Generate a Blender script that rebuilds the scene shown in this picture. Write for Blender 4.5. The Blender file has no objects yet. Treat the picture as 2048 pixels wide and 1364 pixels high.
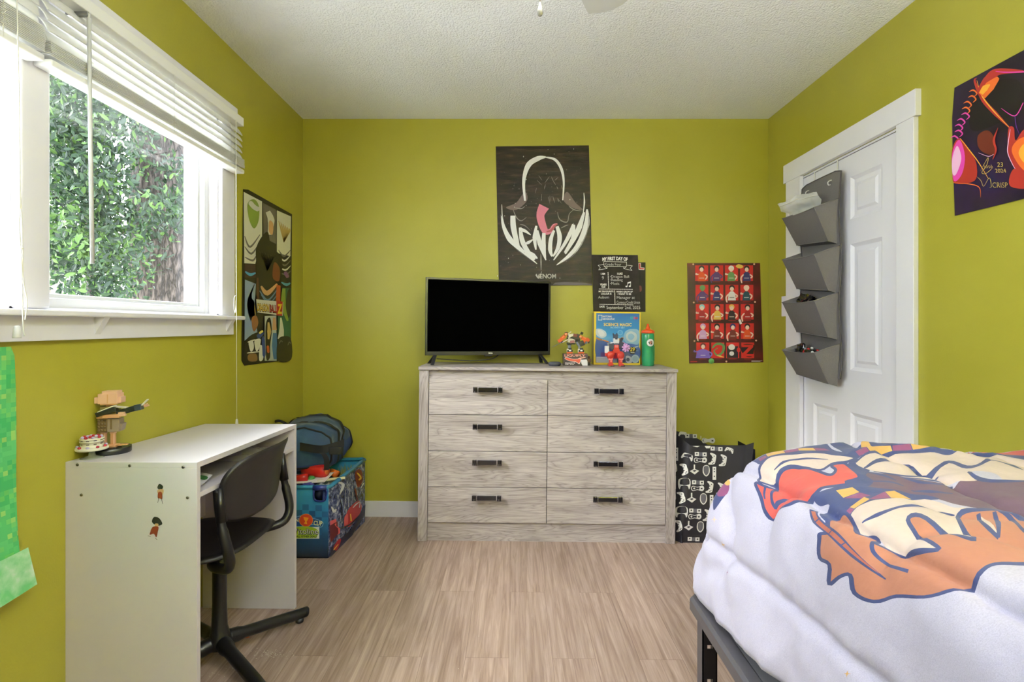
WORLD = 7.5; SUN = 9.0; EXPO = 0.78; LAMP = 25.0; UPL = 2700.0
import bpy, bmesh, math, random
from mathutils import Vector, Matrix, Quaternion
from mathutils import noise as mnoise
from mathutils.geometry import tessellate_polygon, delaunay_2d_cdt
random.seed(7)
SC = bpy.context.scene
COL = SC.collection
PI = math.pi
V = Vector
def R(d): return math.radians(d)

# ---------------------------------------------------------------- camera facts
F = 1040.0; VX = 1026.0; VY = 651.0; CH = 1.153
def P(px, py, y):                      # photo pixel at depth y -> point
    return V(((px-VX)*y/F, y, CH-(py-VY)*y/F))
def FZ(x): return -0.011*(x+0.9)       # the old floor drops a little to the right

# ---------------------------------------------------------------- materials
MATS = {}
def lin(c):
    c = c/255.0
    return c/12.92 if c <= .04045 else ((c+.055)/1.055)**2.4
def rgb(r, g, b): return (lin(r), lin(g), lin(b), 1)
def mat(name, col, rough=.6, metal=0.0, spec=.5, noise=0.0, nscale=20, bump=0.0, bscale=200, coat=0.0, sheen=0.0, trans=0.0, alpha=1.0):
    if name in MATS: return MATS[name]
    m = bpy.data.materials.new(name); m.use_nodes = True
    nt = m.node_tree; b = nt.nodes['Principled BSDF']
    b.inputs['Base Color'].default_value = col
    b.inputs['Roughness'].default_value = rough
    b.inputs['Metallic'].default_value = metal
    b.inputs['Specular IOR Level'].default_value = spec
    if coat: b.inputs['Coat Weight'].default_value = coat
    if sheen: b.inputs['Sheen Weight'].default_value = sheen
    if trans: b.inputs['Transmission Weight'].default_value = trans
    if alpha < 1: b.inputs['Alpha'].default_value = alpha
    if noise or bump:
        tc = nt.nodes.new('ShaderNodeTexCoord')
    if noise:
        n = nt.nodes.new('ShaderNodeTexNoise'); n.inputs['Scale'].default_value = nscale; n.inputs['Detail'].default_value = 6
        nt.links.new(tc.outputs['Object'], n.inputs['Vector'])
        r = nt.nodes.new('ShaderNodeMapRange'); r.inputs['To Min'].default_value = 1-noise; r.inputs['To Max'].default_value = 1+noise
        nt.links.new(n.outputs['Fac'], r.inputs['Value'])
        mx = nt.nodes.new('ShaderNodeMix'); mx.data_type = 'RGBA'; mx.blend_type = 'MULTIPLY'; mx.inputs['Factor'].default_value = 1
        mx.inputs['A'].default_value = col
        nt.links.new(r.outputs['Result'], mx.inputs['B']); nt.links.new(mx.outputs['Result'], b.inputs['Base Color'])
    if bump:
        n2 = nt.nodes.new('ShaderNodeTexNoise'); n2.inputs['Scale'].default_value = bscale; n2.inputs['Detail'].default_value = 3
        nt.links.new(tc.outputs['Object'], n2.inputs['Vector'])
        bp = nt.nodes.new('ShaderNodeBump'); bp.inputs['Strength'].default_value = bump; bp.inputs['Distance'].default_value = .004
        nt.links.new(n2.outputs['Fac'], bp.inputs['Height']); nt.links.new(bp.outputs['Normal'], b.inputs['Normal'])
    MATS[name] = m
    return m

class NT:
    """tiny node helper"""
    def __init__(s, name):
        s.m = bpy.data.materials.new(name); s.m.use_nodes = True; s.t = s.m.node_tree
        s.b = s.t.nodes['Principled BSDF']; s.out = s.t.nodes['Material Output']; MATS[name] = s.m
    def n(s, typ, **kw):
        nd = s.t.nodes.new(typ)
        for k, v in kw.items():
            if k.startswith('_'): setattr(nd, k[1:], v)
            else: nd.inputs[k.replace('__', ' ')].default_value = v
        return nd
    def l(s, a, b): s.t.links.new(a, b)
    def ramp(s, fac, stops, interp='LINEAR'):
        r = s.t.nodes.new('ShaderNodeValToRGB'); r.color_ramp.interpolation = interp
        e = r.color_ramp.elements
        while len(e) < len(stops): e.new(.5)
        for i, (p, c) in enumerate(stops): e[i].position = p; e[i].color = c
        s.l(fac, r.inputs['Fac']); return r.outputs['Color']
    def mul(s, a, b, fac=1.0, mode='MULTIPLY'):
        mx = s.t.nodes.new('ShaderNodeMix'); mx.data_type = 'RGBA'; mx.blend_type = mode; mx.inputs['Factor'].default_value = fac
        for src, k in ((a, 'A'), (b, 'B')):
            if isinstance(src, tuple): mx.inputs[k].default_value = src
            else: s.l(src, mx.inputs[k])
        return mx.outputs['Result']
    def math(s, op, a, b=None):
        nd = s.t.nodes.new('ShaderNodeMath'); nd.operation = op
        for i, x in enumerate((a, b)):
            if x is None: continue
            if isinstance(x, (int, float)): nd.inputs[i].default_value = x
            else: s.l(x, nd.inputs[i])
        return nd.outputs[0]

# ---------------------------------------------------------------- mesh builder
WM = {}                                 # world matrices of things
class MB:
    def __init__(s, T=None):
        s.v = []; s.f = []; s.mi = []; s.sm = []; s.T = T
        s.cur = 0; s.smooth = False
    def add(s, vs, fs, m=None, smooth=None, T=None):
        o = len(s.v); M = T if T is not None else s.T
        for p in vs:
            p = V(p); s.v.append(M @ p if M is not None else p)
        mi = s.cur if m is None else m; sm = s.smooth if smooth is None else smooth
        for f in fs:
            s.f.append([i+o for i in f]); s.mi.append(mi); s.sm.append(sm)
    def box(s, x0, x1, y0, y1, z0, z1, bev=0, m=None, T=None, seg=2, smooth=None):
        if x0 > x1: x0, x1 = x1, x0
        if y0 > y1: y0, y1 = y1, y0
        if z0 > z1: z0, z1 = z1, z0
        vs = [(x, y, z) for x in (x0, x1) for y in (y0, y1) for z in (z0, z1)]
        fs = [(0,1,3,2), (4,6,7,5), (0,4,5,1), (2,3,7,6), (0,2,6,4), (1,5,7,3)]
        if bev:
            bev = min(bev, (x1-x0)*.49, (y1-y0)*.49, (z1-z0)*.49)
            bm = bmesh.new(); bv = [bm.verts.new(v) for v in vs]
            for f in fs: bm.faces.new([bv[i] for i in f])
            bmesh.ops.bevel(bm, geom=list(bm.edges), offset=bev, segments=seg, profile=.5, affect='EDGES')
            bm.verts.index_update()
            s.add([v.co.copy() for v in bm.verts], [[v.index for v in f.verts] for f in bm.faces], m, smooth, T); bm.free()
        else: s.add(vs, fs, m, smooth, T)
    def hexa(s, pts, m=None, T=None, bev=0):   # 8 points: bottom 4 ccw, top 4 ccw
        s.add(pts, [(3,2,1,0), (4,5,6,7), (0,1,5,4), (1,2,6,5), (2,3,7,6), (3,0,4,7)], m, None, T)
    def tube(s, pts, r, seg=8, m=None, caps=True, closed=False, T=None, flat=None):
        pts = [V(p) for p in pts]; n = len(pts)
        rs = r if isinstance(r, (list, tuple)) else [r]*n
        vs = []; fs = []; up = None
        for i, p in enumerate(pts):
            if closed: t = pts[(i+1) % n]-pts[i-1]
            else: t = (pts[min(i+1, n-1)]-pts[max(i-1, 0)])
            t.normalize()
            if up is None:
                up = V((0, 0, 1)) if abs(t.z) < .9 else V((1, 0, 0))
            a = t.cross(up)
            if a.length < 1e-6: a = t.orthogonal()
            a.normalize(); b = a.cross(t); up = b
            for k in range(seg):
                an = 2*PI*k/seg
                ra, rb = rs[i], rs[i]*(flat if flat else 1)
                vs.append(p+a*math.cos(an)*ra+b*math.sin(an)*rb)
        m_ = n if closed else n-1
        for i in range(m_):
            for k in range(seg):
                j = (i+1) % n
                fs.append((i*seg+k, i*seg+(k+1) % seg, j*seg+(k+1) % seg, j*seg+k))
        if caps and not closed:
            fs.append(tuple(range(seg-1, -1, -1))); fs.append(tuple((n-1)*seg+k for k in range(seg)))
        s.add(vs, fs, m, True, T)
    def cyl(s, a, b, r0, r1=None, seg=16, m=None, T=None):
        s.tube([a, b], [r0, r0 if r1 is None else r1], seg, m, T=T)
    def lathe(s, prof, c=(0, 0, 0), seg=24, m=None, T=None, smooth=True, sx=1, sy=1):
        c = V(c); vs = []; fs = []; n = len(prof)
        for (r, z) in prof:
            for k in range(seg):
                an = 2*PI*k/seg; vs.append(c+V((r*math.cos(an)*sx, r*math.sin(an)*sy, z)))
        for i in range(n-1):
            for k in range(seg):
                fs.append((i*seg+k, i*seg+(k+1) % seg, (i+1)*seg+(k+1) % seg, (i+1)*seg+k))
        if prof[0][0] > 1e-5: fs.append(tuple(range(seg-1, -1, -1)))
        if prof[-1][0] > 1e-5: fs.append(tuple((n-1)*seg+k for k in range(seg)))
        s.add(vs, fs, m, smooth, T)
    def ball(s, c, r, seg=12, rings=8, m=None, T=None):
        c = V(c); rr = r if isinstance(r, (tuple, list)) else (r, r, r)
        vs = []; fs = []
        for i in range(rings+1):
            th = PI*i/rings
            for k in range(seg):
                an = 2*PI*k/seg
                vs.append(c+V((rr[0]*math.sin(th)*math.cos(an), rr[1]*math.sin(th)*math.sin(an), -rr[2]*math.cos(th))))
        for i in range(rings):
            for k in range(seg): fs.append((i*seg+k, i*seg+(k+1) % seg, (i+1)*seg+(k+1) % seg, (i+1)*seg+k))
        s.add(vs, fs, m, True, T)
    def grid(s, fn, nu, nv, m=None, smooth=True, T=None, closed_u=False):
        vs = [fn(i/nu, j/nv) for i in range(nu+1) for j in range(nv+1)]
        fs = [(i*(nv+1)+j, (i+1)*(nv+1)+j, (i+1)*(nv+1)+j+1, i*(nv+1)+j+1) for i in range(nu) for j in range(nv)]
        s.add(vs, fs, m, smooth, T)
    def prism(s, poly, fn, d, m=None, T=None, smooth=False):
        """poly: 2D outline; fn(u,v,h) -> 3D; thickness d"""
        tri = tess(poly); n = len(poly)
        vs = [fn(u, v, 0) for u, v in poly]+[fn(u, v, d) for u, v in poly]
        fs = [tuple(t) for t in tri]+[tuple(i+n for i in reversed(t)) for t in tri]
        s.add(vs, fs, m, False, T)
        s.add(vs, [(i, (i+1) % n, (i+1) % n+n, i+n) for i in range(n)], m, smooth, T)
    def build(s, name, mats, parent=None, origin=None, local=False, weld=False, auto=None):
        me = bpy.data.meshes.new(name)
        if parent is not None:
            W = WM[parent.name]
            base = W.inverted() if not local else Matrix.Identity(4)
            vs = [base @ p for p in s.v]; loc = None
        elif origin is not None:
            loc = V(origin); vs = [p-loc for p in s.v]
        else:
            xs = [p.x for p in s.v]; ys = [p.y for p in s.v]; zs = [p.z for p in s.v]
            loc = V(((min(xs)+max(xs))/2, (min(ys)+max(ys))/2, min(zs))); vs = [p-loc for p in s.v]
        me.from_pydata([tuple(p) for p in vs], [], s.f)
        if not isinstance(mats, (list, tuple)): mats = [mats]
        for m in mats: me.materials.append(m)
        me.polygons.foreach_set('material_index', s.mi)
        me.polygons.foreach_set('use_smooth', s.sm)
        bm = bmesh.new(); bm.from_mesh(me)
        if weld: bmesh.ops.remove_doubles(bm, verts=bm.verts, dist=1e-5)
        if s.f and not getattr(s, 'keepn', False): bmesh.ops.recalc_face_normals(bm, faces=bm.faces)
        bm.to_mesh(me); bm.free()
        me.update()
        o = bpy.data.objects.new(name, me); COL.objects.link(o)
        if parent is not None:
            o.parent = parent; WM[o.name] = WM[parent.name]
        else:
            o.location = loc; WM[o.name] = Matrix.Translation(loc)
        return o

def tess(poly):
    vv = [V((p[0], p[1], 0)) for p in poly]
    return tessellate_polygon([vv])

def tag(o, label=None, cat=None, group=None, kind=None):
    if label: o['label'] = label
    if cat: o['category'] = cat
    if group: o['group'] = group
    if kind: o['kind'] = kind
    return o
def thing(name, loc, label=None, cat=None, group=None, rz=0, kind=None, M=None):
    o = bpy.data.objects.new(name, None); o.empty_display_size = .05; COL.objects.link(o)
    W = M if M is not None else Matrix.Translation(V(loc)) @ Matrix.Rotation(rz, 4, 'Z')
    o.matrix_world = W; o.location = W.to_translation(); o.rotation_euler = W.to_euler(); WM[o.name] = W.copy()
    return tag(o, label, cat, group, kind)
def copy_tree(o, M, label=None):
    c = o.copy(); COL.objects.link(c); c.location = M.to_translation(); c.rotation_euler = M.to_euler(); WM[c.name] = M.copy()
    if label: c['label'] = label
    def rec(a, b):
        for ch in [x for x in COL.objects if x.parent == a]:
            d = ch.copy(); COL.objects.link(d); d.parent = b; WM[d.name] = M.copy(); rec(ch, d)
    rec(o, c)
    return c

# ---------------------------------------------------------------- flat printing (posters, labels)
_TX = {}
def text2d(body, size=1.0, bold=0.0, spacing=1.0):
    key = (body, bold, spacing)
    if key not in _TX:
        cu = bpy.data.curves.new('txt', 'FONT'); cu.body = body; cu.size = 1; cu.offset = bold; cu.resolution_u = 3; cu.space_character = spacing
        ob = bpy.data.objects.new('txt', cu); COL.objects.link(ob)
        dg = bpy.context.evaluated_depsgraph_get(); dg.update()
        me = bpy.data.meshes.new_from_object(ob.evaluated_get(dg))
        vs = [(v.co.x, v.co.y) for v in me.vertices]; fs = [tuple(p.vertices) for p in me.polygons]
        bpy.data.objects.remove(ob); bpy.data.curves.remove(cu); bpy.data.meshes.remove(me)
        _TX[key] = (vs, fs)
    vs, fs = _TX[key]
    return [(x*size, y*size) for x, y in vs], fs
def spline(pts, n=6, closed=False):
    out = []; N = len(pts)
    rng = range(N) if closed else range(N-1)
    for i in rng:
        p0 = pts[i-1] if (closed or i > 0) else pts[0]
        p1 = pts[i]; p2 = pts[(i+1) % N]
        p3 = pts[(i+2) % N] if (closed or i+2 < N) else pts[-1]
        for k in range(n):
            t = k/n; t2 = t*t; t3 = t2*t
            out.append(tuple(.5*((2*p1[d])+(-p0[d]+p2[d])*t+(2*p0[d]-5*p1[d]+4*p2[d]-p3[d])*t2+(-p0[d]+3*p1[d]-3*p2[d]+p3[d])*t3) for d in range(len(p1))))
    if not closed: out.append(tuple(pts[-1]))
    return out
class Sheet:
    """flat print on a plane. local coords (u,v) are given through map m(u,v)->(su,sv) metres; fn(su,sv,h)->3D"""
    def __init__(s, fn, mp=None):
        s.mb = MB(); s.mb.keepn = False; s.fn = fn; s.mp = mp or (lambda u, v: (u, v)); s.mats = []; s.h = .0006; s.dh = .00012
    def mi(s, m):
        if m not in s.mats: s.mats.append(m)
        return s.mats.index(m)
    def lift(s): s.h += s.dh
    def poly(s, pts, m, lift=True):
        if lift: s.lift()
        tri = tess(pts)
        s.mb.add([s.fn(*s.mp(*p), s.h) for p in pts], [tuple(t) for t in tri], s.mi(m), False)
    def rect(s, u0, v0, u1, v1, m, lift=True): s.poly([(u0, v0), (u1, v0), (u1, v1), (u0, v1)], m, lift)
    def disc(s, u, v, r, m, ry=None, n=20, lift=True):
        ry = r if ry is None else ry
        s.poly([(u+r*math.cos(2*PI*k/n), v+ry*math.sin(2*PI*k/n)) for k in range(n)], m, lift)
    def blob(s, pts, m, n=5, lift=True): s.poly(spline(pts, n, True), m, lift)
    def stroke(s, pts, w, m, n=6, lift=True, taper=True):
        if lift: s.lift()
        c = spline(pts, n) if n > 1 else pts
        N = len(c); vs = []
        for i, p in enumerate(c):
            a = c[max(i-1, 0)]; b = c[min(i+1, N-1)]
            dx, dy = b[0]-a[0], b[1]-a[1]; L = math.hypot(dx, dy) or 1
            t = i/(N-1)
            if isinstance(w, (list, tuple)):
                k = t*(len(w)-1); j = min(int(k), len(w)-2); ww = w[j]+(w[j+1]-w[j])*(k-j)
            else: ww = w*(min(1, 6*t+.25, 6*(1-t)+.25) if taper else 1)
            ww *= .5
            vs.append((p[0]-dy/L*ww, p[1]+dx/L*ww)); vs.append((p[0]+dy/L*ww, p[1]-dx/L*ww))
        s.mb.add([s.fn(*s.mp(*p), s.h) for p in vs], [(2*i, 2*i+1, 2*i+3, 2*i+2) for i in range(N-1)], s.mi(m), False)
    def text(s, body, u, v, size, m, bold=0.0, align='l', sx=1.0, rot=0.0, shear=0.0, spacing=1.0, flipv=False, width=None, warp=None, lift=True):
        if lift: s.lift()
        vs, fs = text2d(body, size, bold, spacing)
        if not vs: return
        x0 = min(p[0] for p in vs); x1 = max(p[0] for p in vs)
        if width: sx = width/(x1-x0)
        if align == 'c': off = -(x0+x1)/2
        elif align == 'r': off = -x1
        else: off = -x0
        out = []; cr, sr = math.cos(rot), math.sin(rot); fv = -1 if flipv else 1
        for x, y in vs:
            X = (x+off)*sx+y*shear; Y = y
            if warp: X, Y = warp(X, Y)
            Y *= fv
            out.append((u+X*cr-Y*sr, v+X*sr+Y*cr))
        s.mb.add([s.fn(*s.mp(*p), s.h) for p in out], fs, s.mi(m), False)
    def build(s, name, parent): return s.mb.build(name, s.mats, parent)

# plain ink colours
def ink(name, r, g, b, rough=.45): return mat('ink_'+name, rgb(r, g, b), rough)
WHITE = ink('white', 232, 230, 226); BLACK = ink('black', 14, 12, 12); RED = ink('red', 178, 34, 36)
# ================================================================ CAMERA
cam = bpy.data.cameras.new('camera'); co = bpy.data.objects.new('camera', cam); COL.objects.link(co)
cam.sensor_width = 36; cam.lens = F/2048*36
cam.shift_x = (1024-VX)/2048; cam.shift_y = -(682-VY)/2048
cam.clip_start = .02; cam.clip_end = 200
co.location = (0, 0, CH); co.rotation_euler = (R(90), 0, 0)
SC.camera = co

# ================================================================ ROOM MATERIALS
XL, XR, YB, YR, ZC = -1.273, 1.548, 3.150, -1.05, 2.405
w = NT('lime_green_paint')
tc = w.n('ShaderNodeTexCoord'); n1 = w.n('ShaderNodeTexNoise', Scale=2.2, Detail=4.0); w.l(tc.outputs['Object'], n1.inputs['Vector'])
c1 = w.ramp(n1.outputs['Fac'], [(.3, rgb(164, 158, 48)), (.7, rgb(172, 166, 60))])
n3 = w.n('ShaderNodeTexNoise', Scale=7.0, Detail=8.0, Roughness=.7); w.l(tc.outputs['Object'], n3.inputs['Vector'])
sc = w.ramp(n3.outputs['Fac'], [(.72, (0, 0, 0, 1)), (.80, (.35, .35, .35, 1))])
mx = w.t.nodes.new('ShaderNodeMix'); mx.data_type = 'RGBA'; w.l(sc, mx.inputs['Factor']); w.l(c1, mx.inputs['A']); mx.inputs['B'].default_value = rgb(196, 196, 120)
w.l(mx.outputs['Result'], w.b.inputs['Base Color'])
w.b.inputs['Roughness'].default_value = .42; w.b.inputs['Specular IOR Level'].default_value = .45
n2 = w.n('ShaderNodeTexNoise', Scale=160.0, Detail=3.0); w.l(tc.outputs['Object'], n2.inputs['Vector'])
bp = w.n('ShaderNodeBump', Strength=.25, Distance=.0015); w.l(n2.outputs['Fac'], bp.inputs['Height']); w.l(bp.outputs['Normal'], w.b.inputs['Normal'])
WALL = w.m

w = NT('popcorn_ceiling')
tc = w.n('ShaderNodeTexCoord'); n1 = w.n('ShaderNodeTexNoise', Scale=95.0, Detail=5.0, Roughness=.65); w.l(tc.outputs['Object'], n1.inputs['Vector'])
vo = w.n('ShaderNodeTexVoronoi', Scale=120.0); w.l(tc.outputs['Object'], vo.inputs['Vector'])
hh = w.math('ADD', n1.outputs['Fac'], w.math('MULTIPLY', vo.outputs['Distance'], -.6))
bp = w.n('ShaderNodeBump', Strength=.85, Distance=.006); w.l(hh, bp.inputs['Height']); w.l(bp.outputs['Normal'], w.b.inputs['Normal'])
w.b.inputs['Base Color'].default_value = rgb(246, 247, 252); w.b.inputs['Roughness'].default_value = .9
CEIL = w.m

w = NT('wood_plank_floor')               # boards run away from the camera
tc = w.n('ShaderNodeTexCoord'); sp = w.n('ShaderNodeSeparateXYZ'); w.l(tc.outputs['Object'], sp.inputs[0])
cb = w.n('ShaderNodeCombineXYZ'); w.l(sp.outputs['Y'], cb.inputs['X']); w.l(sp.outputs['X'], cb.inputs['Y'])
br = w.n('ShaderNodeTexBrick', Scale=1.0); w.l(cb.outputs[0], br.inputs['Vector'])
br.inputs['Brick Width'].default_value = 1.22; br.inputs['Row Height'].default_value = .152; br.inputs['Mortar Size'].default_value = .0008; br.inputs['Mortar Smooth'].default_value = .3
br.offset = .37; br.inputs['Color1'].default_value = (0, 0, 0, 1); br.inputs['Color2'].default_value = (1, 1, 1, 1); br.inputs['Mortar'].default_value = (.5, .5, .5, 1)
mp = w.n('ShaderNodeMapping'); mp.inputs['Scale'].default_value = (34, 1.7, 1); w.l(tc.outputs['Object'], mp.inputs['Vector'])
addv = w.n('ShaderNodeVectorMath', _operation='MULTIPLY_ADD'); w.l(br.outputs['Color'], addv.inputs[0]); addv.inputs[1].default_value = (7, 13, 5); w.l(mp.outputs['Vector'], addv.inputs[2])
g1 = w.n('ShaderNodeTexNoise', Scale=1.5, Detail=9.0, Roughness=.62, Distortion=.8); w.l(addv.outputs[0], g1.inputs['Vector'])
mp2 = w.n('ShaderNodeMapping'); mp2.inputs['Scale'].default_value = (120, 3, 1); w.l(tc.outputs['Object'], mp2.inputs['Vector'])
g2 = w.n('ShaderNodeTexNoise', Scale=1.6, Detail=5.0, Roughness=.6); w.l(mp2.outputs['Vector'], g2.inputs['Vector'])
base = w.ramp(g1.outputs['Fac'], [(.30, rgb(132, 110, 98)), (.47, rgb(156, 134, 123)), (.62, rgb(174, 153, 142)), (.78, rgb(190, 170, 159))])
fine = w.ramp(g2.outputs['Fac'], [(.3, (.80, .79, .78, 1)), (.7, (1.05, 1.05, 1.05, 1))])
pv = w.ramp(br.outputs['Color'], [(0, (.86, .85, .84, 1)), (1, (1.08, 1.07, 1.06, 1))])
cc = w.mul(w.mul(base, fine), pv)
gap = w.ramp(br.outputs['Fac'], [(0, (1, 1, 1, 1)), (1, (.55, .5, .46, 1))])
cc = w.mul(cc, gap); w.l(cc, w.b.inputs['Base Color'])
w.b.inputs['Roughness'].default_value = .42; w.b.inputs['Specular IOR Level'].default_value = .45
hsum = w.math('ADD', w.math('MULTIPLY', g1.outputs['Fac'], .5), w.math('MULTIPLY', br.outputs['Fac'], -1.0))
bp = w.n('ShaderNodeBump', Strength=.35, Distance=.002); w.l(hsum, bp.inputs['Height']); w.l(bp.outputs['Normal'], w.b.inputs['Normal'])
FLOOR = w.m

TRIM = mat('white_trim_paint', rgb(232, 230, 236), .38, noise=.03, nscale=14)
DOORP = mat('white_door_paint', rgb(234, 232, 240), .35, noise=.02, nscale=10)
VINYL = mat('white_vinyl', rgb(212, 212, 214), .3)
FLASH = mat('grey_exterior_frame', rgb(196, 192, 205), .5)
STEEL = mat('brushed_steel', rgb(150, 150, 150), .3, 1.0)
gl = NT('window_glass')
tr = gl.t.nodes.new('ShaderNodeBsdfTransparent'); tr.inputs['Color'].default_value = (.97, .98, .97, 1)
gs = gl.t.nodes.new('ShaderNodeBsdfGlossy'); gs.inputs['Roughness'].default_value = .02
lw = gl.n('ShaderNodeLayerWeight', Blend=.5); fr_ = gl.math('ADD', gl.math('MULTIPLY', gl.math('POWER', lw.outputs['Facing'], 5.0), .5), .02); mxs = gl.t.nodes.new('ShaderNodeMixShader')
gl.l(fr_, mxs.inputs[0]); gl.l(tr.outputs[0], mxs.inputs[1]); gl.l(gs.outputs[0], mxs.inputs[2]); gl.l(mxs.outputs[0], gl.out.inputs['Surface'])
GLASS = gl.m

# ================================================================ ROOM SHELL
def struct(mb, name, m, parent=None):
    o = mb.build(name, m, parent)
    if parent is None: o['kind'] = 'structure'
    return o
T_ = .10
mb = MB()      # floor, gently sloping slab
x0, x1, y0, y1 = XL-T_, XR+T_, YR-T_, YB+T_
mb.hexa([(x0, y0, -.15), (x1, y0, -.15), (x1, y1, -.15), (x0, y1, -.15), (x0, y0, FZ(x0)), (x1, y0, FZ(x1)), (x1, y1, FZ(x1)), (x0, y1, FZ(x0))])
struct(mb, 'floor', FLOOR)
mb = MB(); mb.box(x0, x1, y0, y1, ZC, ZC+.12)
# ragged ridge of ceiling texture where it meets the walls
struct(mb, 'ceiling', CEIL)
WY0, WY1, WY2, WY3, WZ0, WZ1 = .46, 1.325, 1.400, 2.246, 1.190, 2.045
mb = MB()
mb.box(XL-T_, XL, y0, y1, -.1, WZ0); mb.box(XL-T_, XL, y0, y1, WZ1, ZC)
mb.box(XL-T_, XL, y0, WY0, WZ0, WZ1); mb.box(XL-T_, XL, WY1, WY2, WZ0, WZ1); mb.box(XL-T_, XL, WY3, y1, WZ0, WZ1)
struct(mb, 'wall_left', WALL)
mb = MB(); mb.box(XL, XR, YB, YB+T_, -.1, ZC); struct(mb, 'wall_back', WALL)
DY0, DY1, DZ1 = 2.072, 2.790, 1.948
mb = MB(); mb.box(XR, XR+T_, y0, DY0, -.1, ZC); mb.box(XR, XR+T_, DY1, y1, -.1, ZC); mb.box(XR, XR+T_, DY0, DY1, DZ1, ZC)
mb.box(XR+.06, XR+T_, DY0, DY1, -.1, DZ1)
struct(mb, 'wall_right', WALL)
RX0, RX1, RZ0, RZ1 = -.30, .45, 1.35, 2.05
mb = MB(); mb.box(XL, RX0, YR-T_, YR, -.1, ZC); mb.box(RX1, XR, YR-T_, YR, -.1, ZC); mb.box(RX0, RX1, YR-T_, YR, -.1, RZ0); mb.box(RX0, RX1, YR-T_, YR, RZ1, ZC)
struct(mb, 'wall_rear', WALL)
# baseboards
mb = MB()
def bb_back(a, b): mb.hexa([(a, YB-.013, FZ(a)), (b, YB-.013, FZ(b)), (b, YB, FZ(b)), (a, YB, FZ(a)), (a, YB-.013, FZ(a)+.092), (b, YB-.013, FZ(b)+.092), (b, YB, FZ(b)+.092), (a, YB, FZ(a)+.092)])
bb_back(XL, XR); struct(mb, 'baseboard_back', TRIM)
mb = MB(); a = FZ(XR)
mb.box(XR-.013, XR, DY1+.13, YB-.013, a, a+.092, .003); struct(mb, 'baseboard_right', TRIM)

# ---------------------------------------------------------------- left windows
def make_window(name, ya, yb, za, zb, full=True):
    w = thing(name, (XL-.08, (ya+yb)/2, za), kind='structure')
    X0 = XL-.07                                  # plane the sash sits on
    mb = MB(); t = .012                          # jamb lining
    mb.box(XL-T_, XL+.001, ya, ya+t, za, zb); mb.box(XL-T_, XL+.001, yb-t, yb, za, zb)
    mb.box(XL-T_, XL+.001, ya, yb, zb-t, zb); mb.box(XL-T_, XL+.001, ya, yb, za, za+t)
    mb.box(XL-.055, XL-.040, yb-t-.012, yb-t, za, zb); mb.box(XL-.055, XL-.040, ya+t, ya+t+.012, za, zb)
    mb.build('window_jamb', TRIM, w)
    mb = MB(); a, b, c, d = ya+t, yb-t, za+t, zb-t; s = .030
    for q0, q1, s0, dx in ((a, b, s, 0), (a+s, b-s, .014, -.022)):
        zc, zd = (c, d) if dx == 0 else (c+s, d-s)
        mb.box(X0+dx, X0+dx+.035, q0, q0+s0, zc, zd, .004); mb.box(X0+dx, X0+dx+.035, q1-s0, q1, zc, zd, .004)
        mb.box(X0+dx, X0+dx+.035, q0+s0, q1-s0, zc, zc+s0, .004); mb.box(X0+dx, X0+dx+.035, q0+s0, q1-s0, zd-s0, zd, .004)
    mb.build('window_sash', VINYL, w)
    mb = MB(); mb.box(X0-.012, X0-.008, a+s, b-s, c+s, d-s); mb.build('window_pane', GLASS, w)
    mb = MB(); mb.box(XL-T_-.02, XL-T_+.012, yb-t-.034, yb-t, za, zb); mb.box(XL-T_-.02, XL-T_+.012, ya+t, ya+t+.03, za, zb)
    mb.build('exterior_frame', FLASH, w)
    return w
make_window('window_1', WY2, WY3, WZ0, WZ1)
make_window('window_2', WY0, WY1, WZ0, WZ1)
mb = MB(); c = .018                              # casing boards
mb.box(XL, XL+c, WY3-.002, 2.347, WZ0+.008, 2.052, .002)
mb.box(XL, XL+c, .36, WY0+.002, WZ0+.008, 2.052, .002)
mb.box(XL, XL+c+.004, .345, 2.365, 2.050, 2.138, .003)
struct(mb, 'trim_1', TRIM)
mb = MB()                                        # mullion with rounded edges
mb.box(XL-.02, XL+c+.006, WY1-.008, WY2+.008, WZ0+.006, 2.052, .010, seg=3, smooth=True); struct(mb, 'trim_2', TRIM)
mb = MB(); mb.box(XL-.06, XL+.056, .30, 2.368, 1.178, 1.195, .004); struct(mb, 'trim_3', TRIM)
mb = MB(); mb.box(XL, XL+c, .34, 2.338, 1.112, 1.1785, .002)      # apron and its little brackets
for yy in (.55, 1.56, 2.275):
    mb.prism([(0, 0), (.030, 0), (0, -.052)], lambda u, v, h, yy=yy: V((XL+c+u, yy+h, 1.1785+v)), .022)
struct(mb, 'trim_4', TRIM)
# unseen rear window, added behind the camera for extra daylight
w = thing('added_rear_window', ((RX0+RX1)/2, YR, RZ0), kind='structure')
mb = MB()
for a, b, c_, d in ((RX0, RX0+.06, RZ0, RZ1), (RX1-.06, RX1, RZ0, RZ1), (RX0, RX1, RZ0, RZ0+.06), (RX0, RX1, RZ1-.06, RZ1), (.12, .18, RZ0, RZ1)): mb.box(a, b, YR-.08, YR-.04, c_, d, .003)
mb.build('added_window_frame', VINYL, w)

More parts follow.
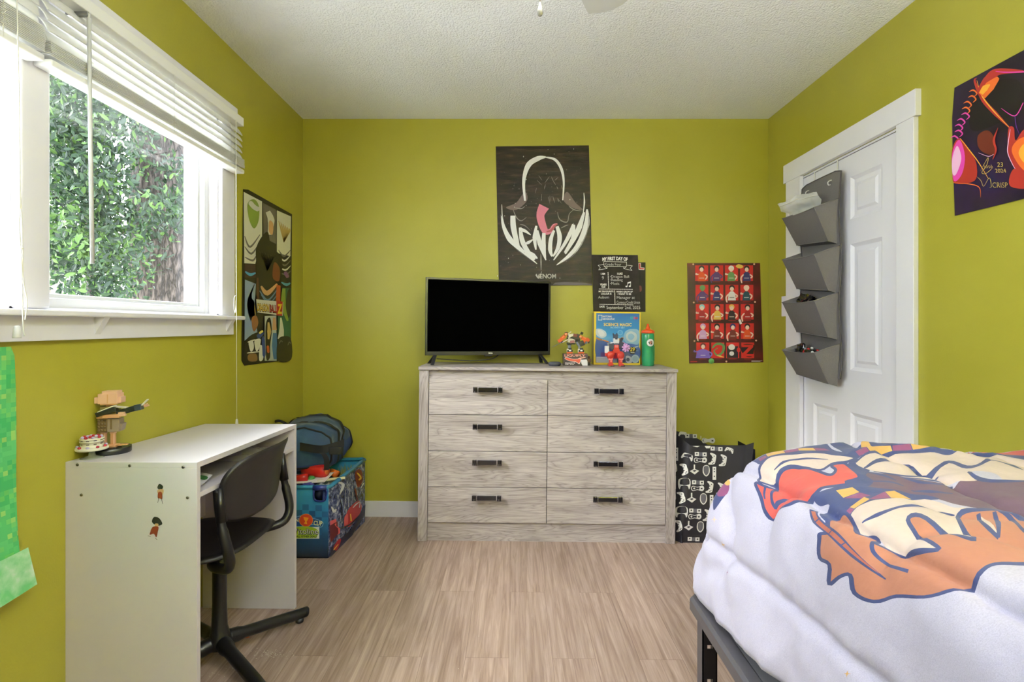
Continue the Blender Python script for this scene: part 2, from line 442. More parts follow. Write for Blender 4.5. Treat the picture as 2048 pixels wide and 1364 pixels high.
# ---------------------------------------------------------------- door
d = thing('door_1', (XR, (DY0+DY1)/2, FZ(XR)), kind='structure')
XD = XR+.004                                     # face of the slab
zb = FZ(XR)+.012
slabs = (2.080, 2.783, zb, 1.937)
mb = MB()
cols = [(2.186, 2.392), (2.487, 2.687)]; rows = [(.20, .755), (.948, 1.527), (1.640, 1.835)]
ys = [slabs[0]]+[v for c_ in cols for v in c_]+[slabs[1]]; zs = [slabs[2]]+[v for c_ in rows for v in c_]+[slabs[3]]
def quadr(x, a, b, c_, e): return [V((x, a, c_)), V((x, b, c_)), V((x, b, e)), V((x, a, e))]
for i in range(len(ys)-1):
    for j in range(len(zs)-1):
        a, b, c_, e = ys[i], ys[i+1], zs[j], zs[j+1]
        if i % 2 == 1 and j % 2 == 1:            # moulded panel
            rings = [(0, 0), (.010, .006), (.016, .009), (.034, .008), (.046, .0025)]
            pr = None
            for ins, dep in rings:
                q = quadr(XD+dep, a+ins, b-ins, c_+ins, e-ins)
                if pr:
                    for k in range(4): mb.add([pr[k], pr[(k+1) % 4], q[(k+1) % 4], q[k]], [(0, 1, 2, 3)])
                pr = q
            mb.add(pr, [(0, 1, 2, 3)])
        else: mb.add(quadr(XD, a, b, c_, e), [(0, 1, 2, 3)])
mb.box(XD+.010, XD+.040, slabs[0], slabs[1], slabs[2], slabs[3])
a, b, c_, e = slabs
mb.add([(XD, a, c_), (XD, a, e), (XD+.04, a, e), (XD+.04, a, c_)], [(0, 1, 2, 3)]); mb.add([(XD, b, c_), (XD, b, e), (XD+.04, b, e), (XD+.04, b, c_)], [(0, 1, 2, 3)])
mb.build('door_panel', DOORP, d, weld=True)
for zc in (1.745, 1.003):
    mb = MB()
    for k in range(5): mb.cyl((XR-.006, 2.078, zc-.047+k*.019), (XR-.006, 2.078, zc-.047+k*.019+.0178), .0065, seg=12)
    mb.ball((XR-.006, 2.078, zc-.049), .005); mb.ball((XR-.006, 2.078, zc+.049), .005)
    mb.box(XR-.001, XR+.004, 2.078, 2.090, zc-.046, zc+.046, .001)
    mb.build('hinge', STEEL, d)
mb = MB()                                        # scrolled lever handle
hz, hy = .945, 2.735
mb.lathe([(.026, 0), (.027, .004), (.022, .010), (.010, .014), (.008, .035)], seg=20, T=Matrix.Translation((XD, hy, hz)) @ Matrix.Rotation(-PI/2, 4, 'Y'))
mb.tube(spline([(XD-.045, hy+.004, hz), (XD-.058, hy-.012, hz+.004), (XD-.060, hy-.04, hz+.007), (XD-.058, hy-.070, hz-.008), (XD-.056, hy-.098, hz-.010), (XD-.055, hy-.112, hz+.004), (XD-.055, hy-.104, hz+.016), (XD-.055, hy-.094, hz+.010)], 5), [.008]*8+[.0065]*28, 10)
mb.cyl((XD-.03, hy, hz), (XD-.052, hy, hz), .010, .009)
mb.build('door_handle', mat('nickel', rgb(190, 184, 174), .22, 1.0), d)
mb = MB(); c = .020
mb.box(XR-c, XR, 1.984, DY0+.004, FZ(XR), 1.952, .002); mb.box(XR-c, XR, DY1-.006, 2.914, FZ(XR), 1.952, .002)
mb.box(XR-c, XR, DY1-.018, DY1-.006, FZ(XR), 1.952, .001)
struct(mb, 'trim_5', TRIM)
mb = MB(); mb.box(XR-c-.004, XR, 1.970, 2.934, 1.950, 2.052, .002); struct(mb, 'trim_6', TRIM)
mb = MB(); mb.box(XR, XR+.06, DY0, DY0+.008, FZ(XR), DZ1); mb.box(XR, XR+.06, DY1-.007, DY1, FZ(XR), DZ1); mb.box(XR, XR+.06, DY0, DY1, DZ1-.009, DZ1)
struct(mb, 'trim_7', TRIM)

# ================================================================ DAYLIGHT
wd = bpy.data.worlds.new('world'); SC.world = wd; wd.use_nodes = True
bg = wd.node_tree.nodes['Background']; bg.inputs['Color'].default_value = (.82, .91, 1.0, 1); bg.inputs['Strength'].default_value = WORLD
def light(name, typ, loc, rot=(0, 0, 0), **kw):
    l = bpy.data.lights.new(name, typ); o = bpy.data.objects.new(name, l); COL.objects.link(o); o.location = loc; o.rotation_euler = rot
    for k, v in kw.items(): setattr(l, k, v)
    return o
def portal(name, loc, rot, sx, sy):
    o = light(name, 'AREA', loc, rot, shape='RECTANGLE', size=sx, size_y=sy); o.data.cycles.is_portal = True
portal('window_portal', (XL-.13, (WY2+WY3)/2, (WZ0+WZ1)/2), (0, R(-90), 0), WZ1-WZ0, WY3-WY2)
portal('window_portal', (XL-.13, (WY0+WY1)/2, (WZ0+WZ1)/2), (0, R(-90), 0), WZ1-WZ0, WY1-WY0)
portal('window_portal', ((RX0+RX1)/2, YR-.13, (RZ0+RZ1)/2), (R(90), 0, 0), RX1-RX0, RZ1-RZ0)
sd = V((.66, .30, -.56)).normalized()
o = light('soft_daylight', 'SUN', (-4, -1, 5), energy=SUN, angle=R(42), color=(1, .97, .92))
o.rotation_mode = 'QUATERNION'; o.rotation_quaternion = sd.to_track_quat('-Z', 'Y')
SC.view_settings.view_transform = 'Standard'; SC.view_settings.look = 'None'; SC.view_settings.gamma = 1; SC.view_settings.exposure = EXPO
SC.cycles.use_denoising = True
SC.cycles.max_bounces = 8; SC.cycles.diffuse_bounces = 5; SC.cycles.transparent_max_bounces = 12; SC.cycles.caustics_reflective = False; SC.cycles.caustics_refractive = False
SC.cycles.sample_clamp_indirect = 6

# ================================================================ CEILING FAN (mostly above the frame)
FANW = mat('fan_white', rgb(206, 206, 204), .45)
fc = V((.06, 1.10, ZC))
fan = thing('ceiling_fan', fc, 'white ceiling fan with pull chain, one blade tip reaching into the top of the view', 'ceiling fan')
mb = MB(); mb.lathe([(.07, 0), (.07, -.03), (.02, -.06), (.016, -.14), (.06, -.15), (.10, -.18), (.11, -.24), (.09, -.28), (.05, -.30)], fc, 28); mb.build('fan_motor', FANW, fan)
bd = V((.31, 1.67, 0))-V((fc.x, fc.y, 0)); ba = math.atan2(bd.y, bd.x)
for k in range(4):
    mb = MB(); a = ba+k*PI/2
    T = Matrix.Translation((fc.x, fc.y, ZC-.235)) @ Matrix.Rotation(a, 4, 'Z') @ Matrix.Rotation(R(-9), 4, 'X')
    ol = spline([(.17, -.045), (.35, -.06), (.58, -.068), (.622, -.050), (.632, 0), (.612, .052), (.58, .066), (.35, .06), (.17, .045)], 4, True)
    mb.prism(ol, lambda u, v, h: V((u, v, h)), .006, T=T)
    mb.box(.08, .20, -.012, .012, -.006, 0, .002, T=T)
    mb.build('fan_blade', FANW, fan)
lampm = NT('lamp_glass'); lampm.b.inputs['Base Color'].default_value = (1, .98, .95, 1); lampm.b.inputs['Emission Color'].default_value = (.90, .95, 1, 1); lampm.b.inputs['Emission Strength'].default_value = LAMP
mb = MB(); mb.lathe([(.05, -.30), (.12, -.31), (.135, -.34), (.11, -.38), (.05, -.405), (0, -.41)], fc, 32); mb.build('lamp_shade', lampm.m, fan)
mb = MB(); e = P(1080, 20, 1.10)
mb.tube([(e.x, 1.10, ZC-.39), (e.x, 1.10, e.z+.012)], .0012, 6); mb.lathe([(.0015, .016), (.003, .010), (.0055, 0), (.0065, -.006), (.004, -.012), (0, -.013)], e, 14)
mb.build('pull_chain', mat('chain_grey', rgb(150, 146, 138), .5), fan)

# unseen uplighter added behind the camera to brighten the ceiling and room
lc = V((1.20, -.82, FZ(1.20))); fl_ = thing('fill_uplighter', lc, 'unseen fill uplighter added behind the camera to brighten the ceiling', 'added fill lamp')
mb = MB(); mb.lathe([(.13, 0), (.135, .008), (.12, .02), (.02, .03), (.012, .04)], lc, 28); mb.build('fill_lamp_base', STEEL, fl_)
mb = MB(); mb.cyl(lc+V((0, 0, .03)), lc+V((0, 0, 1.66)), .011, seg=12); mb.build('fill_lamp_pole', STEEL, fl_)
mb = MB(); mb.lathe([(.012, 1.64), (.06, 1.66), (.13, 1.71), (.155, 1.76), (.150, 1.76), (.125, 1.715), (.06, 1.67), (0, 1.665)], lc, 32); mb.build('lamp_shade', STEEL, fl_)
upm = NT('fill_uplight_bulb'); upm.b.inputs['Base Color'].default_value = (1, 1, 1, 1); upm.b.inputs['Emission Color'].default_value = (.88, .93, 1, 1); upm.b.inputs['Emission Strength'].default_value = UPL
mb = MB(); mb.lathe([(.05, 1.70), (.09, 1.712), (.10, 1.722), (.08, 1.73), (0, 1.735)], lc, 28); mb.build('fill_bulb', upm.m, fl_)
# ================================================================ DRESSER
w = NT('grey_oak_laminate')
def oak(w, vertical=False, tint=1.0):
    tc = w.n('ShaderNodeTexCoord'); oi = w.n('ShaderNodeObjectInfo')
    rnd = w.n('ShaderNodeVectorMath', _operation='SCALE'); rnd.inputs['Scale'].default_value = 9.0
    cx = w.n('ShaderNodeCombineXYZ'); w.l(oi.outputs['Random'], cx.inputs['X']); w.l(oi.outputs['Random'], cx.inputs['Z']); w.l(cx.outputs[0], rnd.inputs[0])
    mp = w.n('ShaderNodeMapping'); mp.inputs['Scale'].default_value = (6, 6, .8) if vertical else (.8, 6, 7)
    w.l(tc.outputs['Object'], mp.inputs['Vector'])
    ad = w.n('ShaderNodeVectorMath', _operation='ADD'); w.l(mp.outputs['Vector'], ad.inputs[0]); w.l(rnd.outputs[0], ad.inputs[1])
    wv = w.n('ShaderNodeTexNoise', Scale=1.6, Detail=3.0, Distortion=1.2); w.l(ad.outputs[0], wv.inputs['Vector'])
    lines = w.math('FRACT', w.math('MULTIPLY', wv.outputs['Fac'], 14.0))
    lr = w.ramp(lines, [(0, rgb(148, 139, 138)), (.12, rgb(168, 158, 157)), (.5, rgb(184, 175, 174)), (.9, rgb(172, 163, 162)), (1, rgb(152, 143, 142))])
    mp2 = w.n('ShaderNodeMapping'); mp2.inputs['Scale'].default_value = (70, 70, 3) if vertical else (3.5, 70, 85)
    w.l(tc.outputs['Object'], mp2.inputs['Vector'])
    fn = w.n('ShaderNodeTexNoise', Scale=2.0, Detail=7.0, Roughness=.7); w.l(mp2.outputs['Vector'], fn.inputs['Vector'])
    fr = w.ramp(fn.outputs['Fac'], [(.28, (.58, .56, .56, 1)), (.5, (.95, .95, .95, 1)), (.72, (1.12, 1.11, 1.10, 1))])
    bn = w.n('ShaderNodeTexNoise', Scale=1.3, Detail=4.0); w.l(ad.outputs[0], bn.inputs['Vector'])
    bc = w.ramp(bn.outputs['Fac'], [(.32, (.74*tint, .72*tint, .72*tint, 1)), (.55, (1.0*tint, 1.0*tint, 1.0*tint, 1))])
    c = w.mul(w.mul(lr, fr), bc); w.l(c, w.b.inputs['Base Color'])
    w.b.inputs['Roughness'].default_value = .5; w.b.inputs['Specular IOR Level'].default_value = .4
    bp = w.n('ShaderNodeBump', Strength=.3, Distance=.0012); w.l(fn.outputs['Fac'], bp.inputs['Height']); w.l(bp.outputs['Normal'], w.b.inputs['Normal'])
oak(w); OAKH = w.m
w = NT('grey_oak_laminate_upright'); oak(w, True); OAKV = w.m
SHADOWGAP = mat('drawer_gap_black', rgb(20, 17, 16), .9)
HBLK = mat('handle_gloss_black', rgb(22, 21, 28), .18, .2, coat=.5)
CHROME = mat('chrome', rgb(200, 200, 205), .18, 1.0)
DX, DYF = -.513, 2.790
DM = Matrix.Translation((DX, DYF, FZ(DX))) @ Matrix.Rotation(.011, 4, 'Y')
dr = thing('dresser', None, 'wide grey oak dresser with eight drawers and black bar handles', 'dresser', M=DM)
DW, DD, DH = 1.383, .345, .938
mb = MB(T=DM); st = .051
mb.box(0, st, 0, DD, 0, DH-.017, .0015); mb.build('side_panel', OAKV, dr); mb = MB(T=DM); mb.box(DW-st, DW, 0, DD, 0, DH-.017, .0015); mb.build('side_panel', OAKV, dr)
mb = MB(T=DM); mb.box(-.003, DW+.003, -.012, DD+.004, DH-.017, DH, .002); mb.build('dresser_top', OAKH, dr)
mb = MB(T=DM); mb.box(st, DW-st, .016, .030, .868, DH-.017); mb.build('top_rail', OAKH, dr)
mb = MB(T=DM); mb.box(st, DW-st, .012, .028, 0, .098); mb.build('plinth', OAKH, dr)
mb = MB(T=DM); mb.box(st, DW-st, .022, DD, .03, .88); mb.build('carcass', SHADOWGAP, dr)
zr = [(.6815, .8735), (.486, .6785), (.2935, .483), (.1015, .2905)]
hz = [.819, .622, .432, .243]
for r_, (za, zb_) in enumerate(zr):
    for c_, (xa, xb, hx) in enumerate(((.0535, .6895, .370), (.6925, 1.3295, 1.0147))):
        mb = MB(T=DM); mb.box(xa, xb, .003, .021, za, zb_, .0012)
        dw = mb.build('drawer', OAKH, dr)
        mb = MB(T=DM); z = hz[r_]; y = -.028; hw = .0785
        mb.box(hx-hw+.028, hx+hw-.028, y, y+.008, z-.0125, z+.0125, .002, m=0)
        for sx in (-1, 1):
            for k in range(3):
                a = hx+sx*(hw-.004-k*.008)
                mb.box(a-.0034, a+.0034, y-.003, y+.012, z-.0145, z+.0145, .001, m=0)
                mb.box(a-.0028, a+.0028, y-.0034, y+.011, z+.0140, z+.0152, .0003, m=1)
            a = hx+sx*(hw-.012)
            mb.box(a-.006, a+.006, y+.008, .003, z-.008, z+.008, .001, m=0)
        mb.build('drawer_handle', [HBLK, CHROME], dw)
def ZT(x): return FZ(DX)+DH-.011*(x-DX)

# ================================================================ TELEVISION
PL = mat('black_plastic', rgb(18, 18, 19), .35)
PLM = mat('matte_black_plastic', rgb(26, 26, 28), .55)
SCRN = mat('dark_screen', rgb(2, 2, 2), .35, spec=.0)
a0 = V((-.4857, 2.87)); a1 = V((.219, 3.08)); TA = math.atan2(a1.y-a0.y, a1.x-a0.x); TW = (a1-a0).length
TM = Matrix.Translation((a0.x, a0.y, ZT(a0.x))) @ Matrix.Rotation(TA, 4, 'Z') @ Matrix.Rotation(.011, 4, 'Y')
tv = thing('television', None, 'black flat television with a dark screen on splayed feet, on the dresser', 'television', M=TM)
z0, z1 = .054, .488
mb = MB(T=TM); b = .012
mb.box(0, TW, 0, .018, z1-b, z1, .0015); mb.box(0, b, 0, .018, z0, z1, .0015); mb.box(TW-b, TW, 0, .018, z0, z1, .0015); mb.box(0, TW, 0, .018, z0, z0+.022, .0015)
mb.box(.004, TW-.004, .010, .030, z0+.003, z1-.003); mb.box(.10, TW-.10, .028, .060, z0+.01, z0+.25, .01)
mb.box(TW/2-.03, TW/2+.015, .0, .012, z0-.007, z0+.002, .002)
bez = mb.build('bezel', PL, tv)
mb = MB(T=TM); mb.box(b-.001, TW-b+.001, .003, .011, z0+.021, z1-b+.001); mb.build('screen', SCRN, tv)
s = Sheet(lambda u, v, h: TM @ V((u, -h, v))); s.text('RCA', TW/2+.005, z0+.0075, .012, WHITE, bold=.03, align='c'); s.build('brand_badge', bez)
for xx in (.055, TW-.055):
    mb = MB(T=TM); sg = 1 if xx > .3 else -1
    for yy in (-.062, .045 if xx > .3 else .075):
        p, q = V((xx+sg*-.004, .016, z0+.004)), V((xx+sg*.022, yy+.016, .004))
        d_ = (q-p); n_ = V((1, 0, 0))*.009; n2 = V((0, 1, 0))*.006
        mb.hexa([q-n_-n2, q+n_-n2, q+n_+n2, q-n_+n2, p-n_-n2, p+n_-n2, p+n_+n2, p-n_+n2])
    mb.build('foot', PLM, tv)
mb = MB()
cp = [P(873, 717.5, 2.93), P(895, 719, 2.95), P(920, 720.5, 2.97), P(945, 721.5, 2.98), P(965, 720, 2.99), P(985, 717, 3.0), P(997, 710, 3.02)]
mb.tube(spline([tuple(p) for p in cp], 6), .0028, 8)
mb.build('power_cord', PL, tv)

# ================================================================ SMALL THINGS ON THE DRESSER
c = V((.2345, 2.93, 0)); c.z = ZT(c.x)
mb = MB(); mb.lathe([(.029, 0), (.034, .004), (.036, .011), (.034, .019), (.028, .0225), (0, .0235)], c, 32)
tag(mb.build('smart_speaker', mat('speaker_fabric', rgb(66, 68, 78), .85, bump=.4, bscale=900)), 'small round dark grey puck speaker between the television and the toy box', 'speaker')

# box of the flying toy
bx0, bx1 = .2868, .4255; by = 2.955; bz = ZT(.35); bh = .0685
bt = thing('toy_box', ((bx0+bx1)/2, by, bz), 'small dark toy box with a red rocket picture under the orange robot', 'box')
CARD = mat('carton_dark', rgb(60, 48, 48), .5)
mb = MB(); mb.box(bx0, bx1, by, by+.055, bz, bz+bh, .001); mb.build('carton', CARD, bt)
def bmap(cx, cy): return (bx0+(cx-385)/(1020-385)*(bx1-bx0), bz+(1180-cy)/(1180-838)*bh)
s = Sheet(lambda u, v, h: V((u, by-h, v)), bmap)
OR1 = ink('rocket_orange', 214, 92, 66); WH = ink('white_warm', 240, 232, 226)
s.rect(388, 838, 1018, 858, ink('carton_rim', 120, 84, 74))
s.text('LIQUIFLY', 410, 915, 78, ink('logo_glow', 255, 205, 190), bold=.03, flipv=True, width=550)
s.text('LIQUIFLY', 414, 912, 76, ink('logo_orange', 206, 84, 56), bold=-.005, flipv=True, width=545)
s.blob([(420, 960), (470, 940), (640, 985), (830, 980), (835, 1040), (800, 1130), (770, 1120), (700, 1075), (560, 1050), (440, 1000)], WH)
s.blob([(428, 965), (475, 950), (640, 994), (820, 990), (822, 1040), (795, 1118), (770, 1108), (705, 1065), (565, 1042), (445, 998)], OR1)
s.blob([(760, 975), (820, 950), (950, 930), (960, 950), (860, 975), (790, 990)], ink('peach', 232, 180, 160))
s.poly([(835, 1010), (985, 1000), (1010, 1060), (1012, 1175), (880, 1175), (850, 1110)], ink('white_panel', 226, 222, 226))
s.text('SHOOTS', 425, 1115, 38, WH, bold=.03, flipv=True, width=260); s.text('UP TO', 425, 1150, 34, WH, bold=.03, flipv=True, width=230)
s.build('box_print', bt)

# transforming robot toy on the box
TORG = mat('toy_orange', rgb(214, 92, 38), .35); TBLK = mat('toy_black', rgb(24, 24, 26), .35); TGRY = mat('toy_grey', rgb(120, 124, 138), .35, .3)
TCRM = mat('toy_cream', rgb(216, 206, 186), .4); TPNK = mat('toy_mauve', rgb(150, 96, 100), .4); TMRN = mat('toy_maroon', rgb(96, 34, 34), .4); TWHT = mat('toy_white', rgb(232, 230, 232), .35)
TRED = mat('toy_red', rgb(196, 56, 44), .3); TVIO = mat('toy_violet', rgb(214, 160, 214), .35); TNAV = mat('toy_navy', rgb(48, 50, 78), .35)
k_ = .0002095; ry = by+.022; rz0 = bz+bh
def q(cx, cy, dy=0): return V((.3545+(cx-700)*k_, ry+dy, rz0+(853-cy)*k_))
def blk(mb, cx, cy, w_, h_, d_=.018, dy=0, rot=0, m=0, bev=.0012):
    T = Matrix.Translation(q(cx, cy, dy)) @ Matrix.Rotation(R(rot), 4, 'Y'); a, b_ = w_*k_/2, h_*k_/2
    mb.box(-a, a, -d_/2, d_/2, -b_, b_, bev, m=m, T=T)
rb = thing('toy_robot', (.3545, ry, rz0), 'orange, black and cream toy robot with a grey sword, standing on the small box', 'toy robot')
mb = MB()
blk(mb, 660, 400, 330, 120, .024, m=0); blk(mb, 590, 355, 150, 70, .030, rot=-8, m=1); blk(mb, 700, 360, 110, 90, .032, rot=12, m=3)
blk(mb, 600, 500, 190, 110, .028, rot=8, m=1); blk(mb, 620, 530, 120, 70, .034, rot=-6, m=2); blk(mb, 760, 470, 150, 130, .02, m=0); blk(mb, 790, 350, 100, 60, .02, rot=15, m=0)
blk(mb, 560, 400, 120, 26, .036, rot=-30, m=1); blk(mb, 650, 450, 160, 18, .036, rot=20, m=0); blk(mb, 520, 440, 90, 60, .02, rot=-20, m=0)
blk(mb, 530, 580, 110, 50, .026, rot=10, m=0); blk(mb, 650, 585, 120, 40, .022, m=0)
mb.build('torso', [TBLK, TCRM, TPNK, TMRN], rb)
mb = MB(); blk(mb, 888, 300, 70, 70, .016, rot=25, m=0); mb.build('shoulder_pod', TBLK, rb); mb = MB(); blk(mb, 460, 285, 80, 34, .014, rot=-15, m=0); blk(mb, 540, 300, 150, 24, .01, rot=-38, m=1); mb.build('shoulder_pod', [TBLK, TCRM], rb)
for sgn, pts in ((-1, [(455, 330), (370, 420), (285, 500)]), (1, [(850, 395), (950, 450), (1050, 480)])):
    mb = MB()
    a = q(*pts[0], -.008); mb.tube([a+V((0, -.008, 0)), a+V((0, .012, 0))], .0092, 16, m=1); mb.tube([a+V((0, -.0095, 0)), a+V((0, -.008, 0))], .0065, 14, m=2)
    ang = -sgn*-1*0
    blk(mb, *pts[1], 150, 95, .018, rot=(-42 if sgn < 0 else 22), m=0); blk(mb, pts[1][0]+8, pts[1][1]-25, 90, 40, .024, rot=(-42 if sgn < 0 else 22), m=1)
    blk(mb, *pts[2], 100, 90, .016, rot=(-30 if sgn < 0 else 40), m=0)
    if sgn < 0: blk(mb, 340, 530, 70, 60, .014, rot=30, m=3); blk(mb, 300, 545, 50, 50, .014, m=4)
    else: blk(mb, 1000, 560, 70, 70, .014, rot=20, m=4); blk(mb, 960, 530, 70, 90, .014, rot=-10, m=0); blk(mb, 1075, 540, 40, 70, .012, m=3)
    mb.build('arm', [TORG, mat('toy_light_orange', rgb(232, 130, 70), .35), mat('toy_peach', rgb(240, 168, 120), .35), TBLK, TGRY], rb)
mb = MB()
a, b_ = q(300, 560, -.012), q(60, 685, -.016); mb.tube([a, (a+b_)/2, b_], [.0024, .002, .0006], 6, m=0); blk(mb, 440, 500, 210, 22, .006, dy=-.018, rot=-28, m=1)
mb.build('sword', [mat('toy_steel', rgb(130, 138, 132), .3, .6), TCRM], rb)
for L in ((550, 660, 555, 790), (800, 640, 880, 790)):
    mb = MB()
    if L[0] < 700:
        blk(mb, 548, 650, 80, 120, .016, rot=5, m=0); blk(mb, 548, 600, 110, 50, .02, m=1)
    else:
        blk(mb, 775, 590, 60, 130, .014, rot=-32, m=0); blk(mb, 822, 670, 56, 130, .014, rot=5, m=0); blk(mb, 885, 580, 130, 130, .024, rot=-25, m=1)
    x = 560 if L[0] < 700 else 870
    blk(mb, x, 730, 90, 60, .02, m=1); blk(mb, x, 790, 150, 70, .024, rot=0, m=1); blk(mb, x-55 if x < 700 else x-65, 780, 50, 110, .022, m=2); blk(mb, x-10, 830, 150, 40, .036, dy=-.004, m=3); blk(mb, x+60, 815, 40, 60, .02, m=2); blk(mb, x, 770, 60, 40, .03, m=4)
    mb.build('leg', [TGRY, TBLK, TCRM, TORG, TWHT], rb)

# little brown figure beside the box
fx, fy = .436, 2.99; fz = ZT(fx)
fg = thing('toy_figure', (fx, fy, fz), 'tiny dark brown toy figure between the small box and the blue kit box', 'toy figure')
BRN = mat('toy_brown', rgb(82, 46, 30), .5)
mb = MB(); mb.box(fx-.010, fx+.010, fy-.008, fy+.008, fz+.018, fz+.040, .003); mb.ball((fx, fy, fz+.047), .008); mb.box(fx-.013, fx-.010, fy-.005, fy+.005, fz+.020, fz+.038, .001); mb.box(fx+.010, fx+.013, fy-.005, fy+.005, fz+.020, fz+.038, .001)
mb.build('body', BRN, fg)
for sx in (-1, 1):
    mb = MB(); mb.box(fx+sx*.005-.004, fx+sx*.005+.004, fy-.008, fy+.006, fz, fz+.019, .001); mb.build('leg', mat('toy_dark', rgb(30, 22, 22), .5), fg)

# science kit box
nx0, nx1, nyf = .4705, .7445, 3.035; nz = ZT(.6); nz1 = 1.2315
NM = Matrix.Translation((nx0, nyf, ZT(nx0)+.001)) @ Matrix.Rotation(.011, 4, 'Y') @ Matrix.Rotation(R(1.5), 4, 'Z')
nw, nh, nd = nx1-nx0, nz1-ZT(nx0)+.002, .062
nk = thing('activity_kit_box', None, 'blue and yellow science kit box standing upright on the dresser', 'box', M=NM)
YEL = ink('yellow_border', 238, 206, 58)
mb = MB(T=NM); mb.box(0, nw, 0, nd, 0, nh, .0012); mb.build('carton', YEL, nk)
w = NT('kit_picture_sky'); tc = w.n('ShaderNodeTexCoord'); sp = w.n('ShaderNodeSeparateXYZ'); w.l(tc.outputs['Object'], sp.inputs[0])
fac = w.math('DIVIDE', sp.outputs['Z'], nh); nn = w.n('ShaderNodeTexNoise', Scale=14.0, Detail=5.0); w.l(tc.outputs['Object'], nn.inputs['Vector'])
f2 = w.math('ADD', fac, w.math('MULTIPLY', w.math('SUBTRACT', nn.outputs['Fac'], .5), .12))
w.l(w.ramp(f2, [(0, rgb(34, 52, 96)), (.25, rgb(62, 96, 160)), (.5, rgb(96, 160, 206)), (.62, rgb(44, 136, 202)), (1, rgb(24, 92, 170))]), w.b.inputs['Base Color']); w.b.inputs['Roughness'].default_value = .3
SKYP = w.m
def nmap(cx, cy): return ((cx-775)/(1622-775)*nw, (1045-cy)/(1045-125)*nh)
s = Sheet(lambda u, v, h: NM @ V((u, -h, v)), nmap)
s.rect(812, 150, 1598, 1008, SKYP)
GL1 = ink('glass_pale', 196, 204, 208); GL2 = ink('glass_blue', 140, 178, 206); BRZ = ink('tool_brown', 166, 112, 58); GRY = ink('kit_grey', 186, 188, 196); DKR = ink('kit_red', 176, 26, 54); PRP = ink('kit_purple', 90, 62, 120); NVY = ink('kit_navy', 36, 44, 74); LIL = ink('lilac', 226, 160, 222)
s.blob([(815, 430), (900, 425), (985, 470), (1000, 540), (940, 580), (880, 570), (815, 520)], GL1); s.blob([(840, 450), (900, 445), (960, 490), (960, 540), (890, 550)], ink('glass_white', 222, 222, 220))
s.blob([(1320, 520), (1360, 450), (1460, 420), (1590, 450), (1595, 660), (1500, 690), (1380, 670), (1320, 600)], GL2); s.blob([(1360, 510), (1440, 460), (1540, 500), (1550, 600), (1460, 650), (1370, 600)], GL1); s.blob([(1400, 520), (1460, 500), (1510, 550), (1460, 610), (1400, 590)], GL2)
s.disc(1250, 485, 48, ink('mist_blue', 120, 180, 220), 45); s.disc(1250, 485, 34, ink('mist_blue2', 70, 150, 212), 32)
s.blob([(820, 600), (1000, 640), (1300, 660), (1590, 720), (1590, 960), (1350, 1000), (1000, 960), (820, 900)], ink('fabric_blue', 64, 92, 156)); s.stroke([(1180, 650), (1300, 690), (1450, 740), (1590, 720)], 14, GL1); s.stroke([(1200, 700), (1340, 760), (1590, 800)], 10, GL2)
s.stroke([(1225, 615), (1260, 600), (1310, 575)], 44, BRZ); s.stroke([(815, 575), (860, 600), (925, 615)], 30, BRZ); s.stroke([(1310, 740), (1350, 735)], 30, BRZ)
s.rect(900, 830, 1295, 935, DKR); s.rect(900, 830, 1060, 935, PRP)
s.blob([(1300, 780), (1400, 830), (1480, 900), (1440, 1000), (1340, 1005), (1290, 930)], ink('slate', 92, 102, 140))
s.blob([(1355, 900), (1410, 885), (1470, 930), (1460, 1000), (1380, 1005)], GRY); s.disc(1395, 950, 32, NVY)
s.poly([(1400, 775), (1440, 732), (1510, 732), (1552, 775), (1510, 855), (1440, 855)], ink('badge_black', 28, 26, 24))
s.text('29', 1432, 802, 92, ink('badge_yellow', 236, 208, 52), bold=.02, flipv=True, width=84); s.text('TRICKS', 1440, 835, 22, WHITE, bold=.03, flipv=True, width=74)
s.rect(820, 905, 1050, 1005, GRY); s.rect(1200, 940, 1350, 1005, NVY); s.rect(1060, 945, 1195, 1005, ink('kit_mid', 120, 122, 134))
for k in range(4): s.rect(835, 930+k*18, 1035, 936+k*18, ink('kit_textline', 150, 152, 160), lift=False)
for v in (845, 910): s.rect(v, 182, v+8, 275, WHITE)
s.rect(845, 182, 918, 192, WHITE); s.rect(845, 266, 918, 276, WHITE)
s.text('NATIONAL', 928, 222, 44, WHITE, bold=.02, flipv=True, width=172); s.text('GEOGRAPHIC', 928, 268, 44, WHITE, bold=.02, flipv=True, width=220)
s.text('SCIENCE MAGIC', 948, 372, 74, ink('title_cream', 246, 214, 120), bold=.025, flipv=True, width=505)
s.text('ACTIVITY SET', 1068, 410, 36, ink('subtitle', 170, 220, 240), bold=.02, flipv=True, width=262)
s.text('ST', 1428, 250, 60, ink('stem_teal', 70, 190, 170), bold=.02, flipv=True, width=54); s.text('E', 1488, 250, 60, ink('stem_pink', 226, 120, 150), bold=.02, flipv=True, width=26); s.text('M', 1518, 250, 60, ink('stem_red', 206, 60, 70), bold=.02, flipv=True, width=42)
s.disc(1525, 935, 72, ink('disc_pale', 168, 186, 206), 72, 24); s.disc(1525, 935, 50, ink('disc_pale2', 148, 170, 196), 50, 24)
s.build('box_print', nk)
s = Sheet(lambda u, v, h: NM @ V((-h, nd-u, v)), lambda u, v: (u*nd, v*nh)); s.rect(.06, .02, .94, .98, ink('side_grey', 150, 140, 110)); s.build('side_print', nk)

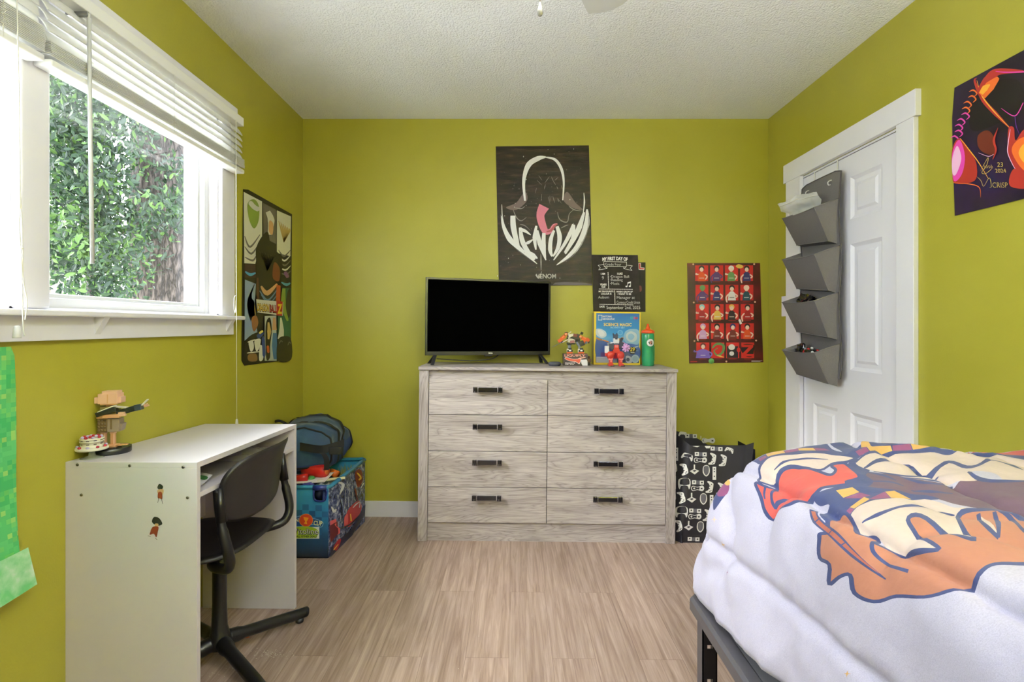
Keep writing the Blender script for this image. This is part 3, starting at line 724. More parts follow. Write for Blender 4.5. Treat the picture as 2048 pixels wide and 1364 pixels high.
# red and violet robot standing in front of the kit box
k2 = .000318; r2x, r2y = .584, 2.955; r2z = ZT(r2x)
r2 = thing('toy_robot', (r2x, r2y, r2z), 'red toy robot with white head and pink flower shield, in front of the kit box', 'toy robot')
def q2(cx, cy, dy=0): return V((r2x+(cx-1050)*k2, r2y+dy, r2z+(1045-cy)*k2))
def blk2(mb, cx, cy, w_, h_, d_=.02, dy=0, rot=0, m=0, bev=.0015):
    T = Matrix.Translation(q2(cx, cy, dy)) @ Matrix.Rotation(R(rot), 4, 'Y'); a, b_ = w_*k2/2, h_*k2/2
    mb.box(-a, a, -d_/2, d_/2, -b_, b_, bev, m=m, T=T)
mb = MB(); blk2(mb, 1055, 705, 90, 90, .03, m=0); blk2(mb, 1055, 685, 60, 50, .036, m=1); blk2(mb, 975, 690, 90, 110, .024, rot=-12, m=2); blk2(mb, 1140, 680, 80, 130, .022, rot=14, m=2); blk2(mb, 1055, 775, 120, 60, .028, m=0); blk2(mb, 1150, 600, 40, 120, .012, dy=.01, rot=20, m=2); blk2(mb, 975, 640, 60, 50, .022, rot=20, m=3); mb.build('torso', [TRED, mat('toy_salmon', rgb(226, 124, 120), .35), TNAV, TWHT], r2)
mb = MB(); blk2(mb, 1052, 590, 96, 90, .03, dy=-.004, m=0); blk2(mb, 1045, 510, 76, 70, .026, m=1); blk2(mb, 1010, 480, 18, 50, .01, rot=-20, m=1); blk2(mb, 1062, 490, 20, 70, .012, rot=12, m=1); blk2(mb, 1048, 545, 40, 40, .036, dy=-.004, m=1); blk2(mb, 1050, 632, 50, 30, .034, dy=-.002, m=2); mb.build('head', [TWHT, TNAV, TGRY], r2)
mb = MB(); blk2(mb, 890, 745, 70, 125, .022, m=0); blk2(mb, 925, 660, 50, 60, .018, rot=-20, m=1); blk2(mb, 880, 830, 46, 70, .018, m=2); blk2(mb, 862, 592, 120, 22, .006, dy=-.01, rot=18, m=3); mb.build('arm', [TWHT, TGRY, TRED, mat('toy_amber', rgb(184, 108, 46), .35)], r2)
mb = MB()
for k in range(8):
    T = Matrix.Translation(q2(1225, 715, -.012)) @ Matrix.Rotation(k*PI/4+.2, 4, 'Y'); mb.box(-.005, .005, -.004, .004, .002, .024, .003, T=T)
mb.tube([q2(1225, 715, -.02), q2(1225, 715, 0)], .008, 14); blk2(mb, 1190, 640, 60, 40, .016, rot=30); blk2(mb, 1300, 730, 26, 50, .016, m=1); mb.build('shield', [TVIO, TNAV], r2)
for sx, cx in ((-1, 945), (1, 1130)):
    mb = MB()
    a, b_ = q2(1050+sx*35, 800), q2(cx, 845, -.012); mb.tube([a, b_], [.013, .019], 12, m=0); mb.ball(q2(cx, 850, -.012), (.022, .017, .024), m=0)
    blk2(mb, cx+4, 905, 74, 50, .03, dy=-.008, m=1); blk2(mb, cx+sx*-6+6, 965, 60, 110, .024, dy=-.004, m=0); blk2(mb, cx+10, 940, 30, 60, .032, dy=-.006, m=1); blk2(mb, cx+6, 1018, 84, 44, .040, dy=-.010, m=0); blk2(mb, cx+26, 1035, 70, 18, .046, dy=-.010, m=2)
    mb.build('leg', [TRED, mat('toy_salmon', rgb(226, 124, 120), .35), TBLK], r2)

# sports bottle
cx_ = .7835; cy_ = 3.02; cz = ZT(cx_)
bo = thing('water_bottle', (cx_, cy_, cz), 'green squeeze bottle with an orange cap, right of the blue kit box', 'bottle')
w = NT('bottle_green'); w.b.inputs['Base Color'].default_value = rgb(38, 142, 94); w.b.inputs['Roughness'].default_value = .25; w.b.inputs['Subsurface Weight'].default_value = .0; w.b.inputs['Coat Weight'].default_value = .4
mb = MB(); mb.lathe([(.032, 0), (.0355, .004), (.036, .04), (.0345, .075), (.0345, .11), (.036, .135), (.036, .175), (.0345, .186), (.030, .190)], (cx_, cy_, cz), 32); bod = mb.build('bottle_body', w.m, bo)
mb = MB(); c_ = (cx_, cy_, cz); mb.lathe([(.034, .188), (.0365, .190), (.0365, .200), (.034, .205), (.020, .210), (.012, .214), (.011, .226), (.007, .229), (.0065, .242), (0, .244)], c_, 28)
for k in range(24):
    a = 2*PI*k/24; mb.box(-.001, .001, .0355, .0375, .191, .200, T=Matrix.Translation(c_) @ Matrix.Rotation(a, 4, 'Z'))
mb.build('bottle_cap', mat('cap_orange', rgb(226, 86, 36), .35), bo)
def cylmap(u, v, h): # wrap round bottle front
    a = u/.036; r = .0362+h; return V((cx_+r*math.sin(a), cy_-r*math.cos(a), cz+v))
s = Sheet(cylmap); s.dh = .0003
def ring(u, v, r, m, n=28):
    s.lift(); vs = [(u, v)]+[(u+r*math.cos(2*PI*k/n), v+r*math.sin(2*PI*k/n)) for k in range(n)]
    s.mb.add([s.fn(a, b, s.h) for a, b in vs], [(0, 1+k, 1+(k+1) % n) for k in range(n)], s.mi(m), False)
ring(.006, .135, .0225, BLACK); ring(.006, .135, .0215, WHITE)
s.text('G', .006, .1245, .028, BLACK, bold=.04, align='c'); s.poly([(.005, .146), (.012, .137), (.008, .136), (.011, .126), (.002, .135), (.006, .137)], ink('bolt_orange', 224, 90, 36))
s.build('label', bo)
mb = MB(); mb.box(.0335, .0375, -.006, .006, .03, .115, .001, T=Matrix.Translation(c_) @ Matrix.Rotation(R(-8), 4, 'Z')); mb.build('grip_strip', w.m, bo)
# ================================================================ POSTERS
def backmap(ox, oy, sc, Y=YB):
    def f(cx, cy):
        p = P(ox+cx/sc, oy+cy/sc, Y); return (p.x, p.z)
    return f
def backfn(Y): return lambda u, v, h: V((u, Y-h, v))
def paper(name, parent, outline, fn, mp, mat_, th=.0008):
    mb = MB(); mb.prism([mp(*p) for p in outline], lambda u, v, h: fn(u, v, h), th); return mb.build(name, mat_, parent)
rnd = random.Random(3)
# --- dark poster with brush lettering
w = NT('glossy_dark_print'); tc = w.n('ShaderNodeTexCoord'); mp_ = w.n('ShaderNodeMapping'); mp_.inputs['Scale'].default_value = (3, 1, 16); w.l(tc.outputs['Object'], mp_.inputs['Vector'])
n1 = w.n('ShaderNodeTexNoise', Scale=2.4, Detail=6.0, Roughness=.6); w.l(mp_.outputs['Vector'], n1.inputs['Vector'])
w.l(w.ramp(n1.outputs['Fac'], [(.35, rgb(20, 15, 14)), (.55, rgb(40, 31, 27)), (.75, rgb(78, 60, 48))]), w.b.inputs['Base Color']); w.b.inputs['Roughness'].default_value = .45; w.b.inputs['Specular IOR Level'].default_value = .2
bpn = w.n('ShaderNodeBump', Strength=.5, Distance=.004); w.l(n1.outputs['Fac'], bpn.inputs['Height']); w.l(bpn.outputs['Normal'], w.b.inputs['Normal'])
DARKP = w.m
po = thing('wall_poster', P(1086, 571, YB), 'large dark poster with white brush lettering and a pink ribbon, above the television', 'poster')
mp_v = backmap(960, 270, 4.1346, YB-.001); fn = backfn(YB-.0015)
paper('paper', po, [(130, 95), (620, 90), (900, 86), (918, 700), (928, 1243), (590, 1245), (400, 1246), (156, 1248)], fn, mp_v, DARKP, .0012)
s = Sheet(fn, mp_v); s.h = .0014
PW = ink('poster_white', 226, 224, 222); PG = ink('poster_grey', 120, 112, 112); PK = ink('poster_pink', 206, 110, 136); PR = ink('poster_rose', 160, 62, 66); PM = ink('poster_mist', 92, 74, 76)
s.blob([(215, 600), (300, 560), (370, 470), (390, 540), (300, 620)], PM); s.blob([(690, 540), (720, 470), (790, 560), (850, 620), (760, 600)], PM)
s.stroke([(372, 545), (362, 380), (400, 250), (480, 195), (545, 183)], [14, 26, 44, 40, 10], PW); s.stroke([(540, 184), (620, 205), (672, 280), (692, 390), (684, 540)], [8, 22, 24, 16, 8], PW)
for k in range(16):
    x, y = 400+rnd.random()*280, 330+rnd.random()*200; s.stroke([(x, y), (x+rnd.uniform(-40, 40), y+rnd.uniform(20, 60))], [1, 5, 1] if k % 2 else [2, 3, 1], PG, 2, lift=False)
s.stroke([(530, 590), (500, 660), (515, 740), (545, 800), (585, 790), (610, 750), (640, 735)], [90, 66, 62, 50, 34, 26, 8], PK); s.stroke([(550, 800), (590, 788), (615, 752), (640, 738)], [10, 20, 16, 6], PR)
for pts in ([(275, 620), (300, 680), (340, 710), (385, 680)], [(330, 740), (370, 750), (415, 790)], [(640, 640), (660, 700), (720, 720), (740, 650), (790, 610)], [(670, 770), (710, 750), (730, 745)], [(280, 600), (340, 610), (372, 590)], [(735, 590), (780, 620), (840, 630)]): s.stroke(pts, [3, 9, 6, 2], PG)
ST = lambda pts, w_: s.stroke(pts, w_, PW, 5)
for dx in (-9, 10): s.stroke([(178+dx, 660), (200+dx, 780), (255+dx, 880), (330+dx, 960), (470, 1068)], [2, 4, 4, 4, 1], PG)
ST([(180, 670), (196, 760), (245, 860), (312, 925), (385, 990), (472, 1066)], [8, 28, 44, 36, 22, 4]); ST([(180, 575), (184, 690)], [3, 8])
ST([(272, 668), (276, 760), (300, 870), (332, 960)], [40, 46, 40, 8])
ST([(332, 766), (348, 870), (392, 960), (452, 1032)], [22, 40, 38, 24]); ST([(336, 782), (375, 796), (420, 828)], [30, 24, 6]); ST([(362, 905), (400, 890), (436, 866)], [10, 26, 8]); ST([(400, 965), (440, 990), (474, 1022)], [12, 26, 10])
ST([(466, 752), (452, 850), (462, 950)], [16, 36, 10]); ST([(470, 790), (496, 900), (545, 1036)], [24, 40, 8]); ST([(528, 812), (526, 920), (542, 1030)], [28, 36, 8])
ST([(612, 790), (586, 860), (580, 950), (596, 1005)], [18, 32, 34, 14]); ST([(636, 756), (658, 840), (645, 930), (604, 1005)], [26, 38, 32, 10])
ST([(772, 740), (742, 820), (690, 915), (608, 1036)], [22, 34, 26, 8]); ST([(776, 745), (768, 850), (700, 975)], [20, 30, 18]); ST([(860, 640), (822, 760), (776, 860), (704, 985)], [16, 44, 34, 12])
ST([(884, 616), (880, 740), (820, 900), (735, 1000), (632, 1076)], [14, 46, 46, 30, 4]); ST([(858, 480), (862, 560), (852, 650)], [4, 12, 6])
for dx in (12, 22): s.stroke([(890+dx*.3, 660), (885+dx*.3, 780), (830+dx*.6, 900), (740+dx, 1005), (632, 1080)], [2, 4, 4, 3, 1], PG)
s.stroke([(503, 985), (505, 1118)], 5, PW, 2)
s.text('VENOM', 545, 1186, 52, ink('poster_silver', 176, 170, 166), bold=.02, align='c', flipv=True, width=166); s.stroke([(463, 1155), (485, 1186), (510, 1128)], [10, 9, 2], ink('poster_silver', 176, 170, 166), 2)
s.lift()
for k in range(90):
    x, y = 140+rnd.random()*770, 110+rnd.random()*1120; r_ = .6+rnd.random()*2.0
    s.disc(x, y, r_, PG if k % 3 else PW, r_*(1+rnd.random()*2), 5, lift=False)
s.poly([(600, 1240), (620, 1222), (700, 1216), (860, 1222), (926, 1236), (926, 1243)], ink('poster_violet', 60, 48, 66))
s.build('print', po)

# --- poster hidden behind the chalkboard
po = thing('wall_poster', P(1283, 622, YB), 'narrow dark poster strip with a red letter, mostly behind the chalkboard', 'poster')
mp_c = backmap(1170, 500, 9.743, YB-.004); fn = backfn(YB-.0015)
paper('paper', po, [(300, 235), (1180, 240), (1180, 1205), (300, 1200)], fn, mp_c, mat('dark_poster', rgb(16, 12, 13), .45, spec=.15), .0012)
s = Sheet(fn, mp_c); s.h = .0014
s.poly([(1042, 255), (1088, 255), (1090, 340), (1158, 345), (1155, 388), (1045, 382)], WHITE); s.poly([(1050, 263), (1080, 263), (1082, 348), (1150, 353), (1147, 380), (1053, 374)], RED)
s.blob([(1060, 700), (1100, 710), (1105, 790), (1065, 810)], ink('deep_red', 90, 22, 22)); s.build('print', po)
# --- chalkboard
w = NT('chalkboard_black'); tc = w.n('ShaderNodeTexCoord'); n1 = w.n('ShaderNodeTexNoise', Scale=22.0, Detail=5.0); w.l(tc.outputs['Object'], n1.inputs['Vector'])
w.l(w.ramp(n1.outputs['Fac'], [(.3, rgb(30, 25, 25)), (.7, rgb(46, 40, 40))]), w.b.inputs['Base Color']); w.b.inputs['Roughness'].default_value = .6; w.b.inputs['Specular IOR Level'].default_value = .15
cb_ = thing('chalkboard_sign', P(1233, 623, YB-.01), 'black chalkboard sign about a first school day above the blue kit box', 'sign')
fn = backfn(YB-.006); mp_c = backmap(1170, 500, 9.743, YB-.012)
paper('board', cb_, [(135, 90), (1030, 98), (1088, 1200), (165, 1194)], fn, mp_c, w.m, .005)
s = Sheet(fn, mp_c); s.h = .0053; CH1 = ink('chalk_white', 236, 234, 232); CH2 = ink('chalk_hand', 206, 204, 204)
arch = lambda X, Y: (X, Y-.0011*X*X*.0+(-.00035*X*X))
s.text('MY FIRST DAY OF', 585, 196, 92, CH1, bold=.035, align='c', flipv=True, sx=.68, warp=lambda X, Y: (X, Y-.00030*X*X))
W5 = 7
for pts in ([(365, 225), (812, 235)], [(812, 235), (806, 326)], [(372, 318), (806, 326)], [(365, 225), (372, 318)], [(365, 280), (255, 298)], [(255, 298), (300, 345)], [(300, 345), (265, 388)], [(265, 388), (430, 360)], [(430, 360), (432, 325)], [(372, 318), (430, 360)],
            [(812, 295), (925, 308)], [(925, 308), (880, 355)], [(880, 355), (918, 400)], [(918, 400), (755, 362)], [(755, 362), (752, 326)], [(806, 326), (755, 362)]): s.stroke(pts, W5, CH1, 1, taper=False, lift=False)
s.text('Grade Four', 398, 304, 74, CH2, bold=-.008, flipv=True, width=310, shear=-.1)
s.text('I AM', 350, 482, 52, CH1, bold=.03, align='c', flipv=True, width=80); s.text('9', 330, 575, 92, CH2, bold=-.01, flipv=True)
s.text('YEARS', 355, 690, 52, CH1, bold=.03, align='c', flipv=True, width=130); s.text('OLD', 360, 735, 50, CH1, bold=.03, align='c', flipv=True, width=76)
s.text('I LIKE', 680, 480, 52, CH1, bold=.03, align='c', flipv=True, width=105)
for t, y, wd_ in (('Dragon Ball', 542, 345), ('Reading', 605, 220), ('Music', 676, 155)):
    s.text(t, 515, y, 74, CH2, bold=-.006, flipv=True, width=wd_, shear=-.1); s.disc(494, y-22, 7, CH2, 5)
s.disc(808, 710, 20, CH1, 15); s.disc(872, 706, 20, CH1, 15); s.stroke([(824, 705), (832, 632)], 8, CH1, 1, taper=False); s.stroke([(888, 700), (890, 620)], 8, CH1, 1, taper=False); s.poly([(826, 632), (893, 612), (893, 638), (826, 660)], CH1)
s.lift()
def dots(a, b, n):
    for k in range(n):
        t = k/(n-1); s.disc(a[0]+(b[0]-a[0])*t, a[1]+(b[1]-a[1])*t, 9, CH1, 8, 8, lift=False)
dots((448, 440), (460, 740), 15); dots((280, 760), (920, 768), 32); dots((577, 795), (583, 1045), 13); dots((290, 1058), (930, 1070), 32)
s.text('MY FAVOURITE', 410, 822, 44, CH1, bold=.03, align='c', flipv=True, width=290); s.text('COLOUR IS', 412, 868, 44, CH1, bold=.03, align='c', flipv=True, width=205)
s.text('WHEN I GROW UP', 768, 828, 44, CH1, bold=.03, align='c', flipv=True, width=320); s.text('I WANT TO BE', 768, 874, 44, CH1, bold=.03, align='c', flipv=True, width=260)
s.text('Auburn', 256, 945, 74, CH2, bold=-.004, flipv=True, width=210); s.text('Manager at', 618, 955, 80, CH2, bold=-.004, flipv=True, width=350); s.text('Conexus Credit Union', 616, 1046, 80, CH2, bold=-.004, flipv=True, width=452)
s.text('DATE', 282, 1120, 50, CH1, bold=.035, flipv=True, width=98); s.text('September 2nd, 2025', 420, 1152, 92, CH2, bold=-.002, flipv=True, width=655, shear=-.08)
s.build('chalk_writing', cb_)

# --- red poster of figures
po = thing('wall_poster', P(1452, 725, YB), 'dark red poster with a grid of small figures, right of the dresser', 'poster')
w = NT('maroon_print'); tc = w.n('ShaderNodeTexCoord'); n1 = w.n('ShaderNodeTexNoise', Scale=6.0, Detail=3.0); w.l(tc.outputs['Object'], n1.inputs['Vector'])
w.l(w.ramp(n1.outputs['Fac'], [(.38, rgb(42, 12, 10)), (.55, rgb(72, 16, 18)), (.68, rgb(104, 20, 28))]), w.b.inputs['Base Color']); w.b.inputs['Roughness'].default_value = .38
fn = backfn(YB-.0015); mp_r = backmap(1350, 500, 5.457, YB-.002)
paper('paper', po, [(132, 143), (928, 143), (940, 600), (964, 1225), (600, 1232), (155, 1238), (142, 700)], fn, mp_r, w.m, .0012)
s = Sheet(fn, mp_r); s.h = .0014
CR = ink('cell_red', 196, 36, 34); SK = ink('skin', 236, 208, 188); HB = ink('hair_black', 20, 18, 22)
C = {'o': ink('c_orange', 214, 84, 36), 'n': ink('c_navy', 44, 46, 104), 'g': ink('c_green', 96, 140, 80), 'p': ink('c_purple', 78, 50, 110), 'w': ink('c_white', 226, 222, 218), 't': ink('c_teal', 34, 74, 84), 'y': ink('c_yellow', 220, 184, 84), 'b': ink('c_black', 30, 24, 30), 'r': ink('c_crimson', 150, 24, 30), 'v': ink('c_violet', 122, 98, 190), 'l': ink('c_lilac', 204, 160, 200), 'm': ink('c_maroon', 104, 40, 36), 'a': ink('c_aqua', 140, 200, 196)}
rows5 = ['oowb', 'pnwt', 'ryvr', 'wmmr', 'vgbb']; fig = [['o', 'p', 'g', 'n'], ['p', 'n', 'w', 't'], ['r', 'y', 'b', 'r'], ['l', 'm', 'm', 'o'], ['v', 'g', 'b', 'z']]
hair = [['b', 'b', 'w', 'b'], ['g', 'b', 'b', 's'], ['a', 'b', 'y', 'b'], ['l', 'b', 'n', 'b'], ['m', 'g', 'w', 'z']]
x0s = [220, 383, 546, 710]; y0s = [168, 380, 590, 800, 1010]
L1 = s.h
for j in range(5):
    for i in range(4):
        x = x0s[i]+j*3; y = y0s[j]; s.h = L1; s.rect(x, y, x+141, y+170, CR)
        s.h = L1+.0003
        cx0 = x+70+rnd.uniform(-6, 6); f = fig[j][i]; hc = hair[j][i]
        if f == 'z':
            s.blob([(x+6, y+40), (x+50, y+15), (x+140, y+30), (x+138, y+90), (x+120, y+150), (x+60, y+155), (x+5, y+100)], BLACK)
            s.poly([(x+8, y+25), (x+130, y+25), (x+130, y+50), (x+55, y+125), (x+135, y+125), (x+135, y+150), (x+5, y+150), (x+5, y+128), (x+82, y+50), (x+8, y+50)], CR); continue
        if j == 4 and i == 1:                       # green swirl
            s.stroke([(x+10, y+60), (x+60, y+15), (x+130, y+30), (x+125, y+100), (x+70, y+140), (x+30, y+95), (x+70, y+60)], [14, 24, 28, 26, 20, 14, 6], C['g'], 6); s.stroke([(x+60, y+140), (x+140, y+160)], 16, C['y'], 2); continue
        if j == 4 and i == 2:
            s.rect(x+8, y+40, x+130, y+168, C['b']); s.disc(cx0-8, y+50, 36, C['w'], 32); s.disc(cx0-8, y+120, 26, C['w'], 24); s.disc(x+135, y+80, 20, CR, 26); continue
        wd_ = 44 if f != 'v' else 80
        s.poly([(cx0-wd_, y+170), (cx0-wd_*.8, y+92), (cx0-16, y+72), (cx0+16, y+72), (cx0+wd_*.8, y+92), (cx0+wd_, y+170)], C[f])
        sgn = -1 if (i+j) % 2 else 1
        s.stroke([(cx0-wd_*.72, y+98), (cx0-wd_-18, y+118-sgn*20), (cx0-wd_-8, y+140-sgn*55)], 15, SK if f not in 'vp' else C[f], 4); s.stroke([(cx0+wd_*.72, y+98), (cx0+wd_+16, y+122), (cx0+wd_-4, y+148+sgn*8)], 15, SK if f not in 'vp' else C[f], 4)
        s.rect(cx0-26, y+136, cx0+26, y+142, C['w'] if f != 'w' else C['b'])
        hm = SK if hc == 's' else (C[hc] if hc != 'b' else HB)
        s.disc(cx0, y+32, 31, hm, 30, 14); s.disc(cx0, y+46, 21, SK if hc != 'g' else C['g'], 24, 14)
    for i in range(4): s.h = L1+.0003; s.rect(x0s[i]+j*3+30, y0s[j]+176, x0s[i]+j*3+112, y0s[j]+182, C['r'])
s.h = L1+.0016; s.blob([(662, 180), (690, 155), (735, 170), (740, 190), (700, 202)], C['y'])
s.rect(832, 1207, 950, 1211, WHITE); s.rect(832, 1215, 930, 1218, WHITE); s.rect(165, 1216, 240, 1222, CR)
s.build('print', po)
for (x, y) in ((197, 157), (862, 155), (203, 573), (871, 568), (210, 993), (883, 988), (558, 1217)):
    p = mp_r(x, y); mb = MB(); mb.ball((p[0], YB-.005, p[1]), (.0055, .004, .0055), 12, 8)
    o = mb.build('push_pin', mat('pin_cream', rgb(222, 176, 150), .35)); tag(o, 'small cream push pin holding the dark red figure poster to the wall', 'push pin', 'push pins in the red poster')
p = mp_r(395, 1212); mb = MB(); mb.lathe([(.015, 0), (.0165, .002), (.016, .005), (0, .0065)], seg=24, T=Matrix.Translation((p[0], YB-.0026, p[1])) @ Matrix.Rotation(PI/2, 4, 'X'))
tag(mb.build('badge', mat('badge_green', rgb(96, 164, 92), .35)), 'round green badge stuck at the bottom edge of the dark red poster', 'badge')
p = mp_r(707, 778); mb = MB(); mb.box(-.007, .007, -.003, 0, -.018, .010, .002, T=Matrix.Translation((p[0], YB-.0035, p[1])) @ Matrix.Rotation(R(-20), 4, 'Y')); mb.box(-.003, .003, -.003, 0, .010, .016, .001, T=Matrix.Translation((p[0], YB-.0035, p[1])) @ Matrix.Rotation(R(-20), 4, 'Y'))
tag(mb.build('sticker', WHITE), 'small white bottle-shaped sticker on the dark red poster', 'sticker')

# --- tall comic poster on the left wall
def leftmap(ox, oy, sc):
    def f(cx, cy):
        px, py = ox+cx/sc, oy+cy/sc; Y = -XL*F/(VX-px); return (Y, CH-(py-VY)*Y/F)
    return f
fnl = lambda u, v, h: V((XL+.002+h, u, v))
po = thing('wall_poster', (XL, 2.71, .95), 'tall comic style poster in a black border on the wall beside the window', 'poster')
mp_l = leftmap(460, 340, 3.25)
BK = ink('poster_black', 20, 16, 14)
paper('paper', po, [(82, 125), (115, 128), (400, 288), (392, 1232), (90, 1272), (72, 1240), (76, 700)], fnl, mp_l, BK, .0012)
s = Sheet(fnl, mp_l); s.h = .0014
IV = ink('ivory', 214, 212, 190); PG_ = ink('poster_grey2', 104, 98, 92); LG = ink('leaf_green', 128, 150, 62); OG = ink('comic_orange', 176, 78, 36); SB = ink('steel_blue', 90, 120, 150); SK2 = ink('tan', 196, 150, 104); GD = ink('gold', 196, 166, 96); DG = ink('deep_green', 40, 92, 62); BL = ink('royal_blue', 40, 66, 128); WHp = ink('fold_white', 206, 204, 192)
s.poly([(84, 142), (204, 205), (204, 435), (160, 610), (88, 606)], IV); s.poly([(210, 214), (294, 258), (294, 480), (214, 440)], PG_); s.poly([(300, 262), (392, 302), (388, 560), (300, 540)], IV)
for k in range(6): s.stroke([(217+k*13, 222+k*6), (219+k*13, 430+k*4)], 2.5, BK, 1, lift=False)
for k in range(5): s.stroke([(90, 430+k*34), (125+k*4, 500+k*22), (190-k*6, 420+k*34)], [4, 14, 4], WHp if k % 2 else PG_)
s.blob([(108, 220), (150, 190), (182, 235), (180, 330), (150, 380), (118, 320)], LG); s.stroke([(120, 205), (150, 240), (185, 260)], 30, WHp)
s.stroke([(240, 270), (262, 330), (250, 420)], [30, 44, 20], WHp); s.blob([(250, 330), (275, 350), (270, 420), (248, 400)], SK2)
for k in range(6): s.stroke([(310+k*14, 330+k*10), (330+k*10, 400), (345, 470)], [3, 12, 4], GD, lift=False)
for k in range(5): s.stroke([(310, 520+k*36), (345+k*3, 560+k*30), (388, 520+k*34)], [3, 12, 3], WHp if k % 2 else PG_, lift=False)
s.poly([(88, 612), (160, 618), (162, 700), (88, 700)], ink('plum', 58, 36, 40)); s.stroke([(92, 660), (125, 680), (160, 668)], [8, 20, 8], ink('sky', 70, 140, 180)); s.stroke([(328, 730), (360, 745), (386, 735)], [6, 20, 8], ink('sky', 70, 140, 180))
s.stroke([(350, 660), (372, 700)], 24, ink('mauve', 120, 70, 120))
s.blob([(165, 500), (235, 400), (262, 500), (330, 570), (325, 720), (300, 860), (170, 840), (166, 640)], BK)
for k in range(6): s.stroke([(180+k*20, 520+k*8), (215+k*10, 590), (235, 660)], [2, 7, 2], PG_, lift=False)
s.stroke([(195, 755), (235, 800), (300, 740)], [10, 34, 10], SK2); s.stroke([(185, 785), (240, 845), (305, 770)], [5, 12, 5], SB); s.stroke([(195, 810), (245, 868), (300, 810)], [5, 10, 5], SB)
s.poly([(296, 745), (322, 752), (320, 860), (290, 865)], OG); s.poly([(166, 700), (178, 700), (182, 850), (166, 840)], ink('brown_red', 84, 46, 34)); s.blob([(280, 600), (316, 640), (312, 720), (270, 700)], ink('rust', 112, 56, 34))
s.poly([(88, 712), (160, 740), (150, 900), (170, 1060), (120, 1080), (86, 1110)], ink('pale_blue', 130, 148, 170))
for k in range(5): s.stroke([(150-k*9, 745+k*22), (110+k*8, 860), (125+k*8, 980)], [4, 16, 5], GD if k % 2 == 0 else IV, lift=False)
s.blob([(135, 960), (165, 950), (175, 1000), (150, 1050), (135, 1020)], ink('sienna', 140, 90, 54)); s.blob([(100, 1100), (200, 1050), (215, 1120), (210, 1240), (95, 1240)], BK)
s.stroke([(105, 1120), (150, 1105), (190, 1110)], 8, IV); s.blob([(112, 1120), (140, 1110), (145, 1160), (125, 1180)], WHp); s.blob([(150, 1110), (190, 1100), (180, 1160), (160, 1175)], IV); s.stroke([(100, 1190), (140, 1185), (190, 1180)], 6, IV); s.blob([(110, 1200), (160, 1195), (165, 1240), (112, 1240)], ink('bronze', 120, 90, 50)); s.blob([(185, 1140), (208, 1160), (205, 1230), (180, 1235)], IV); s.stroke([(170, 1090), (205, 1050)], 30, BL); s.stroke([(180, 1062), (205, 1045)], 14, ink('epaulette', 206, 190, 90))
s.poly([(216, 950), (292, 946), (294, 1240), (216, 1240)], ink('panel_pale', 172, 178, 170))
s.blob([(222, 1010), (250, 960), (262, 1040), (252, 1140), (250, 1220), (225, 1220)], BK); s.stroke([(240, 990), (245, 1050), (240, 1100)], [10, 26, 10], GD); s.stroke([(278, 960), (280, 1040)], [16, 30], SK2); s.stroke([(282, 1060), (280, 1140), (284, 1230)], [24, 34, 20], ink('denim', 60, 104, 150)); s.stroke([(235, 1140), (240, 1190)], 16, OG); s.stroke([(205, 1080), (212, 1220)], 20, BL)
s.poly([(330, 765), (390, 770), (388, 1000), (384, 1100), (300, 1110), (300, 950), (328, 940)], DG); s.stroke([(340, 770), (338, 880), (365, 980)], [20, 34, 12], LG); s.blob([(365, 790), (385, 780), (384, 920), (370, 960), (352, 880)], BK); s.stroke([(320, 960), (325, 1040), (318, 1100)], [8, 30, 40], IV); s.blob([(300, 1110), (340, 1080), (386, 1100), (388, 1230), (300, 1238)], BK)
s.stroke([(308, 1130), (320, 1110), (332, 1118)], 6, PG_); s.stroke([(365, 1140), (375, 1118), (384, 1130)], 6, PG_)
s.poly([(158, 840), (335, 858), (332, 948), (290, 942), (165, 925)], WHp)
s.poly([(290, 848), (332, 856), (328, 948), (290, 944)], RED)
s.text('DRAGON', 162, 915, 68, ink('logo_edge', 34, 16, 10), bold=.07, flipv=True, width=80, rot=R(5)); s.text('DRAGON', 163, 913, 66, ink('logo_yellow', 224, 186, 40), bold=.01, flipv=True, width=77, rot=R(5))
s.text('BALL', 244, 924, 66, ink('logo_edge', 34, 16, 10), bold=.07, flipv=True, width=46, rot=R(4)); s.text('BALL', 245, 922, 64, ink('logo_red', 176, 34, 34), bold=.01, flipv=True, width=44, rot=R(4)); s.text('Z', 296, 932, 84, ink('logo_yellow', 224, 186, 40), bold=.05, flipv=True, width=32)
s.build('print', po)

# --- neon poster on the right wall
def rightmap(ox, oy, sc):
    def f(cx, cy):
        px, py = ox+cx/sc, oy+cy/sc; Y = XR*F/(px-VX); return (Y, CH-(py-VY)*Y/F)
    return f
fnr = lambda u, v, h: V((XR-.002-h, u, v))
po = thing('wall_poster', (XR, 1.52, 1.53), 'dark purple poster with glowing orange and pink brush sweeps on the right wall', 'poster')
w = NT('night_purple_print'); tc = w.n('ShaderNodeTexCoord'); n1 = w.n('ShaderNodeTexNoise', Scale=5.0, Detail=5.0); w.l(tc.outputs['Object'], n1.inputs['Vector'])
w.l(w.ramp(n1.outputs['Fac'], [(.35, rgb(20, 14, 22)), (.6, rgb(44, 26, 62)), (.75, rgb(30, 34, 76))]), w.b.inputs['Base Color']); w.b.inputs['Roughness'].default_value = .3
mp_n = rightmap(1860, 80, 3.59); mp_w = lambda u, v: (u, v)
pl = [mp_n(182, 343), mp_n(165, 560), mp_n(168, 780), mp_n(184, 1262)]
mb = MB(); mb.prism([*pl, (1.22, 1.536), (1.22, 1.988)], lambda u, v, h: fnr(u, v, h), .0012); mb.build('paper', w.m, po)
s = Sheet(fnr, mp_n); s.h = .0014
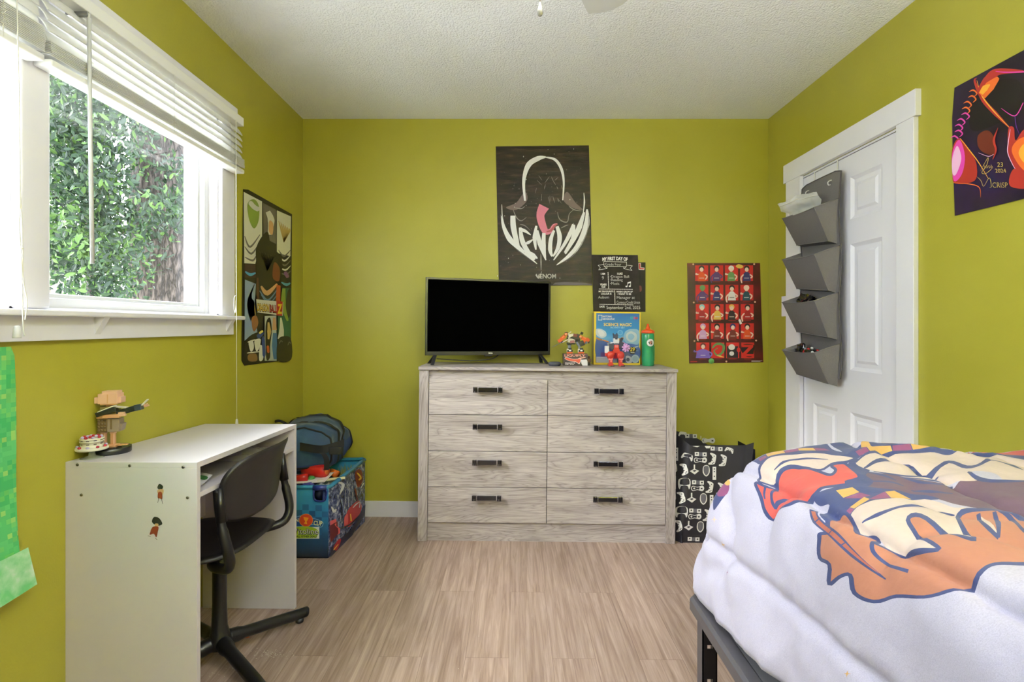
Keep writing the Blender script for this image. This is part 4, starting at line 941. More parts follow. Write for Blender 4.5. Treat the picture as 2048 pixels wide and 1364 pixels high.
NO = ink('neon_orange', 232, 110, 44); NY = ink('neon_yellow', 246, 176, 60); NP = ink('neon_pink', 226, 70, 176); NR = ink('neon_red', 176, 48, 40); NB = ink('print_black', 18, 12, 14); NL = ink('neon_pale', 244, 190, 226); NV_ = ink('neon_violet', 96, 42, 140)
s.blob([(330, 420), (460, 300), (640, 290), (680, 440), (560, 560), (400, 640), (300, 640), (290, 500)], NB)
s.stroke([(590, 640), (480, 530), (390, 430), (330, 300), (345, 272)], [4, 30, 30, 16, 3], NR); s.stroke([(575, 625), (470, 515), (380, 400), (345, 290)], [2, 9, 8, 3], NY)
s.stroke([(370, 380), (430, 300), (490, 230), (680, 225)], [60, 90, 50, 16], NR); s.stroke([(380, 400), (440, 330), (500, 270)], [60, 70, 20], NO); s.stroke([(375, 385), (405, 345), (440, 320)], [30, 44, 6], NY)
s.stroke([(480, 225), (560, 232), (700, 228)], [4, 9, 8], NP); s.stroke([(520, 490), (620, 545), (680, 450)], [3, 7, 5], NP); s.stroke([(620, 545), (630, 620), (655, 680)], [5, 6, 3], NV_)
for k in range(9):
    t = k/8; cx, cy = 320-130*t+10*math.sin(k*2), 390+330*t
    s.stroke([(cx-30, cy-18), (cx, cy-30), (cx+26, cy-6), (cx+4, cy+18)], [2, 12, 10, 2], NO if k < 4 else NP, lift=False)
s.blob([(168, 790), (220, 705), (300, 800), (345, 900), (330, 1010), (190, 1030), (170, 950)], NR); s.blob([(168, 820), (220, 715), (260, 830), (240, 960), (180, 1010)], NP); s.blob([(170, 850), (205, 760), (235, 850), (200, 960), (172, 960)], NL)
s.stroke([(225, 705), (300, 800), (360, 880), (430, 995)], [3, 8, 6, 2], NY); s.stroke([(180, 1025), (300, 1035), (365, 1060), (375, 1130)], [3, 6, 6, 2], NO)
s.blob([(360, 680), (430, 650), (480, 720), (470, 820), (400, 810), (355, 760)], ink('ember', 104, 38, 24)); s.stroke([(500, 630), (470, 720), (485, 790), (462, 858)], [3, 16, 14, 3], NR); s.stroke([(360, 810), (430, 835), (470, 820)], [2, 4, 2], NL)
s.blob([(575, 640), (615, 630), (628, 720), (690, 640), (800, 620), (800, 1060), (660, 960), (610, 900), (575, 810)], NR); s.blob([(600, 800), (640, 720), (720, 690), (800, 700), (800, 980), (680, 930)], NO); s.blob([(650, 810), (700, 740), (800, 760), (800, 900), (700, 890)], NY)
s.stroke([(590, 640), (575, 740), (572, 810), (610, 900), (650, 960)], [3, 6, 6, 4, 2], NL)
s.blob([(610, 930), (700, 960), (760, 1060), (590, 1050)], NR)
SG = ink('gold_pen', 196, 170, 90)
s.stroke([(375, 940), (430, 845), (420, 900), (385, 950), (410, 960), (440, 940), (460, 920)], 3.5, SG); s.text('José', 400, 920, 40, SG, flipv=True, bold=-.01, shear=-.3); s.text('23', 497, 910, 46, SG, flipv=True); s.text('2024', 485, 952, 40, SG, flipv=True, shear=-.2)
s.stroke([(350, 980), (380, 1010), (400, 1050), (440, 990), (455, 1050), (440, 1060)], 3, SG); s.text('CRISP', 465, 1060, 54, SG, flipv=True, bold=-.01, width=110, shear=-.1)
s.build('print', po)

# --- green pixel patterned poster, left wall near the camera
w = NT('pixel_green_print'); tc = w.n('ShaderNodeTexCoord')
def snap(step):
    a = w.n('ShaderNodeVectorMath', _operation='SNAP'); w.l(tc.outputs['Object'], a.inputs[0]); a.inputs[1].default_value = (1000, step, step)
    wn = w.n('ShaderNodeTexWhiteNoise'); w.l(a.outputs[0], wn.inputs['Vector']); return wn.outputs['Value']
c1 = w.ramp(snap(.012), [(0, rgb(62, 170, 92)), (.45, rgb(86, 186, 104)), (.8, rgb(120, 196, 90)), (.93, rgb(176, 206, 92))], 'CONSTANT')
c2 = w.ramp(snap(.036), [(0, rgb(52, 160, 100)), (.5, rgb(96, 190, 120)), (.85, rgb(130, 196, 110))], 'CONSTANT')
w.l(w.mul(c1, c2, .45, 'MIX'), w.b.inputs['Base Color']); w.b.inputs['Roughness'].default_value = .4
po = thing('wall_poster', (XL, 1.05, .49), 'green pixel patterned poster hanging on the left wall at the picture edge', 'poster')
def gcurl(v): t = max(0, (.95-v)/.45); return .004+.030*t*t
mb = MB(); ol = []
NV2 = 24
def gp(i, j):
    v = .545+(1.0995-.545)*(1-j); v2 = v
    right = 1.3225 if v > 1.085 else 1.3225+.006*math.sin((1.1-v)*9)
    if v > 1.09: right -= (v-1.09)*.9
    y = .72+(right-.72)*i
    return V((XL+gcurl(v), y, v))
mb.grid(gp, 10, NV2); mb.grid(lambda i, j: gp(i, j)+V((-.0012, 0, 0)), 10, NV2)
mb.build('paper', w.m, po)
mb = MB()
mb.grid(lambda i, j: V((XL+gcurl(.545)+.006+.012*j+.004*math.sin(i*9), .72+(1.327-.72)*i+.012*j, .575+.012*i-.100*j-.03*(1-i)*j)), 14, 6)
w2 = NT('pixel_green_worn'); w2.b.inputs['Roughness'].default_value = .35; tc2 = w2.n('ShaderNodeTexCoord'); n_ = w2.n('ShaderNodeTexNoise', Scale=30.0, Detail=5.0); w2.l(tc2.outputs['Object'], n_.inputs['Vector']); w2.l(w2.ramp(n_.outputs['Fac'], [(.35, rgb(110, 196, 124)), (.6, rgb(166, 216, 170)), (.72, rgb(206, 224, 206))]), w2.b.inputs['Base Color'])
mb.build('folded_corner', w2.m, po)
# ================================================================ DESK
LAM = mat('white_laminate', rgb(212, 206, 212), .38, noise=.015, nscale=6)
DS0 = Matrix.Translation((-.8855, 2.127, .0)) @ Matrix.Rotation(-.0145, 4, 'Z')
_sh = Matrix.Identity(4); _sh[2][1] = -.0228; DSM = DS0 @ _sh      # the near end sits a little higher
dk = thing('desk', None, 'narrow white laminate desk with an open shelf against the left wall', 'desk', M=DS0)
dw_, dl, dh, pt = .378, .654, .750, .016
mb = MB(T=DSM); mb.box(-dw_, 0, -dl, 0, dh-pt, dh, .0008); mb.build('desk_top', LAM, dk)
for (a, b) in ((-pt, 0), (-dl, -dl+pt)):
    mb = MB(T=DSM); mb.box(-dw_, 0, a, b, .002 if a > -.1 else -.012, dh-pt, .0008); sp_ = mb.build('side_panel', LAM, dk)
mb = MB(T=DSM); mb.box(-dw_, -.004, -dl+pt, -pt, .645, .660, .0006); mb.build('shelf', LAM, dk)
mb = MB(T=DSM); mb.box(-dw_, -dw_+.012, -dl+pt, -pt, .38, dh-pt); mb.build('back_panel', LAM, dk)
SCRW = mat('screw_steel', rgb(120, 116, 104), .35, .9); DKH = mat('screw_hole', rgb(40, 36, 28), .8)
def dnear(px, py):                    # a spot on the near side panel
    p = P(px, py, 1.473); q_ = DSM.inverted() @ p; return V((q_.x, -dl, q_.z))
for (px, py) in ((152, 930.5), (258, 932), (366, 934.5), (160, 991), (375, 995.5)):
    c = dnear(px, py); mb = MB(T=DSM)
    mb.tube([c+V((0, -.0012, 0)), c+V((0, .001, 0))], [.0042, .0045], 16, m=0); mb.tube([c+V((0, -.0016, 0)), c+V((0, -.001, 0))], .0018, 6, m=1)
    mb.build('screw', [SCRW, DKH], dk)
# two small stickers on the side panel
s = Sheet(lambda u, v, h: DSM @ (lambda c: V((c.x, -dl-h, c.z)))(dnear(u, v))); s.h = .0002
SB_ = ink('sticker_black', 24, 24, 22); SR_ = ink('sticker_rust', 124, 48, 26); ST_ = ink('sticker_tan', 196, 160, 120)
def mk_sticker(name_label, fn_):
    s = Sheet(lambda u, v, h: DSM @ (lambda c: V((c.x, -dl-h, c.z)))(dnear(u, v))); s.h = .0002; fn_(s)
    o = s.mb.build('sticker', s.mats); tag(o, name_label, 'sticker')
def st1(s):
    s.blob([(314, 975), (318, 968), (325, 972), (324, 978), (317, 979)], SB_); s.blob([(315, 980), (326, 979), (326, 987), (322, 990), (315, 987)], ST_); s.blob([(316, 985), (323, 985), (324, 998), (319, 997), (315, 996)], SR_); s.stroke([(317, 995), (315, 1006)], 3.4, SB_, 1); s.stroke([(322, 995), (325, 1008)], 3.4, SB_, 1)
def st2(s):
    s.blob([(303, 1042), (308, 1034), (318, 1037), (324, 1048), (315, 1052), (306, 1048)], SB_); s.blob([(309, 1048), (316, 1048), (315, 1055), (310, 1054)], ST_); s.blob([(305, 1054), (316, 1054), (315, 1064), (312, 1075), (307, 1068), (299, 1070), (300, 1064)], SR_); s.stroke([(302, 1058), (300, 1062)], 3, ST_, 1); s.stroke([(295, 1072), (301, 1073)], 3.2, SB_, 1); s.stroke([(310, 1076), (314, 1080)], 3.4, SB_, 1)
mk_sticker('small slim rust and black sticker, the upper one on the white desk side', st1)
mk_sticker('wider rust and black sticker, the lower one on the white desk side', st2)
# things on the shelf
mb = MB(T=DSM)
mb.grid(lambda i, j: V((-.03-.13*j, -.63+.10*i+.02*j, .662+.020*i*i+.006*math.sin(j*5))), 8, 6); card = mb.build('picture_card', mat('card_white', rgb(216, 214, 226), .4))
s = Sheet(lambda u, v, h: DSM @ V((-.03-.13*v, -.63+.10*u+.02*v, .6625+.020*u*u+.006*math.sin(v*5)+h))); s.blob([(.08, .0), (.35, .02), (.30, .2), (.06, .25)], RED); s.blob([(.7, .05), (.86, .05), (.84, .3), (.70, .25)], ink('card_green', 60, 120, 70)); s.mb.T = None
s.mb.build('card_picture', s.mats, card) if False else None
tag(card, 'white printed card lying at the near end of the desk shelf', 'card')
def reparent(o, p): pass
WM[card.name] = Matrix.Translation(card.location); s.build('card_print', card)
mb = MB(T=DSM)
mb.grid(lambda i, j: V((-.05-.14*j, -.30+.20*i, .664+.030*abs(math.sin(i*7+j*3))*math.sin(PI*j)**.5*math.sin(PI*i)**.5+.004)), 18, 12)
cl = NT('clear_plastic_film'); cl.b.inputs['Base Color'].default_value = (.9, .9, .92, 1); cl.b.inputs['Roughness'].default_value = .12; cl.b.inputs['Alpha'].default_value = .45
tag(mb.build('plastic_bag', cl.m), 'crumpled clear plastic bag on the desk shelf behind the chair back', 'bag')

# cake model on the desk
def dtop(px, py, Y):                   # world point with desk top z at that depth
    p = P(px, py, Y); q_ = DSM.inverted() @ p; q_.z = dh; return DSM @ q_
ck = dtop(184, 905, 1.53)
CW = mat('brick_cream', rgb(224, 220, 200), .3); CLR = mat('stand_glass', rgb(190, 194, 180), .15, spec=.6, alpha=.55); BERRY = mat('berry_red', rgb(172, 30, 48), .3); LAV = mat('brick_lavender', rgb(196, 184, 220), .35); CHOC = mat('brick_dark', rgb(70, 62, 70), .4)
cs = 1/680.0                            # metres per photo pixel there
cake = thing('model_cake', ck, 'small two-tier brick model cake with red berries on a clear stand, at the desk corner', 'model cake')
mb = MB(); mb.lathe([(20*cs, 0), (20*cs, .001), (14*cs, .003), (6*cs, 5*cs), (5*cs, 13*cs), (7*cs, 15*cs), (14*cs, 17*cs)], ck, 28); mb.build('cake_stand', CLR, cake)
mb = MB(); mb.lathe([(14*cs, 16*cs), (26*cs, 17*cs), (27*cs, 18.5*cs), (27*cs, 21.5*cs), (26*cs, 22*cs), (19*cs, 22.2*cs), (19*cs, 33*cs), (20*cs, 33*cs), (20*cs, 35.5*cs), (18.5*cs, 35.5*cs), (18.5*cs, 37.5*cs), (20*cs, 37.5*cs), (20*cs, 40*cs), (0, 40*cs)], ck, 32, m=0)
for k in range(10):
    a = 2*PI*k/10
    for zz in (36.5, 29.5): mb.box(17.6*cs, 19.4*cs, -2.4*cs, 2.4*cs, (zz-.8)*cs, (zz+.8)*cs, m=1, T=Matrix.Translation(ck) @ Matrix.Rotation(a, 4, 'Z'))
mb.build('cake_tiers', [CW, CHOC], cake)
mb = MB()
for k in range(9):
    a = 2*PI*k/9+.2; mb.ball(ck+V((23*cs*math.cos(a), 23*cs*math.sin(a), 24*cs)), (3*cs, 3*cs, 2.6*cs), 10, 6, m=k % 2 if k % 3 else 0)
for k in range(8):
    a = 2*PI*k/8; r_ = 15*cs; mb.ball(ck+V((r_*math.cos(a), r_*math.sin(a), 42*cs)), (3.1*cs, 3.1*cs, 2.8*cs), 10, 6, m=k % 2)
for k in range(4):
    a = 2*PI*k/4+.3; mb.ball(ck+V((7*cs*math.cos(a), 7*cs*math.sin(a), 43*cs)), (3.2*cs, 3.2*cs, 2.8*cs), 10, 6, m=(k+1) % 2)
mb.build('berries', [BERRY, LAV], cake)

# brick-built figure holding a dark block, on a black plinth
fb = dtop(222, 893, 1.60); fs = 1/650.0
FT = mat('brick_tan', rgb(222, 168, 120), .3); FT2 = mat('brick_pale_tan', rgb(232, 188, 158), .3); FBR = mat('brick_brown', rgb(112, 92, 60), .35); FGR = mat('brick_taupe', rgb(150, 134, 118), .35); FBK = mat('brick_black', rgb(30, 32, 30), .3); FSL = mat('brick_slate', rgb(52, 60, 66), .3); FCR = mat('brick_ivory', rgb(222, 220, 206), .3); FOL = mat('brick_olive', rgb(62, 72, 36), .4)
FM = Matrix.Translation(fb) @ Matrix.Rotation(R(12), 4, 'Z')
bf = thing('brick_figure', None, 'tan brick-built figure holding a dark block, on a round black base on the desk', 'brick model', M=FM)
def fbx(mb, cx, cz, w_, h_, d_, dy=0, m=0, rot=0, bev=.6):
    T = FM @ Matrix.Translation((cx*fs, dy*fs, cz*fs)) @ Matrix.Rotation(R(rot), 4, 'Y'); mb.box(-w_/2*fs, w_/2*fs, -d_/2*fs, d_/2*fs, -h_/2*fs, h_/2*fs, bev*fs, m=m, T=T)
mb = MB(); mb.lathe([(33*fs, 0), (34*fs, 1*fs), (34*fs, 11*fs), (33*fs, 12*fs), (0, 12*fs)], (0, 0, 0), 36, T=FM)
for k in range(7):
    a = 2*PI*k/7; mb.cyl(FM @ V((24*fs*math.cos(a), 24*fs*math.sin(a), 12*fs)), FM @ V((24*fs*math.cos(a), 24*fs*math.sin(a), 13.8*fs)), 2.4*fs, seg=12)
mb.build('base', FBK, bf)
mb = MB(); fbx(mb, 28, 13, 12, 3, 14, m=0); mb.build('base_tile', FOL, bf)
for sx in (-1, 1):
    mb = MB(); fbx(mb, sx*8-4, 28, 7, 31, 8, m=0); fbx(mb, sx*8-2, 14.5, 15, 5, 18, -3, m=0); fbx(mb, sx*8-4, 41, 9, 5, 9, m=1); fbx(mb, sx*8-1, 28, 2, 26, 3, -4, m=1)
    if sx > 0: fbx(mb, 20, 15, 18, 2.4, 10, m=0)
    mb.build('leg', [FT, FT2], bf)
mb = MB(); fbx(mb, -10, 56, 17, 27, 22, m=0); fbx(mb, 8, 56, 22, 26, 20, m=1)
for i in range(3):
    for j in range(4): mb.tube([FM @ V(((-16+i*5.4)*fs, -11*fs, (47+j*6.4)*fs)), FM @ V(((-16+i*5.4)*fs, -13*fs, (47+j*6.4)*fs))], 1.7*fs, 10, m=0)
fbx(mb, 5, 58, 3, 20, 22, m=0); fbx(mb, 20, 52, 6, 14, 16, m=1, rot=12); fbx(mb, -2, 80, 30, 14, 20, m=2); fbx(mb, -4, 90, 22, 6, 18, m=2); fbx(mb, -10, 74, 20, 8, 24, m=3)
mb.build('torso', [FBR, FGR, mat('brick_khaki', rgb(110, 96, 50), .4), FT], bf)
mb = MB(); fbx(mb, -2, 96, 10, 8, 10, m=1); fbx(mb, 0, 109, 34, 20, 26, m=0); fbx(mb, 2, 121, 26, 6, 22, m=0); fbx(mb, 18, 106, 8, 12, 18, m=0); fbx(mb, -20, 106, 8, 12, 22, m=0); fbx(mb, 0, 109, 2, 18, 27, m=1); fbx(mb, 0, 98, 28, 3, 22, m=1)
mb.build('head', [FT2, FT], bf)
mb = MB(); fbx(mb, 8, 75, 30, 7, 8, -14, m=0); fbx(mb, 26, 77, 12, 5, 8, -14, m=1); fbx(mb, 26, 81, 10, 3, 8, -15, m=1); mb.build('arm', [FT, FT2], bf)
mb = MB(); fbx(mb, 46, 88, 22, 5, 8, 8, m=0, rot=-20); fbx(mb, 60, 93, 9, 3, 3, 4, m=1, rot=-35); fbx(mb, 60, 90, 9, 3, 3, 9, m=1, rot=-20); mb.build('arm', [FT, FT2], bf)
mb = MB(); fbx(mb, 34, 85, 40, 11, 12, -6, m=0, rot=-16); fbx(mb, 52, 90, 12, 12, 13, -6, m=1, rot=-10); fbx(mb, 0, 84, 36, 9, 12, -14, m=0, rot=-18); fbx(mb, 0, 90, 30, 2, 13, -14, m=2, rot=-22); fbx(mb, 22, 92, 22, 2, 13, -10, m=2, rot=8); fbx(mb, 62, 99, 16, 2, 8, -4, m=2, rot=-48)
mb.build('held_block', [FBK, FSL, FCR], bf)

# ================================================================ CHAIR
CB = mat('chair_black_plastic', rgb(20, 18, 19), .42, bump=.15, bscale=700); CMT = mat('chair_black_metal', rgb(15, 14, 16), .4, .2)
hub = V((-1.010, 1.79, 0)); hub.z = FZ(hub.x)
ch = thing('swivel_chair', hub, 'black plastic swivel chair on a four-star base, pushed under the white desk', 'chair')
def superpt(t, n): c, s_ = math.cos(t), math.sin(t); return (math.copysign(abs(c)**(2/n), c), math.copysign(abs(s_)**(2/n), s_))
def shell(fn, nx=20, nr=10, n=3.6, th=.008, m=0):
    """disc-like rounded panel: fn(a,b)->(point, normal)"""
    mb = MB(); N = 56; top = []; bot = []
    vs = []; fs = []
    for side in (0, 1):
        for r_ in range(nr+1):
            rr = r_/nr
            for k in range(N):
                a, b = superpt(2*PI*k/N, n); p, nn = fn(a*rr, b*rr)
                edge = th*.5*(1-max(0, (rr-.93)/.07)**2)**.5 if rr < 1 else 0
                vs.append(p+nn*(edge if side else -edge))
    for side in (0, 1):
        o = side*(nr+1)*N
        for r_ in range(nr):
            for k in range(N):
                q_ = [o+r_*N+k, o+r_*N+(k+1) % N, o+(r_+1)*N+(k+1) % N, o+(r_+1)*N+k]; fs.append(q_ if side else q_[::-1])
    mb.add(vs, fs, m, True); return mb
cyc = 1.785
def backfn_(a, b):
    y = cyc+a*.213; z = .636+b*.114
    x = -.842-.052*a*a+.016*b+.022*max(0, b)**3
    nn = V((1, .104*a*2*.5, -.1)).normalized(); return V((x, y, z+.012*a*b*0)), nn
shell(backfn_, th=.012, n=3.4).build('backrest', CB, ch, weld=True)
def seatfn(a, b):
    x = -1.045+a*.190; y = cyc+b*.200
    z = .427-.012*(1-a*a)*(1-b*b*.5)-.030*max(0, -a-.6)**1.3*2+.010*max(0, a)**3
    return V((x, y, z)), V((0, 0, 1))
shell(seatfn, th=.020, n=2.9).build('seat', CB, ch, weld=True)
for sg in (-1, 1):
    mb = MB(); Yb = cyc+sg*.214
    pts = [(-.893, Yb, .655), (-.889, Yb, .60), (-.875, Yb+sg*.003, .53), (-.860, Yb, .465), (-.862, Yb-sg*.012, .425), (-.885, Yb-sg*.03, .402), (-.95, Yb-sg*.075, .393), (-1.0, cyc+sg*.05, .390)]
    mb.tube(spline(pts, 6), [.0125]*12+[.0155]*31, 12)
    mb.tube([(-.880, Yb+sg*.001, .56), (-.888, Yb, .66)], [.016, .010], 12)
    mb.build('back_support', CMT, ch)
mb = MB(); mb.lathe([(.075, .385), (.080, .392), (.080, .408), (.06, .412), (0, .412)], (hub.x, cyc, hub.z), 24); mb.box(hub.x-.10, hub.x+.09, cyc-.03, cyc+.03, .388, .410, .006); mb.build('seat_plate', CMT, ch)
mb = MB(); mb.lathe([(.024, .385), (.0225, .30), (.0225, .20), (.025, .12), (.033, .085), (.040, .070), (.038, .050), (.025, .045), (0, .045)][::-1], hub, 24); mb.build('column', CMT, ch)
ld = math.atan2(.25, .198)
for k in range(4):
    a = ld+k*PI/2; d_ = V((math.cos(a), math.sin(a), 0)); tipz = .030; LL = .322 if k != 2 else .300
    mb = MB(); mb.tube(spline([tuple(hub+d_*.028+V((0, 0, .068))), tuple(hub+d_*.08+V((0, 0, .060))), tuple(hub+d_*(LL-.03)+V((0, 0, .032))), tuple(hub+d_*(LL-.006)+V((0, 0, .030))), tuple(hub+d_*LL+V((0, 0, .029)))], 5), [.025]*5+[.020]*5+[.0185]*6+[.0185]*4+[.010], 14)
    leg = mb.build('leg', CMT, ch)
    mb = MB(); mb.lathe([(.012, .0), (.015, .002), (.015, .014), (.010, .018)], hub+d_*(LL-.03)+V((0, 0, .0005)), 16); mb.build('foot_glide', PLM, leg)

# ================================================================ TOY BIN WITH TOYS, DUFFEL BAG
BA, BBk, bhn = V((-.913, 2.573, 0)), V((-.868, 3.050, 0)), .352
bl = -1.246
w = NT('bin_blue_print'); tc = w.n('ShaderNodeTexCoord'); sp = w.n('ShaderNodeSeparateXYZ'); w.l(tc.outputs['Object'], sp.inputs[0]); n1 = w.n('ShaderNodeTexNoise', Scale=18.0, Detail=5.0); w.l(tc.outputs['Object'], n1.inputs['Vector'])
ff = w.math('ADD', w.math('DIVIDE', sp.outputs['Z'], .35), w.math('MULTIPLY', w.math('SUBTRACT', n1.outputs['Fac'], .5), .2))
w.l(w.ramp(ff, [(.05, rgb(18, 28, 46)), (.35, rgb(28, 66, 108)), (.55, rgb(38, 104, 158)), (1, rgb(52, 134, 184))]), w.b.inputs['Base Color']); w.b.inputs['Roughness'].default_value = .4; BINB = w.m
w = NT('bin_side_print'); tc = w.n('ShaderNodeTexCoord'); n1 = w.n('ShaderNodeTexNoise', Scale=42.0, Detail=6.0, Roughness=.7); w.l(tc.outputs['Object'], n1.inputs['Vector'])
w.l(w.ramp(n1.outputs['Fac'], [(.36, rgb(24, 28, 56)), (.48, rgb(64, 74, 120)), (.56, rgb(120, 128, 164)), (.68, rgb(196, 200, 214))]), w.b.inputs['Base Color']); w.b.inputs['Roughness'].default_value = .22; BINS = w.m
bn = thing('toy_bin', ((BA.x+bl)/2, 2.80, FZ(-1.0)), 'blue printed fabric toy bin full of toys, beside the dresser', 'storage bin')
NBL = mat('bin_tube_blue', rgb(34, 48, 120), .3); TBL = mat('bin_rim_blue', rgb(44, 118, 160), .35)
fl = FZ(-1.0)+.002
mb = MB()
hx0, hx1, hz0 = -.985, -.925, .285       # handle cut in the near face
for (xa, xb, za, zb_) in ((bl, -1.20, fl, bhn), (-1.20, -1.115, fl, hz0), (-1.115, hx0, fl, bhn), (hx0, hx1, fl, hz0), (hx1, BA.x, fl, bhn), (-1.20, -1.115, .338, bhn), (hx0, hx1, .338, bhn)): mb.box(xa, xb, 2.573, 2.577, za, zb_)
mb.box(bl, BBk.x, 3.046, 3.050, fl, bhn+.015); mb.box(bl, bl+.004, 2.573, 3.05, fl, bhn+.01)
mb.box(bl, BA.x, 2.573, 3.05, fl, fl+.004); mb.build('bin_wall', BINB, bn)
mb = MB(); n_ = V((BBk.y-BA.y, -(BBk.x-BA.x), 0)).normalized()
def sidep(t, z, h=0): p = BA+(BBk-BA)*t; bulge = .010*math.sin(PI*t)*math.sin(PI*min(1, z/bhn)); return V((p.x, p.y, z))+n_*(h+bulge)
mb.grid(lambda i, j: sidep(i, fl+(bhn+.018*i-fl)*j), 12, 8); mb.grid(lambda i, j: sidep(i, fl+(bhn+.018*i-fl)*j, -.004), 12, 8); mb.build('bin_side', BINS, bn)
mb = MB(); r_ = .011
ring_pts = [(bl+.01, 2.577, bhn), (BA.x-.005, 2.577, bhn), (BA.x+.002, 2.59, bhn), (BBk.x+.002, 3.03, bhn+.018), (BBk.x-.015, 3.045, bhn+.018), (bl+.01, 3.045, bhn+.012), (bl+.005, 2.80, bhn+.006)]
mb.tube(ring_pts, r_, 10, closed=True); mb.build('rim', TBL, bn)
mb = MB()
for (xa, xb) in ((-1.20, -1.115), (hx0, hx1)):
    ol = [(xa, .340), (xa, .305), (xa+.012, .287), (xb-.012, .285), (xb, .305), (xb, .340)]
    mb = MB(); mb.tube(spline([(x, 2.571, z) for x, z in ol]+[(xa, 2.571, .340)], 4), .0045, 8)
    mb.tube([(xa-.004, 2.575, bhn-.002), (xb+.004, 2.575, bhn-.002)], .0125, 10); mb.build('handle_trim', NBL, bn)
mb = MB(); mb.tube([(-.945, 2.60, .06), (-.945, 2.60, bhn)], .008, 8); mb.build('frame_post', NBL, bn); mb = MB(); mb.tube([(-.90, 3.03, .10), (-.885, 3.035, bhn+.012)], .010, 8); mb.build('frame_post', NBL, bn)
def binf(cx, cy): p = P(530+cx/4.135, 810+cy/4.135, 2.573); return (p.x, p.z)
s = Sheet(lambda u, v, h: V((u, 2.573-h, v)), binf); s.h = .0008
CK = ink('check_dark', 28, 74, 120); CK2 = ink('check_mid', 34, 88, 138)
for i in range(-2, 6):
    for j in range(5):
        if (i+j) % 2 == 0: s.rect(310+i*54-(0 if i > -3 else 0), 822+j*50+i*3, 362+i*54, 870+j*50+i*3, CK if (i*j) % 3 else CK2, lift=False) if 310+i*54 < 500 and 362+i*54 <= 528 else None
s.blob([(250, 930), (300, 915), (420, 940), (478, 965), (482, 990), (460, 1012), (400, 990), (300, 1010), (200, 1000), (200, 940)], ink('cup_edge', 120, 160, 200)); s.blob([(250, 934), (300, 922), (420, 946), (474, 968), (476, 990), (458, 1006), (400, 982), (300, 1000), (206, 992), (206, 945)], ink('cup_blue', 24, 62, 116))
s.disc(340, 952, 58, ink('cup_gold', 214, 150, 70), 54); s.disc(340, 952, 54, ink('cup_orange', 206, 66, 34), 50)
s.poly([(318, 925), (362, 932), (352, 955), (345, 962), (350, 985), (322, 980), (334, 960), (324, 948)], ink('cup_trophy', 240, 160, 40))
s.text('CUP', 402, 990, 50, ink('cup_text', 236, 226, 160), bold=.03, flipv=True, width=72, rot=R(5)); s.text('N', 252, 965, 44, ink('cup_text', 236, 226, 160), bold=.03, flipv=True, width=26)
s.rect(150, 1008, 450, 1104, ink('label_white', 220, 222, 216)); s.blob([(150, 1020), (330, 1002), (420, 1020), (446, 1060), (400, 1068), (200, 1072), (150, 1060)], ink('label_lime', 160, 190, 44)); s.poly([(150, 1074), (440, 1070), (425, 1098), (150, 1102)], ink('label_lime', 160, 190, 44))
s.text('Vitoline', 445, 1068, 66, ink('label_black', 26, 24, 24), bold=.05, flipv=True, align='r', width=212, shear=-.2); s.text('Vitoline', 443, 1065, 63, ink('label_white', 220, 222, 216), bold=.0, flipv=True, align='r', width=208, shear=-.2)
s.text('ALL OTHER DEALS', 430, 1093, 22, ink('label_black', 26, 24, 24), bold=.03, flipv=True, align='r', width=170)
s.build('front_print', bn)
def bins(cx, cy):
    px, py = 530+cx/4.135, 810+cy/4.135; k = (px-VX)/F; d_ = BBk-BA
    t = (k*BA.y-BA.x)/(d_.x-k*d_.y); y = BA.y+t*d_.y; return (t, CH-(py-VY)*y/F)
s = Sheet(lambda t, z, h: sidep(t, z, h), bins); s.h = .0012
SIR = ink('side_red', 176, 34, 40); SIP = ink('side_pink', 214, 90, 96); SIY = ink('side_yellow', 226, 180, 60); SIW = ink('side_white', 214, 216, 224); SIB = ink('side_black', 22, 22, 32); SIM = ink('side_maroon', 96, 24, 34)
s.stroke([(600, 640), (640, 660), (610, 740)], [10, 26, 8], SIW); s.stroke([(545, 840), (565, 880), (580, 860)], [8, 24, 8], SIW); s.poly([(535, 960), (580, 940), (580, 1000), (610, 1020), (610, 1060), (535, 1110)], SIP); s.poly([(530, 1000), (590, 960), (598, 1060), (540, 1140)], SIM)
s.blob([(660, 890), (700, 830), (760, 790), (790, 830), (780, 890), (730, 960), (680, 1010), (660, 960)], SIR); s.stroke([(710, 850), (740, 820), (775, 800)], [4, 10, 4], SIW); s.stroke([(690, 900), (700, 960)], [8, 16], SIY); s.blob([(640, 930), (665, 900), (672, 980), (645, 1010)], SIP); s.stroke([(770, 850), (776, 800)], 10, SIW)
s.blob([(740, 560), (775, 530), (800, 560), (795, 640), (760, 680), (742, 640)], ink('side_brown', 112, 30, 34)); s.stroke([(755, 560), (785, 600), (765, 620)], 14, SIY); s.stroke([(780, 690), (815, 640)], 8, SIW); s.stroke([(730, 690), (752, 800)], [16, 10], SIM)
for k in range(7): s.stroke([(640+k*14, 700+k*4), (628+k*14, 860-k*6)], [2, 5, 2], SIW if k % 2 else SIB, 1, lift=False)
s.stroke([(610, 1020), (700, 980), (800, 880)], [6, 14, 6], SIB); s.blob([(560, 1180), (600, 1110), (620, 1120), (590, 1200)], SIR); s.stroke([(560, 1200), (600, 1150)], 8, SIY); s.stroke([(610, 780), (618, 850), (622, 930)], [4, 10, 4], SIB)
s.poly([(535, 1262), (700, 1110), (822, 900), (826, 820), (700, 1030), (535, 1180)], ink('side_hem', 22, 28, 60), lift=False)
s.build('side_print', bn)
